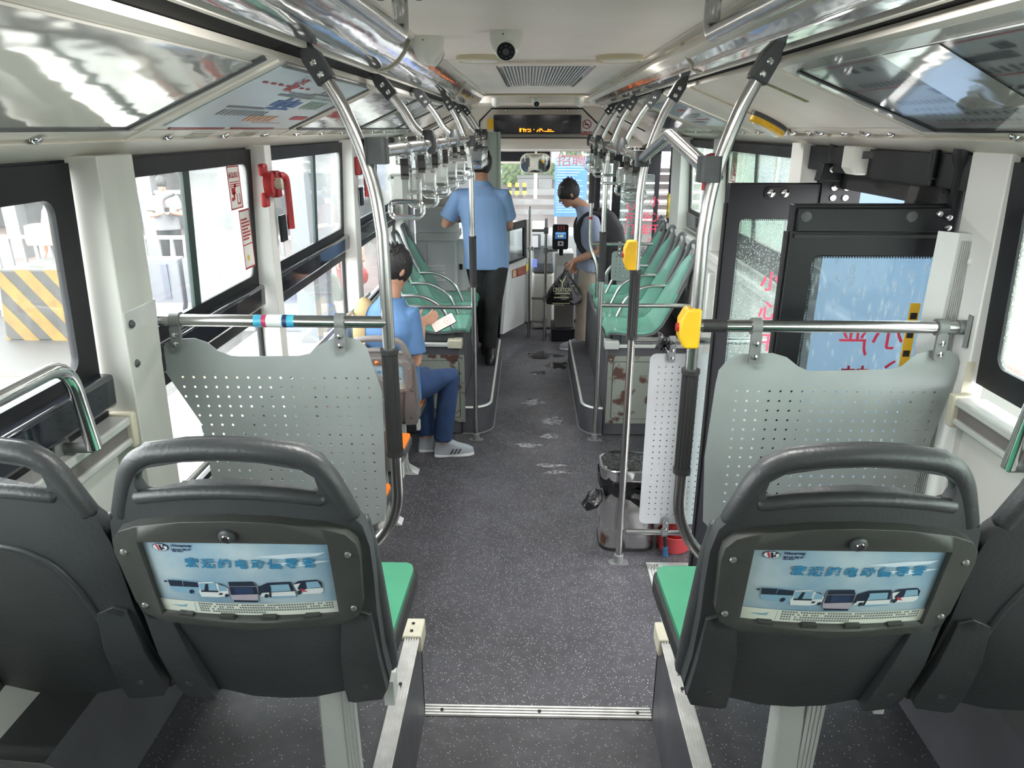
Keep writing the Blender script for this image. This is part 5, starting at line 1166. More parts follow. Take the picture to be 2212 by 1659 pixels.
for k_, z in ((.95, .478), (.93, .44), (.82, .40), (.60, .37), (.2, .36)): rings.append([Vector((bx+x*k_*(1+rnd.uniform(-.04,.04)), by+y*k_*(1+rnd.uniform(-.04,.04)), z+rnd.uniform(-.015,.015))) for x, y in rrect(bw, bd, .07, 6)])
q = MB(); q.loft(rings, cap=True)
rings = []
for k_, z in ((1.07, .415), (1.085, .39), (1.075, .35), (1.06, .30), (1.045, .295)): rings.append([Vector((bx+x*k_*(1+rnd.uniform(-.015,.02)), by+y*k_*(1+rnd.uniform(-.015,.02)), z+rnd.uniform(-.02,.02)+(.05 if x < 0 and z < .36 else 0))) for x, y in rrect(bw, bd, .07, 6)])
q.loft(rings, cap=False)
for (ox, oz, sx) in ((-.205, .30, .045), (.02, .30, .05)):
    r2 = []
    for t, rad in ((0, .02), (.25, .042), (.5, .05), (.75, .043), (1, .012)):
        cc = Vector((bx+ox+(.04 if ox < 0 else 0)-(.05*t if ox < 0 else -.06*t), by-.10-.02*t, oz+.06-.10*t)); r2.append([cc+Vector((rad*(1+rnd.uniform(-.3,.3))*math.cos(R(45*k)), rad*(1+rnd.uniform(-.3,.3))*math.sin(R(45*k)), rnd.uniform(-.01,.01))) for k in range(8)])
    q.loft(r2)
q.build('bag_liner', 'bag', root, 25)
c = P(1459, 1195, Z=0); ex, ey = c.x, c.y+.075
root = thing('fire_extinguisher', 'red fire extinguisher standing in a red ring tray beside the bin', 'extinguisher', (ex, ey, 0))
q = MB(); q.lathe([(.088, .003), (.090, .09), (.084, .092), (.082, .012), (.01, .010)], (ex, ey, 0), 28); q.build('tray', mat('pink_red_plastic', (.60,.07,.08), .4), root, 40)
q = MB(); q.lathe([(.060, .012), (.064, .03), (.064, .33), (.045, .39), (.022, .41), (.02, .44), (.001, .445)], (ex, ey, 0), 24); q.build('cylinder', 'red', root, 50)
q = MB(); q.tube(fillet([(ex, ey, .43), (ex-.07, ey-.02, .42), (ex-.082, ey-.075, .25), (ex-.062, ey-.098, .055)], .06, 6), .009, 8); hs = q.build('hose', 'rubber', root)
q = MB(); q.cyl((ex-.062, ey-.098, .055), (ex-.058, ey-.10, .0), .013, .015); q.build('nozzle', mat('blue_nozzle', (.06,.20,.42), .45), hs)
q = MB(); q.box(ex-.03, ex+.05, ey-.012, ey+.012, .44, .475); q.build('valve', 'black', root, 0, .004)

# ================================================================== DRIVER'S CAB, CABINET, READERS
yc = 6.62
ca, cb = P(868, 560, Y=yc), P(985, 560, Y=yc)
root = thing('equipment_cabinet', 'grey louvred metal cabinet behind the driver with a pale upper box', 'cabinet', ((ca.x+cb.x)/2, yc, .2))
zt, zm = P(900, 500, Y=yc).z, P(900, 520, Y=yc).z
q = MB(); q.box(-1.12, cb.x, yc, yc+.40, .2, zm); q.build('cabinet_body', 'grey', root, 0, .008)
q = MB(); q.box(-1.02, cb.x-.012, yc-.012, yc, .25, zm-.02); d_ = q.build('cabinet_door', 'grey', root, 0, .004)
lx0, lx1 = P(941, 570, Y=yc).x, P(961, 570, Y=yc).x
for col in (-.085, 0):
    for k in range(5):
        z = P(950, 574, Y=yc).z-.0335*k; q = MB(); q.add([(lx0+col, yc-.012, z-.008), (lx1+col, yc-.012, z-.008), (lx1+col, yc-.026, z-.006), (lx0+col, yc-.026, z-.006), (lx0+col, yc-.012, z+.009), (lx1+col, yc-.012, z+.009)], [(0,1,2,3), (3,2,5,4), (0,3,4), (1,5,2)]); q.build('louvre', 'greyl', d_, 0)
q = MB(); q.box(-1.12, cb.x+.02, yc-.02, yc+.42, zm, zt-.01); q.build('cabinet_ledge', 'greyl', root, 0, .006)
zu = P(900, 345, Y=yc).z
q = MB(); q.box(-1.12, cb.x+.01, yc+.0, yc+.3, zt-.01, P(900, 452, Y=yc).z); q.build('upper_box', 'greyl', root, 0, .008)
q = MB(); q.plate([(-1.14, zt), (cb.x+.0, zt), (cb.x+.0, 2.02), (-1.14, 2.02)], [rrect(.42, .40, .05, 4, -.84, 1.75)], lambda u, v, w_: Vector((u, yc+.30+w_, v)), .03); q.build('partition_frame', 'pillarw', root, 0)
q = MB(); q.box(-1.1, cb.x-.02, yc+.31, yc+.314, 1.50, 2.0); q.build('partition_glass', 'clear', root, 0)
q = MB(); q.box(cb.x+.0, cb.x+.15, yc+.10, yc+.14, .25, zm); q.build('side_panel', 'greyl', root, 0)
q = MB(); z = P(1013, 575, Y=yc+.1).z; q.box(cb.x+.02, cb.x+.05, yc+.085, yc+.10, z-.03, z+.02); q.build('side_latch', 'black', root, 0)
pinkp = mat('pink_socket', (.60,.45,.45), .4); a = P(1015, 635, Y=yc+.09)
for k in range(2):
    q = MB(); q.plate(rrect(.10, .085, .015, 3, a.x+.03, a.z+.025-.095*k), [], lambda u, v, w_: Vector((u, yc+.085+w_, v)), .012); so = solo(q.build('socket_plate', pinkp, None, 30, .003), 'pink plastic plate %s on the panel beside the cabinet' % ('upper of two' if k == 0 else 'lower of two'), 'socket')
    q = MB(); q.cyl((a.x+.03, yc+.086, a.z+.02-.095*k), (a.x+.03, yc+.082, a.z+.02-.095*k), .012); q.build('socket_hole', 'bracket', so)
# tall grey-green column left of the windscreen
a, b = P(1052, 300, Y=7.0), P(1078, 300, Y=7.0)
q = MB(); q.lathe([(.075, 1.05), (.075, 2.10)], ((a.x+b.x)/2-.01, 7.05, 0), 20); q.box(b.x-.012, b.x+.012, 6.99, 7.1, 1.05, 2.10); solo(q.build('cab_column', mat('sage_column', (.40,.45,.40), .4), None, 40), 'rounded grey green column between the straps and the windscreen', 'column')
# angled cab partition and half door
A0 = Vector((-.345, 6.62, 0)); B0 = Vector((.10, 7.97, 0)); dv = (B0-A0).normalized(); nv = Vector((dv.y, -dv.x, 0))
def CP(x, y, e=0): return PP(x, y, A0+nv*e, nv)
root = thing('cab_door', 'pale half door of the driver cab with a window and red notice', 'door', A0)
def cabpoly(pts, e0, e1, nm, m, par=None, bev=0):
    q = MB(); vs = [CP(*p) for p in pts]; n = len(vs); q.add([v+nv*e0 for v in vs]+[v+nv*e1 for v in vs], [tuple(range(n-1,-1,-1)), tuple(range(n, 2*n))]+[(i, (i+1)%n, n+(i+1)%n, n+i) for i in range(n)]); return q.build(nm, m, par or root, 0, bev)
base_ = struct(cabpoly([(1083, 777), (1178, 690), (1178, 645), (1147, 690), (1088, 725)], -.02, 0, 'trim_30', 'lino')); base_.parent = None
d0 = cabpoly([(1098, 577), (1137, 559), (1143, 692), (1086, 722)], -.03, .0, 'door_panel', 'greyl')
cabpoly([(1106, 590), (1132, 578), (1134, 680), (1094, 700)], 0, .006, 'inset_panel', 'white')
cabpoly([(1136, 474), (1148, 473), (1147, 692), (1138, 696)], -.035, .012, 'door_post', 'pillarw')
cabpoly([(1096, 574), (1138, 556), (1138, 562), (1097, 580)], -.02, .004, 'sill', 'pillarw')
cabpoly([(1097, 484), (1136, 474), (1136, 556), (1097, 572)], -.012, -.008, 'pane', 'glassf')
cabpoly([(1097, 484), (1136, 474), (1136, 490), (1097, 500)], -.02, .002, 'window_band', 'black')
cabpoly([(1132, 476), (1136, 475), (1136, 556), (1132, 558)], -.02, .003, 'window_edge', 'black')
cabpoly([(1097, 566), (1137, 552), (1137, 557), (1097, 572)], -.02, .003, 'window_edge', 'black')
sg = cabpoly([(1105, 584), (1134, 573), (1134, 592), (1105, 601)], .006, .009, 'notice', 'red')
cabpoly([(1106, 585), (1113, 582.5), (1113, 597), (1106, 599.5)], .009, .0105, 'notice_icon', mat('cream_ink', (.75,.62,.40), .5), sg)
p = CP(1124, 580, .011); text('请勿与司机交谈', CP(1123.5, 581, .0105), dv, (0,0,1), .030, mat('cream_ink', (1,1,1)), sg, sx=.62); text('行车安全', CP(1123.5, 589, .0105), dv, (0,0,1), .038, mat('cream_ink', (1,1,1)), sg, sx=.75)
cabpoly([(1134, 571), (1140, 568), (1140, 584), (1134, 587)], .012, .014, 'yellow_note', mat('note_yellow', (.85,.75,.15), .6))
q = MB(); p = CP(1140, 536, .012); q.cyl(p, p+nv*.05, .012); q.cyl(p+nv*.05-Vector((0,0,.02)), p+nv*.05+Vector((0,0,.02)), .014); p2 = CP(1142, 550, .012); q.obox(p2, dv*.012, nv*.012, (0,0,.03)); q.build('door_latch', 'chrome', root)
# guard pole with collars
pg = P(1176, 735, Z=0); gx, gy = pg.x, pg.y
root = thing('guard_pole', 'short capped pole with side clamps beside the coin box', 'pole', (gx, gy, 0))
zt_ = P(1175, 472, Y=gy).z; q = MB(); q.cyl((gx, gy, 0), (gx, gy, zt_), .016); q.build('tube', 'steel', root, 60)
for py in (498, 645, 695):
    z = P(1176, py, Y=gy).z; q = MB(); q.cyl((gx, gy, z-.03), (gx, gy, z+.03), .024); q.cyl((gx, gy, z), (gx-.14, gy+.03, z-.004), .014); q.build('clamp', 'clampg', root)
z = P(1176, 541, Y=gy).z; q = MB(); q.cyl((gx, gy, z-.03), (gx, gy, z+.03), .024); q.cyl((gx, gy, z), (gx+.12, gy+.02, z), .016); q.build('clamp', 'clampg', root)
q = MB(); z = P(1144, 445, Y=gy+.1).z; p = P(1144, 445, Y=gy+.1); q.cyl((p.x, gy+.1, 0), (p.x, gy+.1, p.z), .016); solo(q.build('guard_pole', 'steel', None, 60), 'taller bare pole standing right beside the cab door post', 'pole')
# card reader on the coin box
yr = 7.25; a, b = P(1194, 485, Y=yr), P(1227, 539, Y=yr)
root = thing('card_reader', 'black upright card reader with lit blue screen', 'card reader', ((a.x+b.x)/2, yr, b.z-.06))
q = MB(); q.plate(rrect(b.x-a.x, a.z-b.z, .02, 4, (a.x+b.x)/2, (a.z+b.z)/2), [], lambda u, v, w_: Vector((u, yr+w_, v)), .05); q.build('case', 'black', root, 30, .006)
s0, s1 = P(1199, 501, Y=yr), P(1223, 516, Y=yr); q = MB(); q.box(s0.x, s1.x, yr-.002, yr, s1.z, s0.z); sc_ = q.build('screen', mat('reader_screen', (.03,.10,.26), .3, emit=.12), root, 0)
q = MB(); q.box(s0.x+.01, s1.x-.01, yr-.003, yr-.002, s0.z-.022, s0.z-.008); q.build('screen_title', mat('reader_title', (.18,.38,.60), .4, emit=.10), sc_, 0)
text('4.00', (s0.x+.055, yr-.0032, (s0.z+s1.z)/2-.008), (1,0,0), (0,0,1), .034, mat('reader_digits', (.75,.72,.25), .4, emit=.16), sc_)
s0, s1 = P(1205, 521, Y=yr), P(1217, 531, Y=yr); q = MB(); q.box(s0.x, s1.x, yr-.003, yr, s1.z, s0.z); wt = q.build('tap_label', 'white', root, 0)
q = MB(); q.cyl(((s0.x+s1.x)/2, yr-.003, (s0.z+s1.z)/2), ((s0.x+s1.x)/2, yr-.0045, (s0.z+s1.z)/2), .012); q.build('tap_mark', 'dark', wt)
q = MB(); s0 = P(1205, 488, Y=yr)
for dx in (0, .028, .056): q.box(s0.x+dx, s0.x+dx+.014, yr-.002, yr, s0.z-.045, s0.z)
q.build('red_digits', mat('reader_red', (.16,.02,.02), .5, emit=.05), root, 0)
q = MB(); p = P(1212, 545, Y=yr+.03); q.cyl((p.x, yr+.03, p.z-.03), (p.x, yr+.03, b.z), .022); q.build('neck', 'black', root)
cx0, cx1 = P(1199, 560, Y=7.27).x, P(1240, 560, Y=7.27).x; ct = P(1210, 547, Y=7.27).z
root = thing('fare_box', 'steel sided fare box under the card reader', 'fare box', ((cx0+cx1)/2, 7.4, 0))
q = MB(); q.box(cx0+.01, cx1+.02, 7.30, 7.62, .14, P(1210, 640, Y=7.27).z); q.build('lower_case', mat('brown_grey', (.16,.15,.15), .4), root, 0, .01)
q = MB(); q.box(cx0, cx1, 7.27, 7.60, P(1210, 640, Y=7.27).z, ct); q.build('upper_case', 'aluw', root, 0, .01)
q = MB(); q.box(cx0+.02, cx0+.10, 7.265, 7.271, P(1210, 615, Y=7.27).z, P(1210, 575, Y=7.27).z); q.build('notice', 'greyl', root, 0)
q = MB(); q.box(cx0-.02, cx1+.04, 7.26, 7.64, 0, .14); q.build('plinth', 'black', root, 0, .01)
# dashboard, side console, second screen, wheel, mirror, wiper, seat
q = MB(); q.box(-1.05, .15, 8.30, 8.95, .75, 1.06); q.box(.15, .6, 8.5, 8.95, .6, .98); db = solo(q.build('dashboard', 'greyl', None, 30, .05), 'pale dashboard under the windscreen', 'dashboard')
a, b = P(1150, 545, Y=7.75), P(1196, 690, Y=7.75)
q = MB(); q.box(a.x, b.x, 7.75, 8.3, .0, P(1170, 590, Y=7.75).z); cs = solo(q.build('cab_console', mat('cream_console', (.50,.49,.45), .45), None, 30, .03), 'cream side console between the cab door and fare box', 'console')
q = MB(); z0 = P(1170, 590, Y=7.75).z; q.prism([(0, 0), (.55, 0), (.55, .22), (.30, .25), (.05, .10)], (a.x-.0, 7.74, z0), (0, 1, 0), (0, 0, 1), (b.x-a.x, 0, 0)); q.build('console_hood', 'bracket', cs, 30, .02)
s0, s1 = P(1149, 560, Y=7.73), P(1160, 577, Y=7.73); q = MB(); q.box(s0.x, s1.x, 7.72, 7.735, s1.z, s0.z); q.build('console_screen', mat('reader_screen2', (.15,.20,.55), .3, emit=.10), cs, 0)
a, b = P(1148, 506, Y=8.0), P(1168, 537, Y=8.0); q = MB(); q.box(a.x-.02, b.x, 8.0, 8.04, b.z, a.z); ms = solo(q.build('monitor', 'clampg', None, 30, .01), 'small monitor on a stalk above the dashboard', 'monitor')
q = MB(); q.box(a.x-.005, b.x-.03, 7.996, 8.0, b.z+.015, a.z-.015); q.build('screen', mat('monitor_face', (.62,.62,.66), .3, emit=.05), ms, 0); q = MB(); q.cyl(((a.x+b.x)/2, 8.02, b.z-.12), ((a.x+b.x)/2, 8.02, b.z), .02); q.build('stalk', 'black', ms)
q = MB(); c = Vector((-.55, 8.0, 1.0)); q.tube([c+Vector((.23*math.cos(R(k*15)), .12*math.sin(R(k*15)), .20*math.sin(R(k*15)))) for k in range(24)], .014, 8, closed=True); q.cyl(c, c+Vector((0, .40, -.12)), .03); q.cyl(c-Vector((.22,0,0)), c+Vector((.22,0,0)), .015); solo(q.build('steering_wheel', 'rubber'), 'steering wheel behind the cab door glass', 'steering wheel')
root = thing('driver_chair', 'grey driver seat seen through the cab door window', 'seat', (-.5, 7.5, .3))
q = MB(); q.plate(rrect(.46, .72, .14, 5, -.5, 1.0), [], lambda u, v, w_: Vector((u, 7.25+w_+.08*(v-1), v)), .10); q.build('backrest', 'gseat', root, 50, .02); q = MB(); q.box(-.73, -.27, 7.3, 7.8, .58, .70); q.build('cushion', 'gseat', root, 0, .03); q = MB(); q.box(-.62, -.38, 7.4, 7.7, 0, .58); q.build('pedestal', 'black', root, 0)
a = P(1157, 353, Y=8.45); root = thing('rear_view_mirror', 'wide rounded interior mirror hanging below the roller blind', 'mirror', (a.x, 8.45, a.z))
hw_, hh_ = .175, .108
q = MB(); q.plate(rrect(hw_*2, hh_*2, .085, 7, a.x, a.z), [], lambda u, v, w_: Vector((u, 8.45+w_, v)), .035); q.build('mirror_back', 'clampg', root, 40, .01)
q = MB(); q.plate(rrect(hw_*1.9, hh_*1.88, .078, 7, a.x, a.z), [], lambda u, v, w_: Vector((u, 8.447+w_+.10*((u-a.x)**2+(v-a.z)**2), v)), .002, grid=.03); q.build('mirror_glass', mat('mirror_glass', (.75,.76,.75), .03, metal=1), root, 50); q = MB(); q.tube([(x, 8.449, z) for x, z in rrect(hw_*1.95, hh_*1.93, .082, 7, a.x, a.z)], .006, 6, closed=True); q.build('mirror_rim', 'beige', root)
q = MB(); t = P(1158, 320, Y=8.45); q.cyl((t.x, 8.47, a.z+hh_*.9), (t.x, 8.47, 2.432), .012); q.build('stem', 'ceil', root)
a, b = P(1082, 323, Y=8.62), P(1188, 347, Y=8.62); q = MB(); q.box(a.x-.6, b.x, 8.62, 8.63, b.z-.02, a.z); rb = solo(q.build('sun_blind', 'black', None, 0), 'black roller sun blind pulled down behind the mirror', 'blind')
q = MB(); q.cyl((a.x-.6, 8.61, b.z-.02), (b.x+.03, 8.61, b.z-.02), .012); q.cyl((a.x-.6, 8.60, a.z), (b.x+.05, 8.60, a.z), .022); q.box(a.x-.55, a.x-.5, 8.60, 8.63, a.z, 2.432); q.box(b.x-.05, b.x, 8.60, 8.63, a.z, 2.432); q.build('blind_rod', 'ceil', rb)
# front door of two leaves on the right, swung inward
def fleaf(y, x0, x1, label):
    return leaf(y, x0, x1, .02, 1.93, label, 'glassf', x0+.055, x1-.045, .15, 1.80)
fd = leaf(7.05, .735, 1.165, .02, 1.96, 'front door leaf with red characters standing open inside the bus', 'glassd2', .80, 1.125, .15, 1.72)
for ch, px, py in (('心', 1362, 445), ('开', 1360, 472), ('门', 1359, 497), ('小', 1414, 437), ('心', 1412, 470), ('开', 1411, 497), ('门', 1408, 527), ('碰', 1392, 470), ('撞', 1390, 497)):
    p = P(px, py, Y=7.02); text(ch, (p.x, 7.026, p.z), (1,0,0), (0,0,1), .105, mat('red_vinyl_letters', (1,1,1)), fd, depth=.0003)
fd2 = leaf(8.15, .66, 1.14, .02, 1.93, 'second front door leaf standing open beside the windscreen', 'glassf', .71, 1.09, .15, 1.80)
q = MB(); q.box(1.12, 1.24, 6.95, 8.5, 1.93, 2.06); q.box(1.12, 1.24, 6.08, 6.2, 0, 2.0); q.box(1.15, 1.24, 8.4, 8.6, 0, 2.0); solo(q.build('front_door_frame', 'black', None, 0), 'black frame round the front doorway', 'door frame')
p = P(1447, 440, Y=6.5); q = MB(); q.cyl((p.x, 6.5, .05), (p.x, 6.5, 1.98), .022); dp = solo(q.build('front_door_post', 'black', None, 50), 'black post with a yellow striped sleeve before the front door', 'post')
z0, z1 = P(1447, 470, Y=6.5).z, P(1447, 418, Y=6.5).z; q = MB(); q.cyl((p.x, 6.5, z0), (p.x, 6.5, z1), .026); q.build('yellow_sleeve', mat('warning_sleeve', (.75,.60,.05), .4, noise=.8, nscale=22), dp)

# ================================================================== PEOPLE
def remesh(o, vox, sm=4):
    r = o.modifiers.new('remesh', 'REMESH'); r.mode = 'VOXEL'; r.voxel_size = vox; r.use_smooth_shade = True
    s = o.modifiers.new('smooth', 'SMOOTH'); s.factor = .5; s.iterations = sm
def basis(f, u=(0,0,1)):
    f = Vector(f).normalized(); u = Vector(u); u = (u-f*u.dot(f)).normalized(); r = f.cross(u); return f, u, r
def head_loft(q, c, f, u, r, sc=1.0, neck=None):
    # (height, half width, front, back) along the head's up axis
    sec = [(-.118,.020,.062,.0), (-.110,.040,.076,.035), (-.085,.056,.084,.055), (-.055,.064,.086,.070), (-.02,.070,.088,.086), (.02,.074,.090,.096), (.055,.074,.088,.098), (.085,.066,.076,.088), (.108,.048,.052,.066), (.120,.024,.024,.036)]
    rings = []
    for h, w_, fr, bk in sec:
        ring = []
        for k in range(18):
            a = 2*math.pi*k/18; x = math.cos(a)*w_; y = math.sin(a); y = y*(fr if y > 0 else bk); ring.append(c+(r*x+f*y+u*h)*sc)
        rings.append(ring)
    q.loft(rings)
    q.limb([c+(f*.086+u*.012)*sc, c+(f*.100-u*.022)*sc, c+(f*.107-u*.036)*sc], [.008*sc, .0115*sc, .013*sc], 8)     # nose
    q.limb([c+(f*.082+r*.012-u*.062)*sc, c+(f*.082-r*.012-u*.062)*sc], [.010*sc, .010*sc], 8)
    q.limb([c+(f*.075+r*.040+u*.032)*sc, c+(f*.086+u*.030)*sc, c+(f*.075-r*.040+u*.032)*sc], [.009*sc]*3, 8)
    for s in (-1, 1): q.ell(c+(r*s*.077-f*.006-u*.012)*sc, .011*sc, .020*sc, .032*sc, 10, 8, Matrix((r, f, u)).transposed())
def hand(q, wr, d, pn, sc=1.0, curl=.6, side=1):
    """palm, four fingers of different lengths that bend at the knuckles, thumb off the side of the palm.  d: pointing direction, pn: palm normal (curl goes towards it)"""
    d = Vector(d).normalized(); pn = Vector(pn); pn = (pn-d*pn.dot(d)).normalized(); sd = d.cross(pn)*side
    c = wr+d*.045*sc; q.ell(c, .040*sc, .016*sc, .052*sc, 12, 8, Matrix((sd, pn, d)).transposed())
    for k, (o, l) in enumerate(((-.030, .058), (-.010, .070), (.010, .074), (.029, .066))):
        b = wr+d*.078*sc+sd*o*sc; p = [b-d*.02*sc, b]; a = .15
        for j, seg in enumerate((.45, .32, .23)):
            a += curl*(.75+.2*j); p.append(p[-1]+(d*math.cos(a)+pn*math.sin(a))*l*seg*sc)
        q.limb(p, [.0098*sc, .0095*sc, .0088*sc, .0082*sc, .0070*sc], 8)
    b = wr+d*.022*sc+sd*.030*sc; t1 = b+(sd*.8+d*.55+pn*.35).normalized()*.040*sc; t2 = t1+(sd*.25+d*.85+pn*.5).normalized()*.032*sc
    q.limb([b, t1, t2], [.013*sc, .011*sc, .009*sc], 8)
def hair(root, c, f, u, r, sc, m='hair', tilt=26, lo=-.42, seed=1, grow=1.05):
    t = R(tilt); ax = (u*math.cos(t)-f*math.sin(t)); fr = (f*math.cos(t)+u*math.sin(t)); rnd = random.Random(seed)
    q = MB(); i0 = 0; q.ell(c+(u*.018-f*.008)*sc, .083*sc*grow, .101*sc*grow, .113*sc*grow, 26, 16, Matrix((r, fr, ax)).transposed(), lo=lo)
    cc = c+(u*.018-f*.008)*sc
    q.map(lambda v: cc+(v-cc)*(1+rnd.uniform(-.035, .04)))
    rr = random.Random(seed+3)
    for k in range(26):                              # short tufts on the crown
        a = rr.uniform(0, 6.28); e = rr.uniform(.1, .9); p = cc+(r*math.cos(a)*.08*math.sin(e)+fr*math.sin(a)*.097*math.sin(e)+ax*.11*math.cos(e))*sc*grow
        dd = (r*rr.uniform(-1,1)+fr*rr.uniform(-.2,1)+ax*.5).normalized(); q.limb([p-ax*.006, p+dd*.012*sc, p+dd*.026*sc], [.009*sc, .007*sc, .003*sc], 5)
    o = q.build('hair', m, root, 60); return o
def eyes(root, c, f, u, r, sc):
    for s in (-1, 1):
        p = c+(f*.077+r*s*.032+u*.006)*sc; q = MB(); q.ell(p, .011*sc, .008*sc, .006*sc, 10, 6, Matrix((r, f, u)).transposed()); e = q.build('eye', 'white', root, 60)
        q = MB(); q.ell(p+f*.005*sc, .0055*sc, .004*sc, .0055*sc, 8, 6, Matrix((r, f, u)).transposed()); q.build('iris', 'dark', e, 60)
        q = MB(); q.limb([p+(r*s*-.014+u*.020+f*.004)*sc, p+(u*.024+f*.006)*sc, p+(r*s*.016+u*.019-f*.002)*sc], [.003*sc]*3, 6, flat=.7); q.build('eyebrow', 'hair', root, 60)
    q = MB(); q.limb([c+(f*.086+r*.018-u*.064)*sc, c+(f*.0925-u*.062)*sc, c+(f*.086-r*.018-u*.064)*sc], [.004*sc, .0055*sc, .004*sc], 6); q.build('lips', mat('lips', (.40,.16,.13), .5), root, 60)
def torso_rings(q, rows, seg=20):
    rings = []
    for c, w_, d_, f in rows:
        f = Vector(f); f = Vector((f.x, f.y, 0)).normalized(); r = Vector((f.y, -f.x, 0)); rings.append([Vector(c)+r*(w_*math.copysign(abs(math.cos(a))**.85, math.cos(a)))+f*(d_*math.copysign(abs(math.sin(a))**.85, math.sin(a))) for a in [2*math.pi*k/seg for k in range(seg)]])
    q.loft(rings)
def figure(label, J, cfg, group=None):
    V = {k: Vector(v) for k, v in J.items()}
    root = thing('person', label, 'person', (V['pelvis'].x, V['pelvis'].y, min(V['anL'].z, V['anR'].z)-.08), group)
    vox = cfg.get('vox', .0085); sc = cfg.get('hsc', 1.0); ft = Vector(cfg['face_torso']); f, u, r = basis(cfg['look'], cfg.get('hup', (0,0,1)))
    # one continuous body
    q = MB(); pel, ch = V['pelvis'], V['chest']
    torso_rings(q, [(pel-Vector((0,0,.08)), .12, .085, ft), (pel, .145, .095, ft), (pel.lerp(ch, .35), .13, .088, ft), (pel.lerp(ch, .75), .155, .098, ft), (ch, .15, .085, ft), (ch+(V['neck']-ch)*.6, .07, .055, ft)])
    q.limb([V['neck']-(V['head']-V['neck'])*.45, V['neck'], V['head']-u*.06*sc], [.060*sc, .056*sc, .054*sc], 14)
    head_loft(q, V['head'], f, u, r, sc)
    for s in 'LR':
        q.limb([ch.lerp(V['sh'+s], .6), V['sh'+s], V['sh'+s].lerp(V['el'+s], .5), V['el'+s], V['el'+s].lerp(V['wr'+s], .45), V['wr'+s]], [.05, .052, .046, .039, .038, .027], 14)
        hd = cfg.get('hand'+s, ((V['wr'+s]-V['el'+s]), (0,0,-1), .5)); hand(q, V['wr'+s], hd[0], hd[1], .98*sc, hd[2], 1 if s == 'L' else -1)
        q.limb([pel.lerp(V['hip'+s], .6), V['hip'+s], V['hip'+s].lerp(V['kn'+s], .5), V['kn'+s], V['kn'+s].lerp(V['an'+s], .4), V['an'+s]], [.08, .082, .068, .052, .050, .036], 14)
        q.limb([V['an'+s], V['to'+s]-Vector((0,0,.012))], [.030, .012], 10)
    b = q.build('body', cfg.get('skin', 'skin'), root, 0); remesh(b, vox*.75, 3)
    hair(root, V['head'], f, u, r, sc, cfg.get('hair', 'hair'), cfg.get('tilt', 26), cfg.get('lo', -.42))
    if cfg.get('eyes', True): eyes(root, V['head'], f, u, r, sc)
    # shirt
    q = MB(); w_ = cfg.get('w', 1.0); hem = V.get('hem', pel-Vector((0,0,.06)))
    rows = [(hem, .185*w_, .125*w_, ft), (pel.lerp(ch, .12), .180*w_, .125*w_, ft), (pel.lerp(ch, .5), .178*w_, .122*w_, ft), (pel.lerp(ch, .82), .190*w_, .122*w_, ft), (ch+Vector((0,0,.0)), .180*w_, .10*w_, ft), (ch+(V['neck']-ch)*.62, .105, .078, ft), (ch+(V['neck']-ch)*.98, .076, .068, ft)]
    torso_rings(q, rows)
    for s in 'LR':
        e = V['sh'+s].lerp(V['el'+s], cfg.get('sleeve', .72)); q.limb([ch.lerp(V['sh'+s], .45), V['sh'+s]+Vector((0,0,.0)), V['sh'+s].lerp(e, .5)], [.062, .066*w_, .064*w_], 16); d = (e-V['sh'+s]).normalized()
        q.tube([V['sh'+s], V['sh'+s].lerp(e, .5), e], [.062*w_, .066*w_, .073*w_], 16)
    sh = q.build('shirt', cfg['shirt'], root, 0); remesh(sh, vox, 3)
    if cfg.get('collar'):
        q = MB(); d = (V['head']-V['neck']).normalized(); n0 = V['neck']-d*.015; fx, ux, rx = basis(ft, d); rg = []
        for h, k in ((-.02, 1.18), (.018, 1.0), (.022, 1.05), (-.022, 1.30)): rg.append([n0+ux*(h-.010*math.sin(2*math.pi*j/20))+(rx*math.cos(2*math.pi*j/20)*.066+fx*math.sin(2*math.pi*j/20)*.064)*k for j in range(20)])
        q.loft(rg, cap=False, closed=True); q.build('collar', cfg['shirt'], root, 50)
    # trousers
    q = MB(); tw = cfg.get('tw', 1.0); q.ell(pel, .165, .118, .12, 20, 12, Matrix.Rotation(math.atan2(ft.y, ft.x)-math.pi/2, 3, 'Z'))
    for s in 'LR':
        a = V['an'+s]+Vector((0,0,.015)); q.limb([pel.lerp(V['hip'+s], .7), V['hip'+s], V['hip'+s].lerp(V['kn'+s], .55), V['kn'+s], V['kn'+s].lerp(a, .4)], [.098*tw, .100*tw, .088*tw, .072*tw, .068*tw], 16)
        q.tube([V['kn'+s], V['kn'+s].lerp(a, .4), a], [.070*tw, .068*tw, .064*tw], 16)
    tr = q.build('trousers', cfg['trousers'], root, 0); remesh(tr, vox, 3)
    for s in 'LR':
        a, t = V['an'+s], V['to'+s]; d = Vector((t.x-a.x, t.y-a.y, 0)).normalized(); rr = Vector((d.y, -d.x, 0)); zz = min(t.z, a.z)-.0; gz = cfg.get('ground'+s, cfg['ground'])
        h0 = Vector((a.x, a.y, gz))-d*.062; L = .275*sc
        def foot(zs): return [[h0+d*(L*x)+rr*(y*w2)+Vector((0,0,z)) for x, y in [(.0,-.55),(.0,.55),(.12,.8),(.4,.78),(.68,1.0),(.88,.85),(1.0,.35),(1.0,-.35),(.88,-.85),(.68,-1.0),(.4,-.78),(.12,-.8)]] for z, w2 in zs]
        q = MB(); q.loft(foot([(.0, .041), (.012, .046), (.026, .044)])); so = q.build('shoe', cfg.get('sole', 'shoew'), root, 50, .004)
        q = MB(); rings = []
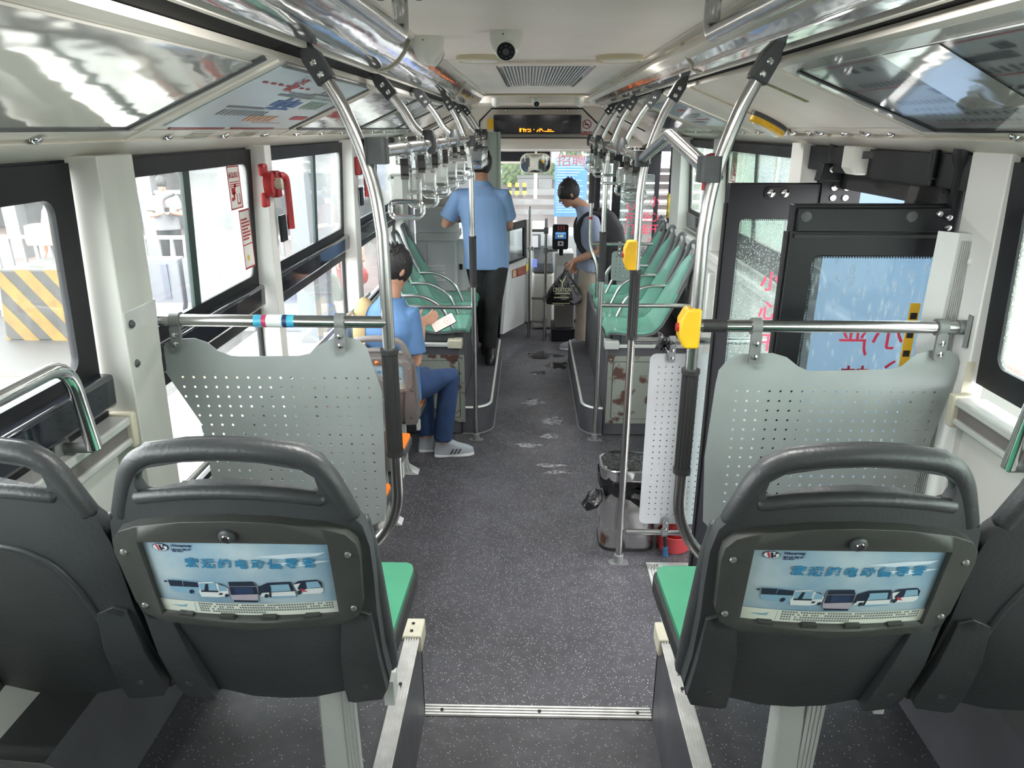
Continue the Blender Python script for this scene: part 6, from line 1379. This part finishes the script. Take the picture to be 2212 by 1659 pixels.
        for k, (z, x0, x1, w2) in enumerate(((.022, .0, 1.0, .043), (.050, .01, .98, .042), (.072, .02, .84, .038), (.092, .03, .62, .036), (.115, .04, .46, .038))): rings.append([h0+d*(L*(x0+(x1-x0)*x))+rr*(y*w2)+Vector((0,0,z)) for x, y in [(.0,-.55),(.0,.55),(.12,.8),(.4,.85),(.68,1.0),(.88,.85),(1.0,.35),(1.0,-.35),(.88,-.85),(.68,-1.0),(.4,-.85),(.12,-.8)]])
        q.loft(rings); q.build('shoe_upper', cfg.get('upper', 'shoeb'), so, 60)
        if cfg.get('stripes'):
            q = MB()
            for k in range(3):
                for sg in (-1, 1): p = h0+d*(L*(.42+.09*k))+rr*sg*.0425+Vector((0,0,.034)); q.obox(p+Vector((0,0,.014))+d*.006-rr*sg*.001, d*.006, rr*.002, Vector((0,0,.016))+d*.010-rr*sg*.003)
            q.build('stripe', 'bracket', so, 0)
            q = MB()
            for k in range(5): p = h0+d*(L*(.52+.06*k))+Vector((0,0,.088-.008*k)); q.limb([p-rr*.024-Vector((0,0,.008)), p, p+rr*.024-Vector((0,0,.008))], [.0035]*3, 6)
            q.build('lace', 'white', so)
    return root, V
# seated passenger
JP = dict(pelvis=(-.93, 4.21, .575), chest=(-.935, 4.17, 1.06), neck=(-.90, 4.185, 1.175), head=(-.868, 4.205, 1.345), shL=(-1.085, 4.185, 1.075), shR=(-.79, 4.165, 1.075), elL=(-1.06, 4.33, .83), elR=(-.765, 4.13, .775), wrL=(-.88, 4.50, .78), wrR=(-.742, 4.29, .985),
          hipL=(-.99, 4.28, .55), hipR=(-.86, 4.25, .55), knL=(-.80, 4.60, .535), knR=(-.60, 4.47, .575), anL=(-.775, 4.52, .11), anR=(-.655, 4.44, .11), toL=(-.62, 4.545, .04), toR=(-.47, 4.47, .04), hem=(-.93, 4.20, .50))
pas, PV_ = figure('seated man in a blue polo and jeans looking at his phone', JP, dict(look=(.62, .62, -.42), face_torso=(.25, .97, 0), shirt='shirtB', trousers='jeans', ground=.0, sole='shoew', upper='shoeg', stripes=True, sleeve=.80, collar=True, handR=((.50, .80, .10), (.45, -.2, .85), .35), handL=((.8, .5, .1), (0, 0, 1), .6), w=1.0, tw=1.0, vox=.0085, tilt=24, lo=-.56))
# tan canvas bag strap over his left shoulder and the bag at his side
root = thing('shoulder_bag', 'tan canvas shoulder bag with its strap over the passenger', 'bag', (-1.09, 4.2, .7))
q = MB(); pts = fillet([(-1.09, 4.08, .95), (-1.085, 4.10, 1.10), (-1.055, 4.175, 1.162), (-1.03, 4.26, 1.12), (-.98, 4.30, .95)], .05, 4); q.tube(pts, .006, 8, flat=6, hint=(0,.3,1)); q.build('strap', 'tan', root, 40)
q = MB(); q.loft([[Vector((-1.10+x, 4.06+y, z)) for x, y in rrect(w2, d2, .03, 3)] for w2, d2, z in ((.10, .06, .62), (.12, .09, .66), (.12, .09, .85), (.10, .05, .92))]); q.build('bag_body', 'tan', root, 50)
# phone
pc = P(958, 697, Y=4.372); ln = (P(985, 681, Y=4.40)-P(934, 708, Y=4.365)).normalized(); nn = (CAM-pc).normalized(); nn = (nn*.75+Vector((0, -.1, .6))).normalized(); nn = (nn-ln*nn.dot(ln)).normalized(); wd = nn.cross(ln)
root = thing('phone', 'white screened smartphone in the seated man hand', 'phone', pc)
q = MB(); q.plate(rrect(.155, .076, .010, 4), [], lambda a, b, w_: pc+ln*a+wd*b+nn*(w_-.008), .008); q.build('phone_body', 'black', root, 40, .002)
q = MB(); q.plate(rrect(.150, .071, .008, 4), [], lambda a, b, w_: pc+ln*a+wd*b+nn*(w_+.0001), .0006); s_ = q.build('screen', mat('phone_screen', (.70, .60, .55), .3, emit=.06), root, 0)
q = MB()
for k in range(14): an = R(k*360/14); c_ = pc+ln*(.028+.021*math.cos(an))+wd*(.021*math.sin(an))+nn*.001; q.obox(c_, ln*.0028, wd*.0028, nn*.0004)
q.obox(pc+ln*.024+nn*.001, ln*.004, wd*.003, nn*.0004); q.obox(pc+ln*.034+nn*.001, ln*.004, wd*.003, nn*.0004)
q.build('screen_pattern', mat('phone_pattern', (.75, .28, .24), .4, emit=.04), s_, 0)
# standing driver, seen from behind
JD = dict(pelvis=(-.43, 6.10, 1.06), chest=(-.475, 6.12, 1.60), neck=(-.475, 6.15, 1.705), head=(-.475, 6.23, 1.845), shL=(-.665, 6.12, 1.60), shR=(-.29, 6.12, 1.60), elL=(-.79, 6.15, 1.36), elR=(-.245, 6.19, 1.35), wrL=(-.72, 6.40, 1.38), wrR=(-.29, 6.42, 1.30),
          hipL=(-.52, 6.10, 1.0), hipR=(-.345, 6.08, 1.0), knL=(-.47, 6.14, .63), knR=(-.40, 6.03, .60), anL=(-.46, 6.17, .30), anR=(-.415, 6.02, .29), toL=(-.47, 6.34, .22), toR=(-.40, 5.87, .22), hem=(-.44, 6.10, 1.0))
figure('standing driver in a light blue shirt and black trousers, back turned', JD, dict(look=(-.1, 1, -.1), face_torso=(-.05, 1, 0), shirt='shirtL', trousers='blackp', ground=.207, sole='rubber', upper='shoeb', sleeve=.78, collar=True, w=1.06, tw=.98, vox=.009, handL=((.2, 1, 0), (0, 0, -1), .5), handR=((0, 1, 0), (0, 0, -1), .5)))
# boarding man leaning to the fare box
bm_ = 7.0
JB = dict(pelvis=(.53, bm_+.02, .86), chest=(.50, bm_, 1.31), neck=(.425, bm_, 1.435), head=(.30, bm_, 1.545), shL=(.525, bm_-.165, 1.305), shR=(.48, bm_+.17, 1.305), elL=(.60, bm_-.20, 1.04), elR=(.53, bm_+.23, 1.05), wrL=(.355, bm_-.16, .925), wrR=(.42, bm_+.22, .86),
          hipL=(.52, bm_-.08, .82), hipR=(.53, bm_+.10, .82), knL=(.47, bm_-.07, .44), knR=(.55, bm_+.11, .45), anL=(.46, bm_-.02, .09), anR=(.62, bm_+.12, .09), toL=(.30, bm_-.03, .03), toR=(.47, bm_+.12, .03), hem=(.53, bm_, .82))
figure('boarding man in a grey tee and khaki trousers leaning to the fare box', JB, dict(look=(-.9, -.22, -.38), hup=(-.35, 0, .94), face_torso=(-1, -.08, 0), shirt='shirtG', trousers='khaki', ground=.0, sole='shoew', upper='shoeg', sleeve=.70, w=1.02, tw=1.02, vox=.009, tilt=28, lo=-.42, handL=((-.75, .0, -.35), (.1, .2, -1), 1.0), handR=((-.4, 0, -1), (0, -1, 0), .5), skin='skin2'))
# black carrier bag from his hand
root = thing('carrier_bag', 'black drawstring carrier bag printed in cream hanging from the boarding man hand', 'bag', (.27, 6.86, .5))
hx, hy, hz = .285, bm_-.16, .865; bl, br = P(1177, 655, Y=hy), P(1256, 668, Y=hy); rows = []; rnd = random.Random(4)
for t, ww, dd in ((0, .012, .012), (.12, .030, .022), (.35, .085, .05), (.6, .145, .075), (.85, .18, .09), (1.0, .165, .075)):
    z = hz+(bl.z-hz)*t; cx = hx+((bl.x+br.x)/2-hx)*t; rows.append([Vector((cx+ww*(1+rnd.uniform(-.06,.06))*math.cos(2*math.pi*k/20), hy+dd*(1+rnd.uniform(-.2,.2))*math.sin(2*math.pi*k/20), z+rnd.uniform(-.006,.006))) for k in range(20)])
q = MB(); q.loft(rows); cb_ = q.build('bag_body', 'bag', root, 30)
q = MB(); q.limb([(hx, hy, hz-.01), (hx-.012, hy, hz+.03), (hx+.012, hy, hz+.05)], [.010, .008, .008], 8); q.build('handles', 'bag', root)
q = MB(); q.add([(hx+.012, hy-.035, hz-.07), (hx+.10, hy-.066, bl.z+.10), (hx+.155, hy-.06, bl.z+.055), (hx+.085, hy-.086, bl.z+.015), (hx+.02, hy-.095, bl.z+.05)], [(0,1,2,3,4)]); q.build('side_panel', mat('bag_mauve', (.10,.085,.10), .5), cb_, 0, recalc=False)
cream = mat('bag_cream_print', (.70,.66,.42), .5); n_ = hy-.105
text('CREATION', (hx-.035, hy-.088, hz-.20), (1,0,.0), (0,0.15,1), .058, cream, cb_, sx=.62); q = MB(); e_ = Vector((hx-.035, hy-.070, hz-.13))
for d_, l_ in (((0,0,-1), .05), ((-.6,0,.7), .035), ((.6,0,.7), .04), ((.9,0,1.6), .07)): q.limb([e_, e_+Vector(d_).normalized()*l_], [.005, .004], 6)
q.build('sprout_emblem', cream, cb_)
q = MB(); rnd = random.Random(2)
for z, a, b in ((hz-.235, -.10, .03), (hz-.275, -.11, .03), (hz-.33, -.125, .04), (hz-.345, -.125, -.02)):
    x = a
    while x < b: q.box(hx+x, hx+x+.009, n_-.001, n_, z, z+.012 if z > hz-.3 else z+.007); x += .013
q.build('print_lines', cream, cb_, 0)
# his black backpack
root = thing('backpack', 'large black backpack on the boarding man back', 'backpack', (.72, bm_, 1.1))
q = MB(); q.loft([[Vector((cx_+x, bm_+y, z)) for x, y in rrect(w2, d2, .06, 4)] for cx_, w2, d2, z in ((.70, .14, .26, .80), (.735, .22, .31, .86), (.745, .25, .32, 1.05), (.715, .22, .30, 1.25), (.665, .15, .26, 1.37), (.63, .08, .2, 1.41))]); bpk = q.build('pack', 'blackp', root, 50); remesh(bpk, .012, 3)
for y in (-.12, .12):
    q = MB(); q.tube(fillet([(.62, bm_+y, 1.36), (.50, bm_+y*1.1, 1.385), (.385, bm_+y*1.15, 1.28), (.40, bm_+y*1.3, 1.05), (.62, bm_+y*1.35, .92)], .08, 5), .010, 8, flat=2.6, hint=(0,1,0)); q.build('shoulder_strap', 'blackp', root, 50)

# people waiting outside
def stander(label, x, y, h, look, shirt, trousers, ph=True, group=None, skin='skin'):
    g = -.35; s = h/1.72; f = Vector((look[0], look[1], 0)).normalized(); r = Vector((f.y, -f.x, 0)); b = Vector((x, y, g))
    at = lambda rr, ff, z: b+r*rr*s+f*ff*s+Vector((0,0,z*s))
    J = dict(pelvis=at(0,0,.93), chest=at(0,-.01,1.36), neck=at(0,.0,1.47), head=at(0,.03,1.605), shL=at(-.175,0,1.36), shR=at(.175,0,1.36), elL=at(-.22,.04,1.10), elR=at(.22,.04,1.10), wrL=at(-.06,.24,1.16) if ph else at(-.22,.10,.86), wrR=at(.06,.24,1.16) if ph else at(.22,.10,.86),
             hipL=at(-.09,0,.90), hipR=at(.09,0,.90), knL=at(-.10,.02,.49), knR=at(.10,.02,.49), anL=at(-.11,0,.09), anR=at(.11,0,.09), toL=at(-.12,.16,.03), toR=at(.12,.16,.03), hem=at(0,0,.86))
    o, V = figure(label, J, dict(look=(f.x, f.y, -.45 if ph else -.1), face_torso=f, shirt=shirt, trousers=trousers, ground=g, hsc=s, vox=.014, w=s*1.03, tw=s, skin=skin, sole='shoew'))
    if ph:
        c = at(0, .33, 1.19); q = MB(); q.obox(c, r*.036, (f*.5+Vector((0,0,.87)))*.07, (f*.87-Vector((0,0,.5)))*.005); solo(q.build('phone', 'black', None, 0), 'dark phone held by the '+label.split(' waiting')[0].split(' seen')[0].replace('man', 'person').replace('woman', 'person'), 'phone')
    return V
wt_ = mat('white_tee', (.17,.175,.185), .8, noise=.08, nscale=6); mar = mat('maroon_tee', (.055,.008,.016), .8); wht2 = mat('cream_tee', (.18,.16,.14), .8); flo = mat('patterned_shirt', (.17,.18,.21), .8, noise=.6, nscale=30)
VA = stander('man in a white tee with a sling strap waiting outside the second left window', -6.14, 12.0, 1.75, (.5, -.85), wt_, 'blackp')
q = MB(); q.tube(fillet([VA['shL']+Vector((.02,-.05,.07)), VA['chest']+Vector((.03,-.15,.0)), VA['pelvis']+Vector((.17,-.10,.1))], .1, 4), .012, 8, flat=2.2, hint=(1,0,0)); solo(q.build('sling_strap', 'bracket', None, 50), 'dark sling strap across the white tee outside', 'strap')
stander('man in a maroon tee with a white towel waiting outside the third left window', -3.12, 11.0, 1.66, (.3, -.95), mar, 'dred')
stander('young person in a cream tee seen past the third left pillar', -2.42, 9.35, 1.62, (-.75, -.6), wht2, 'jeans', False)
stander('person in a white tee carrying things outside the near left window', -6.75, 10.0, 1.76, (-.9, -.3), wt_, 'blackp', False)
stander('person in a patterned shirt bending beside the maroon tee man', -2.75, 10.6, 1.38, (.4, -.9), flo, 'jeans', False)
stander('person in a dark jacket standing behind the front door glass', 1.30, 7.55, 1.60, (-.3, 1), 'blackp', 'blackp', False)
q = MB(); c = P(716, 610, Y=9.6); q.loft([[Vector((c.x+x, c.y+y, z)) for x, y in rrect(w2, .12, .03, 3)] for w2, z in ((.26, c.z-.25), (.28, c.z-.2), (.2, c.z+.05), (.05, c.z+.12))]); solo(q.build('green_bag', mat('dark_green_bag', (.006,.035,.018), .5), None, 50), 'dark green and red carrier bag outside the third left window', 'bag')
q = MB(); c = P(781, 595, Y=9.15); q.ell(c, .09, .06, .12, 14, 10); q.limb([c+Vector((0,0,.08)), c+Vector((-.01,0,.28))], [.035, .02], 8); solo(q.build('red_bag', mat('red_bag', (.32,.02,.02), .5), None, 60), 'red plastic bag hanging low outside the fourth left window', 'bag')
q = MB(); c = P(95, 503, Y=9.6); q.loft([[c+Vector((x, y, z)) for x, y in rrect(w2, .16, .03, 3)] for w2, z in ((.45, -.16), (.48, -.12), (.44, .10), (.30, .12))]); solo(q.build('brown_bag', mat('brown_paper', (.40,.25,.14), .7), None, 40), 'brown bag carried outside the near left window', 'bag')

# ================================================================== OUTSIDE
G = -.35
q = MB(); q.box(-60, 40, -20, 22.3, G-.2, G); gnd = struct(q.build('floor', mat('wet_concrete', (.046,.044,.042), .5, noise=.22, nscale=.6), None, 0)); gnd.name = 'ground'
q = MB(); q.box(-3.6, -1.4, -14, 9.4, G-.1, G+.003); bounce_lane = struct(q.build('floor', mat('bounce_lane_concrete', (.36,.35,.33), .55, noise=.2, nscale=.8), None, 0)); bounce_lane.name = 'pale_bounce_lane'  # road strip made pale to bounce daylight up to the bus ceiling
q = MB(); q.box(1.45, 3.1, -14, 13, G-.1, G+.15); pf = struct(q.build('floor', mat('bounce_slab_concrete', (.50,.49,.46), .6, noise=.15, nscale=.8), None, 0)); pf.name = 'bounce_slab'  # added pale slab that bounces daylight through the right windows to the ceiling
brick = bpy.data.materials.new('brick_paving'); brick.use_nodes = True; nt = brick.node_tree; bt = nt.nodes.new('ShaderNodeTexBrick'); tc = nt.nodes.new('ShaderNodeTexCoord')
bt.inputs['Color1'].default_value = (.150,.098,.090,1); bt.inputs['Color2'].default_value = (.120,.085,.08,1); bt.inputs['Mortar'].default_value = (.10,.095,.09,1); bt.inputs['Scale'].default_value = 1.6; bt.inputs['Mortar Size'].default_value = .02
nt.links.new(tc.outputs['Object'], bt.inputs['Vector']); nt.links.new(bt.outputs[0], nt.nodes['Principled BSDF'].inputs['Base Color'])
q = MB(); q.box(-60, 40, 22.3, 60, G-.1, G+.10); pv = struct(q.build('floor', brick, None, 0)); pv.name = 'paved_ground'
q = MB(); q.box(-60, 40, 9.5, 22.2, G-.1, G+.004); q.map(lambda v: v); pv2 = struct(q.build('floor', brick, None, 0)); pv2.name = 'paved_ground'
kerb = mat('kerb_stone', (.30,.29,.28), .6, noise=.3, nscale=2)
for y, h, z0, lb in ((22.2, .12, G, 'first pale kerb step across the paving ahead'), (24.2, .16, G+.1, 'second pale kerb step across the paving ahead'), (27.8, .22, G+.1, 'farthest pale kerb step before the metal bins')):
    q = MB(); q.box(-14, 16, y, y+.35, z0-.1, z0+h); solo(q.build('kerb_step', kerb, None, 0), lb, 'kerb')
# recruitment board
yb_ = 17.0
a, b = P(1199, 340, Y=yb_), P(1266, 468, Y=yb_)
root = thing('notice_board', 'bright blue recruitment notice board with red characters ahead of the bus', 'notice board', ((a.x+b.x)/2, yb_, G))
blue = mat('board_blue', (.010,.10,.36), .45)
q = MB(); q.box(a.x, b.x, yb_, yb_+.03, b.z, a.z); bo = q.build('board', blue, root, 0)
q = MB(); q.box(a.x, b.x, yb_-.003, yb_, a.z-(a.z-b.z)*.12, a.z); q.build('board_header', mat('board_pale', (.09,.19,.38), .45), bo, 0)
wd_ = b.x-a.x; ht = a.z-b.z
text('招聘', ((a.x+b.x)/2, yb_-.005, a.z-ht*.065), (1,0,0), (0,0,1), wd_*.36, mat('board_red', (.11,.008,.016), .5), bo, bold=.004, sx=1.25)
q = MB(); q2 = MB(); rnd = random.Random(6)
for k in range(18):
    t = (q2 if k % 4 in (2,) else q); z = a.z-ht*(.15+.045*k); t.box(a.x+wd_*.05, a.x+wd_*rnd.uniform(.6, .95), yb_-.004, yb_-.001, z-ht*.014, z)
q.build('white_lines', mat('board_lines', (.16,.28,.43), .5), bo, 0); q2.build('pink_lines', mat('board_pink', (.21,.16,.33), .5), bo, 0)
q = MB(); q.box(a.x+.02, a.x+.07, yb_+.03, yb_+.07, G, b.z); q.box(b.x-.07, b.x-.02, yb_+.03, yb_+.07, G, b.z); q.build('board_post', 'white', root, 0)
# metal bins, bollards, pole, fence, building ahead
for x0, x1, lb in ((1118, 1155, 'wide pale metal waste skip on the paving beyond the windscreen'), (1163, 1192, 'rounded metal waste skip beside the blue notice board')):
    a, b = P(x0, 385, Y=29), P(x1, 420, Y=29); q = MB(); q.box(a.x, b.x, 29, 30, b.z+.12, a.z); q.box(a.x-.04, b.x+.04, 28.95, 30.05, a.z, a.z+.06); q.box(a.x+.1, a.x+.2, 29.1, 29.2, b.z-.1, b.z+.12); q.box(b.x-.2, b.x-.1, 29.1, 29.2, b.z-.1, b.z+.12)
    solo(q.build('waste_skip', mat('galvanised', (.22,.22,.215), .5, metal=.4, noise=.2, nscale=2), None, 20, .05), lb, 'skip')
yw, bk = mat('bollard_yellow', (.85,.62,.04), .5), 'black'
for k, (px, lb) in enumerate(((1101, 'yellow and black bollard nearest the cab door'), (1117, 'middle yellow and black bollard before the skips'), (1133, 'yellow and black bollard right of the middle one'))):
    a, b = P(px, 395, Y=27.0), P(px, 420, Y=27.0); root = thing('bollard', lb, 'bollard', (a.x, 27, b.z), 'striped bollards'); h_ = a.z-b.z
    q = MB(); q.lathe([(.085, 0), (.075, h_*.33)], (a.x, 27, b.z), 14); q.lathe([(.075, h_*.66), (.07, h_*.97), (.03, h_)], (a.x, 27, b.z), 14); q.build('yellow_band', yw, root); q = MB(); q.lathe([(.076, h_*.33), (.076, h_*.66)], (a.x, 27, b.z), 14); q.build('black_band', bk, root); q = MB(); q.cyl((a.x, 27, G+.1), (a.x, 27, b.z), .06); q.build('foot', 'clampg', root)
a = P(1157, 375, Y=26); q = MB(); q.box(a.x-.06, a.x+.06, 26, 26.1, G, a.z+.2); solo(q.build('white_post', 'white', None, 0), 'white square post below the interior mirror', 'post')
def fence_(name, label, x0, x1, y, z0, z1, nb, nrail, m='white', horiz=False):
    root = thing(name, label, 'fence', ((x0+x1)/2, y, z0))
    for k in range(nrail): z = z0+.12+(z1-z0-.12)*k/max(1, nrail-1); q = MB(); q.box(x0, x1, y-.02, y+.02, z-.025, z+.025); q.build('rail', m, root, 0)
    pr_ = None
    for k in range(nb):
        x = x0+(x1-x0)*k/(nb-1)
        if pr_ is None: q = MB(); q.box(x-.02, x+.02, y-.018, y+.018, z0, z1); pr_ = q.build('bar', m, root, 0); l0 = pr_.location.x; xx0 = x
        else: c = pr_.copy(); COL.objects.link(c); c.location.x = l0+x-xx0
    return root
fence_('white_fence', 'white slatted fence right of the notice board ahead', 1.35, 4.6, 20, G, 2.2, 5, 11)
green_ = mat('shrub_green', (.20,.34,.08), .7, noise=.7, nscale=3)
for k, (px, py, rr) in enumerate(((1098, 378, 1.1), (1112, 372, 1.2), (1128, 374, .9), (1190, 380, .8), (1262, 335, 1.5))):
    c = P(px, py, Y=34+k); root = thing('shrub', ('small roadside shrub at the left of the view ahead', 'tallest yellow green shrub behind the skips', 'shrub just left of the mirror ahead', 'shrub peeping beside the notice board', 'tree crown above the notice board corner')[k], 'shrub', (c.x, c.y, G))
    q = MB(); rnd = random.Random(k)
    for j in range(420):
        d = Vector((rnd.gauss(0,1), rnd.gauss(0,1), rnd.gauss(0,1))).normalized()*rr*rnd.uniform(.45, 1); p = c+Vector((d.x, d.y, d.z*.8)); u = d.orthogonal().normalized(); v = u.cross(d.normalized()); s_ = .16
        q.add([p-u*s_, p+v*s_*.5, p+u*s_, p-v*s_*.5], [(0,1,2,3)])
    lf = q.build('foliage', green_, root, 0, recalc=False); lf['kind'] = 'stuff'; q = MB(); q.cyl((c.x, c.y, G), c, .09); q.build('stem', 'shellb', root)
bw_ = mat('far_facade', (.20,.215,.23), .6, noise=.12, nscale=.5)
root = thing('building', 'pale grey building with white pillars behind the notice board', 'building', (2, 48, G))
q = MB(); q.box(-16, 22, 48, 52, G, 13); q.build('facade', bw_, root, 0)
wp = mat('white_pillar', (.82,.85,.87), .6); gl_ = mat('far_glass', (.16,.22,.26), .15)
for k in range(14):
    x = -12+2.3*k; q = MB(); q.box(x-.45, x+.45, 47.3, 48, G, 12); q.build('facade_pillar', wp, root, 0)
    q = MB(); q.box(x+.6, x+1.7, 47.9, 48.05, 1.6, 4.4); q.build('window', gl_, root, 0)
# ------------------------------------------------------------------ left of the bus: fence, barriers, striped block, station frame
yF = P(300, 515, Z=.75).y+.1
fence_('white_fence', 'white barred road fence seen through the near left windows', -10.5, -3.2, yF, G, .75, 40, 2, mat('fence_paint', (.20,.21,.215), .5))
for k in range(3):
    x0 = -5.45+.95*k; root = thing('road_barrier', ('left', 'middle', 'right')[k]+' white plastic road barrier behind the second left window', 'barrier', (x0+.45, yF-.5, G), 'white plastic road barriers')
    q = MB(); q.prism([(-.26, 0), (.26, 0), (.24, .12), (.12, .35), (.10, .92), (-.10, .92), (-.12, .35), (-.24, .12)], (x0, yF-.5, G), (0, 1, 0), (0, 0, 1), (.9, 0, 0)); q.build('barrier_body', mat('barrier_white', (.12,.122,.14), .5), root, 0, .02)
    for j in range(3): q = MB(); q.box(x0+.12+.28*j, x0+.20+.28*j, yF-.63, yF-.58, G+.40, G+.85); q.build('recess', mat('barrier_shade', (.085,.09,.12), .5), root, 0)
# striped concrete block
c0, c1 = P(22, 735, Z=G), P(160, 735, Z=G); bl_h = .88
root = thing('concrete_block', 'concrete block with worn yellow and black diagonal stripes outside', 'concrete block', ((c0.x+c1.x)/2, c0.y, G))
yel = mat('worn_yellow', (.19,.115,.015), .6, noise=.35, nscale=7); gk = mat('worn_dark', (.043,.042,.038), .7, noise=.3, nscale=7)
q = MB(); x0, x1 = c0.x-.05, c1.x+.25; q.prism([(x0, 0), (x1, 0), (x1-.12, bl_h), (x0+.10, bl_h)], (0, c0.y, G), (1,0,0), (0,0,1), (0, .9, 0)); blk = q.build('block', gk, root, 0, .02)
def clipband(o, wd2):
    """diagonal stripe from the upper left down to the right, cut to the block face"""
    from mathutils.geometry import intersect_line_line_2d
    pts = []; N = 24; band = []
    for t in range(N+1):
        z = bl_h*t/N; xa = o-(z)*.75; xb_ = xa+wd2; l = x0+.10*z/bl_h+.01; r_ = x1-.12*z/bl_h-.01; band.append((max(l, min(r_, xa)), max(l, min(r_, xb_)), z))
    q = MB()
    for (a1, b1, z1), (a2, b2, z2) in zip(band, band[1:]):
        if b1-a1 > .005 or b2-a2 > .005: q.add([(a1, c0.y-.004, G+z1), (b1, c0.y-.004, G+z1), (b2, c0.y-.004, G+z2), (a2, c0.y-.004, G+z2)], [(0,1,2,3)])
    if q.f: q.build('stripe', yel, root, 0, recalc=False)
for k in range(5): clipband(x0-.12+.36*k, .19)
q = MB(); q.box(-14, -1.6, c0.y-1.35, c0.y-1.25, G+.001, G+.004); q.box(-14, -1.6, c0.y+1.6, c0.y+1.66, G+.005, G+.008); solo(q.build('lane_line', mat('lane_yellow', (.25,.17,.05), .6), None, 0), 'yellow painted lane lines on the road left of the bus', 'road marking')
# station frame with white columns, beams and rails
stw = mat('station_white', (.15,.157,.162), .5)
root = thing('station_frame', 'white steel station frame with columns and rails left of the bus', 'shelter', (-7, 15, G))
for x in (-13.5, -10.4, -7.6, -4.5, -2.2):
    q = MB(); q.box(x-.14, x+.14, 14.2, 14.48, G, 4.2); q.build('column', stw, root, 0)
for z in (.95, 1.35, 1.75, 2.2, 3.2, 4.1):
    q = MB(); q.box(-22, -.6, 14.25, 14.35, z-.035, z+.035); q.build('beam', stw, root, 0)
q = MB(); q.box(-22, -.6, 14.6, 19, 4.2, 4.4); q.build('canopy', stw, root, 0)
c = P(645, 480, Y=8.3); q = MB(); q.box(c.x-.11, c.x+.11, 8.3, 8.5, G, 3.2); solo(q.build('white_column', stw, None, 0), 'white column close outside the third left window', 'column')
q = MB(); q.box(-24, -.9, 19.0, 19.4, G, 1.1); solo(q.build('low_wall', mat('grey_wall', (.065,.068,.07), .7, noise=.2, nscale=1), None, 0), 'low grey wall behind the station frame on the left', 'wall')
root = thing('building', 'pale building far behind the station on the left', 'building', (-20, 34, G))
q = MB(); q.box(-44, -5, 34, 38, G, 8); q.build('facade', bw_, root, 0)
for k in range(12):
    q = MB(); q.box(-42+3*k, -40.4+3*k, 33.9, 34.02, 1.5, 3.4); q.build('window', gl_, root, 0)
# ------------------------------------------------------------------ right of the bus: another parked bus and a blue stop panel
root = thing('parked_bus', 'pale parked bus alongside seen through the wet right windows', 'bus', (4.2, 6, G))
q = MB(); q.box(3.2, 5.7, 1.5, 13.5, .0, 2.75); q.build('bus_body', mat('bus_pale', (.24,.26,.235), .35), root, 0, .12)
for k in range(7): q = MB(); q.box(3.17, 3.21, 1.9+1.6*k, 3.3+1.6*k, 1.25, 2.3); q.build('window', mat('bus_window', (.10,.12,.115), .15), root, 0, .02)
for y in (3.6, 11.0):
    q = MB(); q.lathe([(.45, 0), (.48, .05), (.48, .22), (.3, .25)], (3.25, y, G+.48), 24, (1, 0, 0)); q.build('wheel', 'rubber', root)
q = MB(); q.box(3.16, 3.2, 1.5, 13.5, .55, .62); q.build('stripe', 'red', root, 0)
root = thing('stop_board', 'pale blue bus stop panel outside the open middle door', 'panel', (2.0, 4.3, G))
q = MB(); q.box(1.55, 2.6, 4.05, 4.12, G+.3, 2.2); q.build('panel_face', mat('stop_blue', (.075,.12,.185), .4), root, 0, .02)
q = MB(); q.box(1.57, 1.63, 4.12, 4.18, G, 2.3); q.box(2.52, 2.58, 4.12, 4.18, G, 2.3); q.build('panel_post', 'alu', root, 0)

# added canopy, out of view, that shades the paving ahead
root = thing('shade_canopy', 'added unseen canopy shading the paving ahead of the bus', 'canopy', (0, 32, G))
q = MB(); q.box(-4.7, 26, 15.5, 47, 5.6, 5.9); q.build('shade_canopy_roof', 'greyl', root, 0)
for x in (-4.4, 25):
    q = MB(); q.box(x-.3, x+.3, 30, 30.6, G, 5.6); q.build('shade_canopy_column', stw, root, 0)
finish_text()
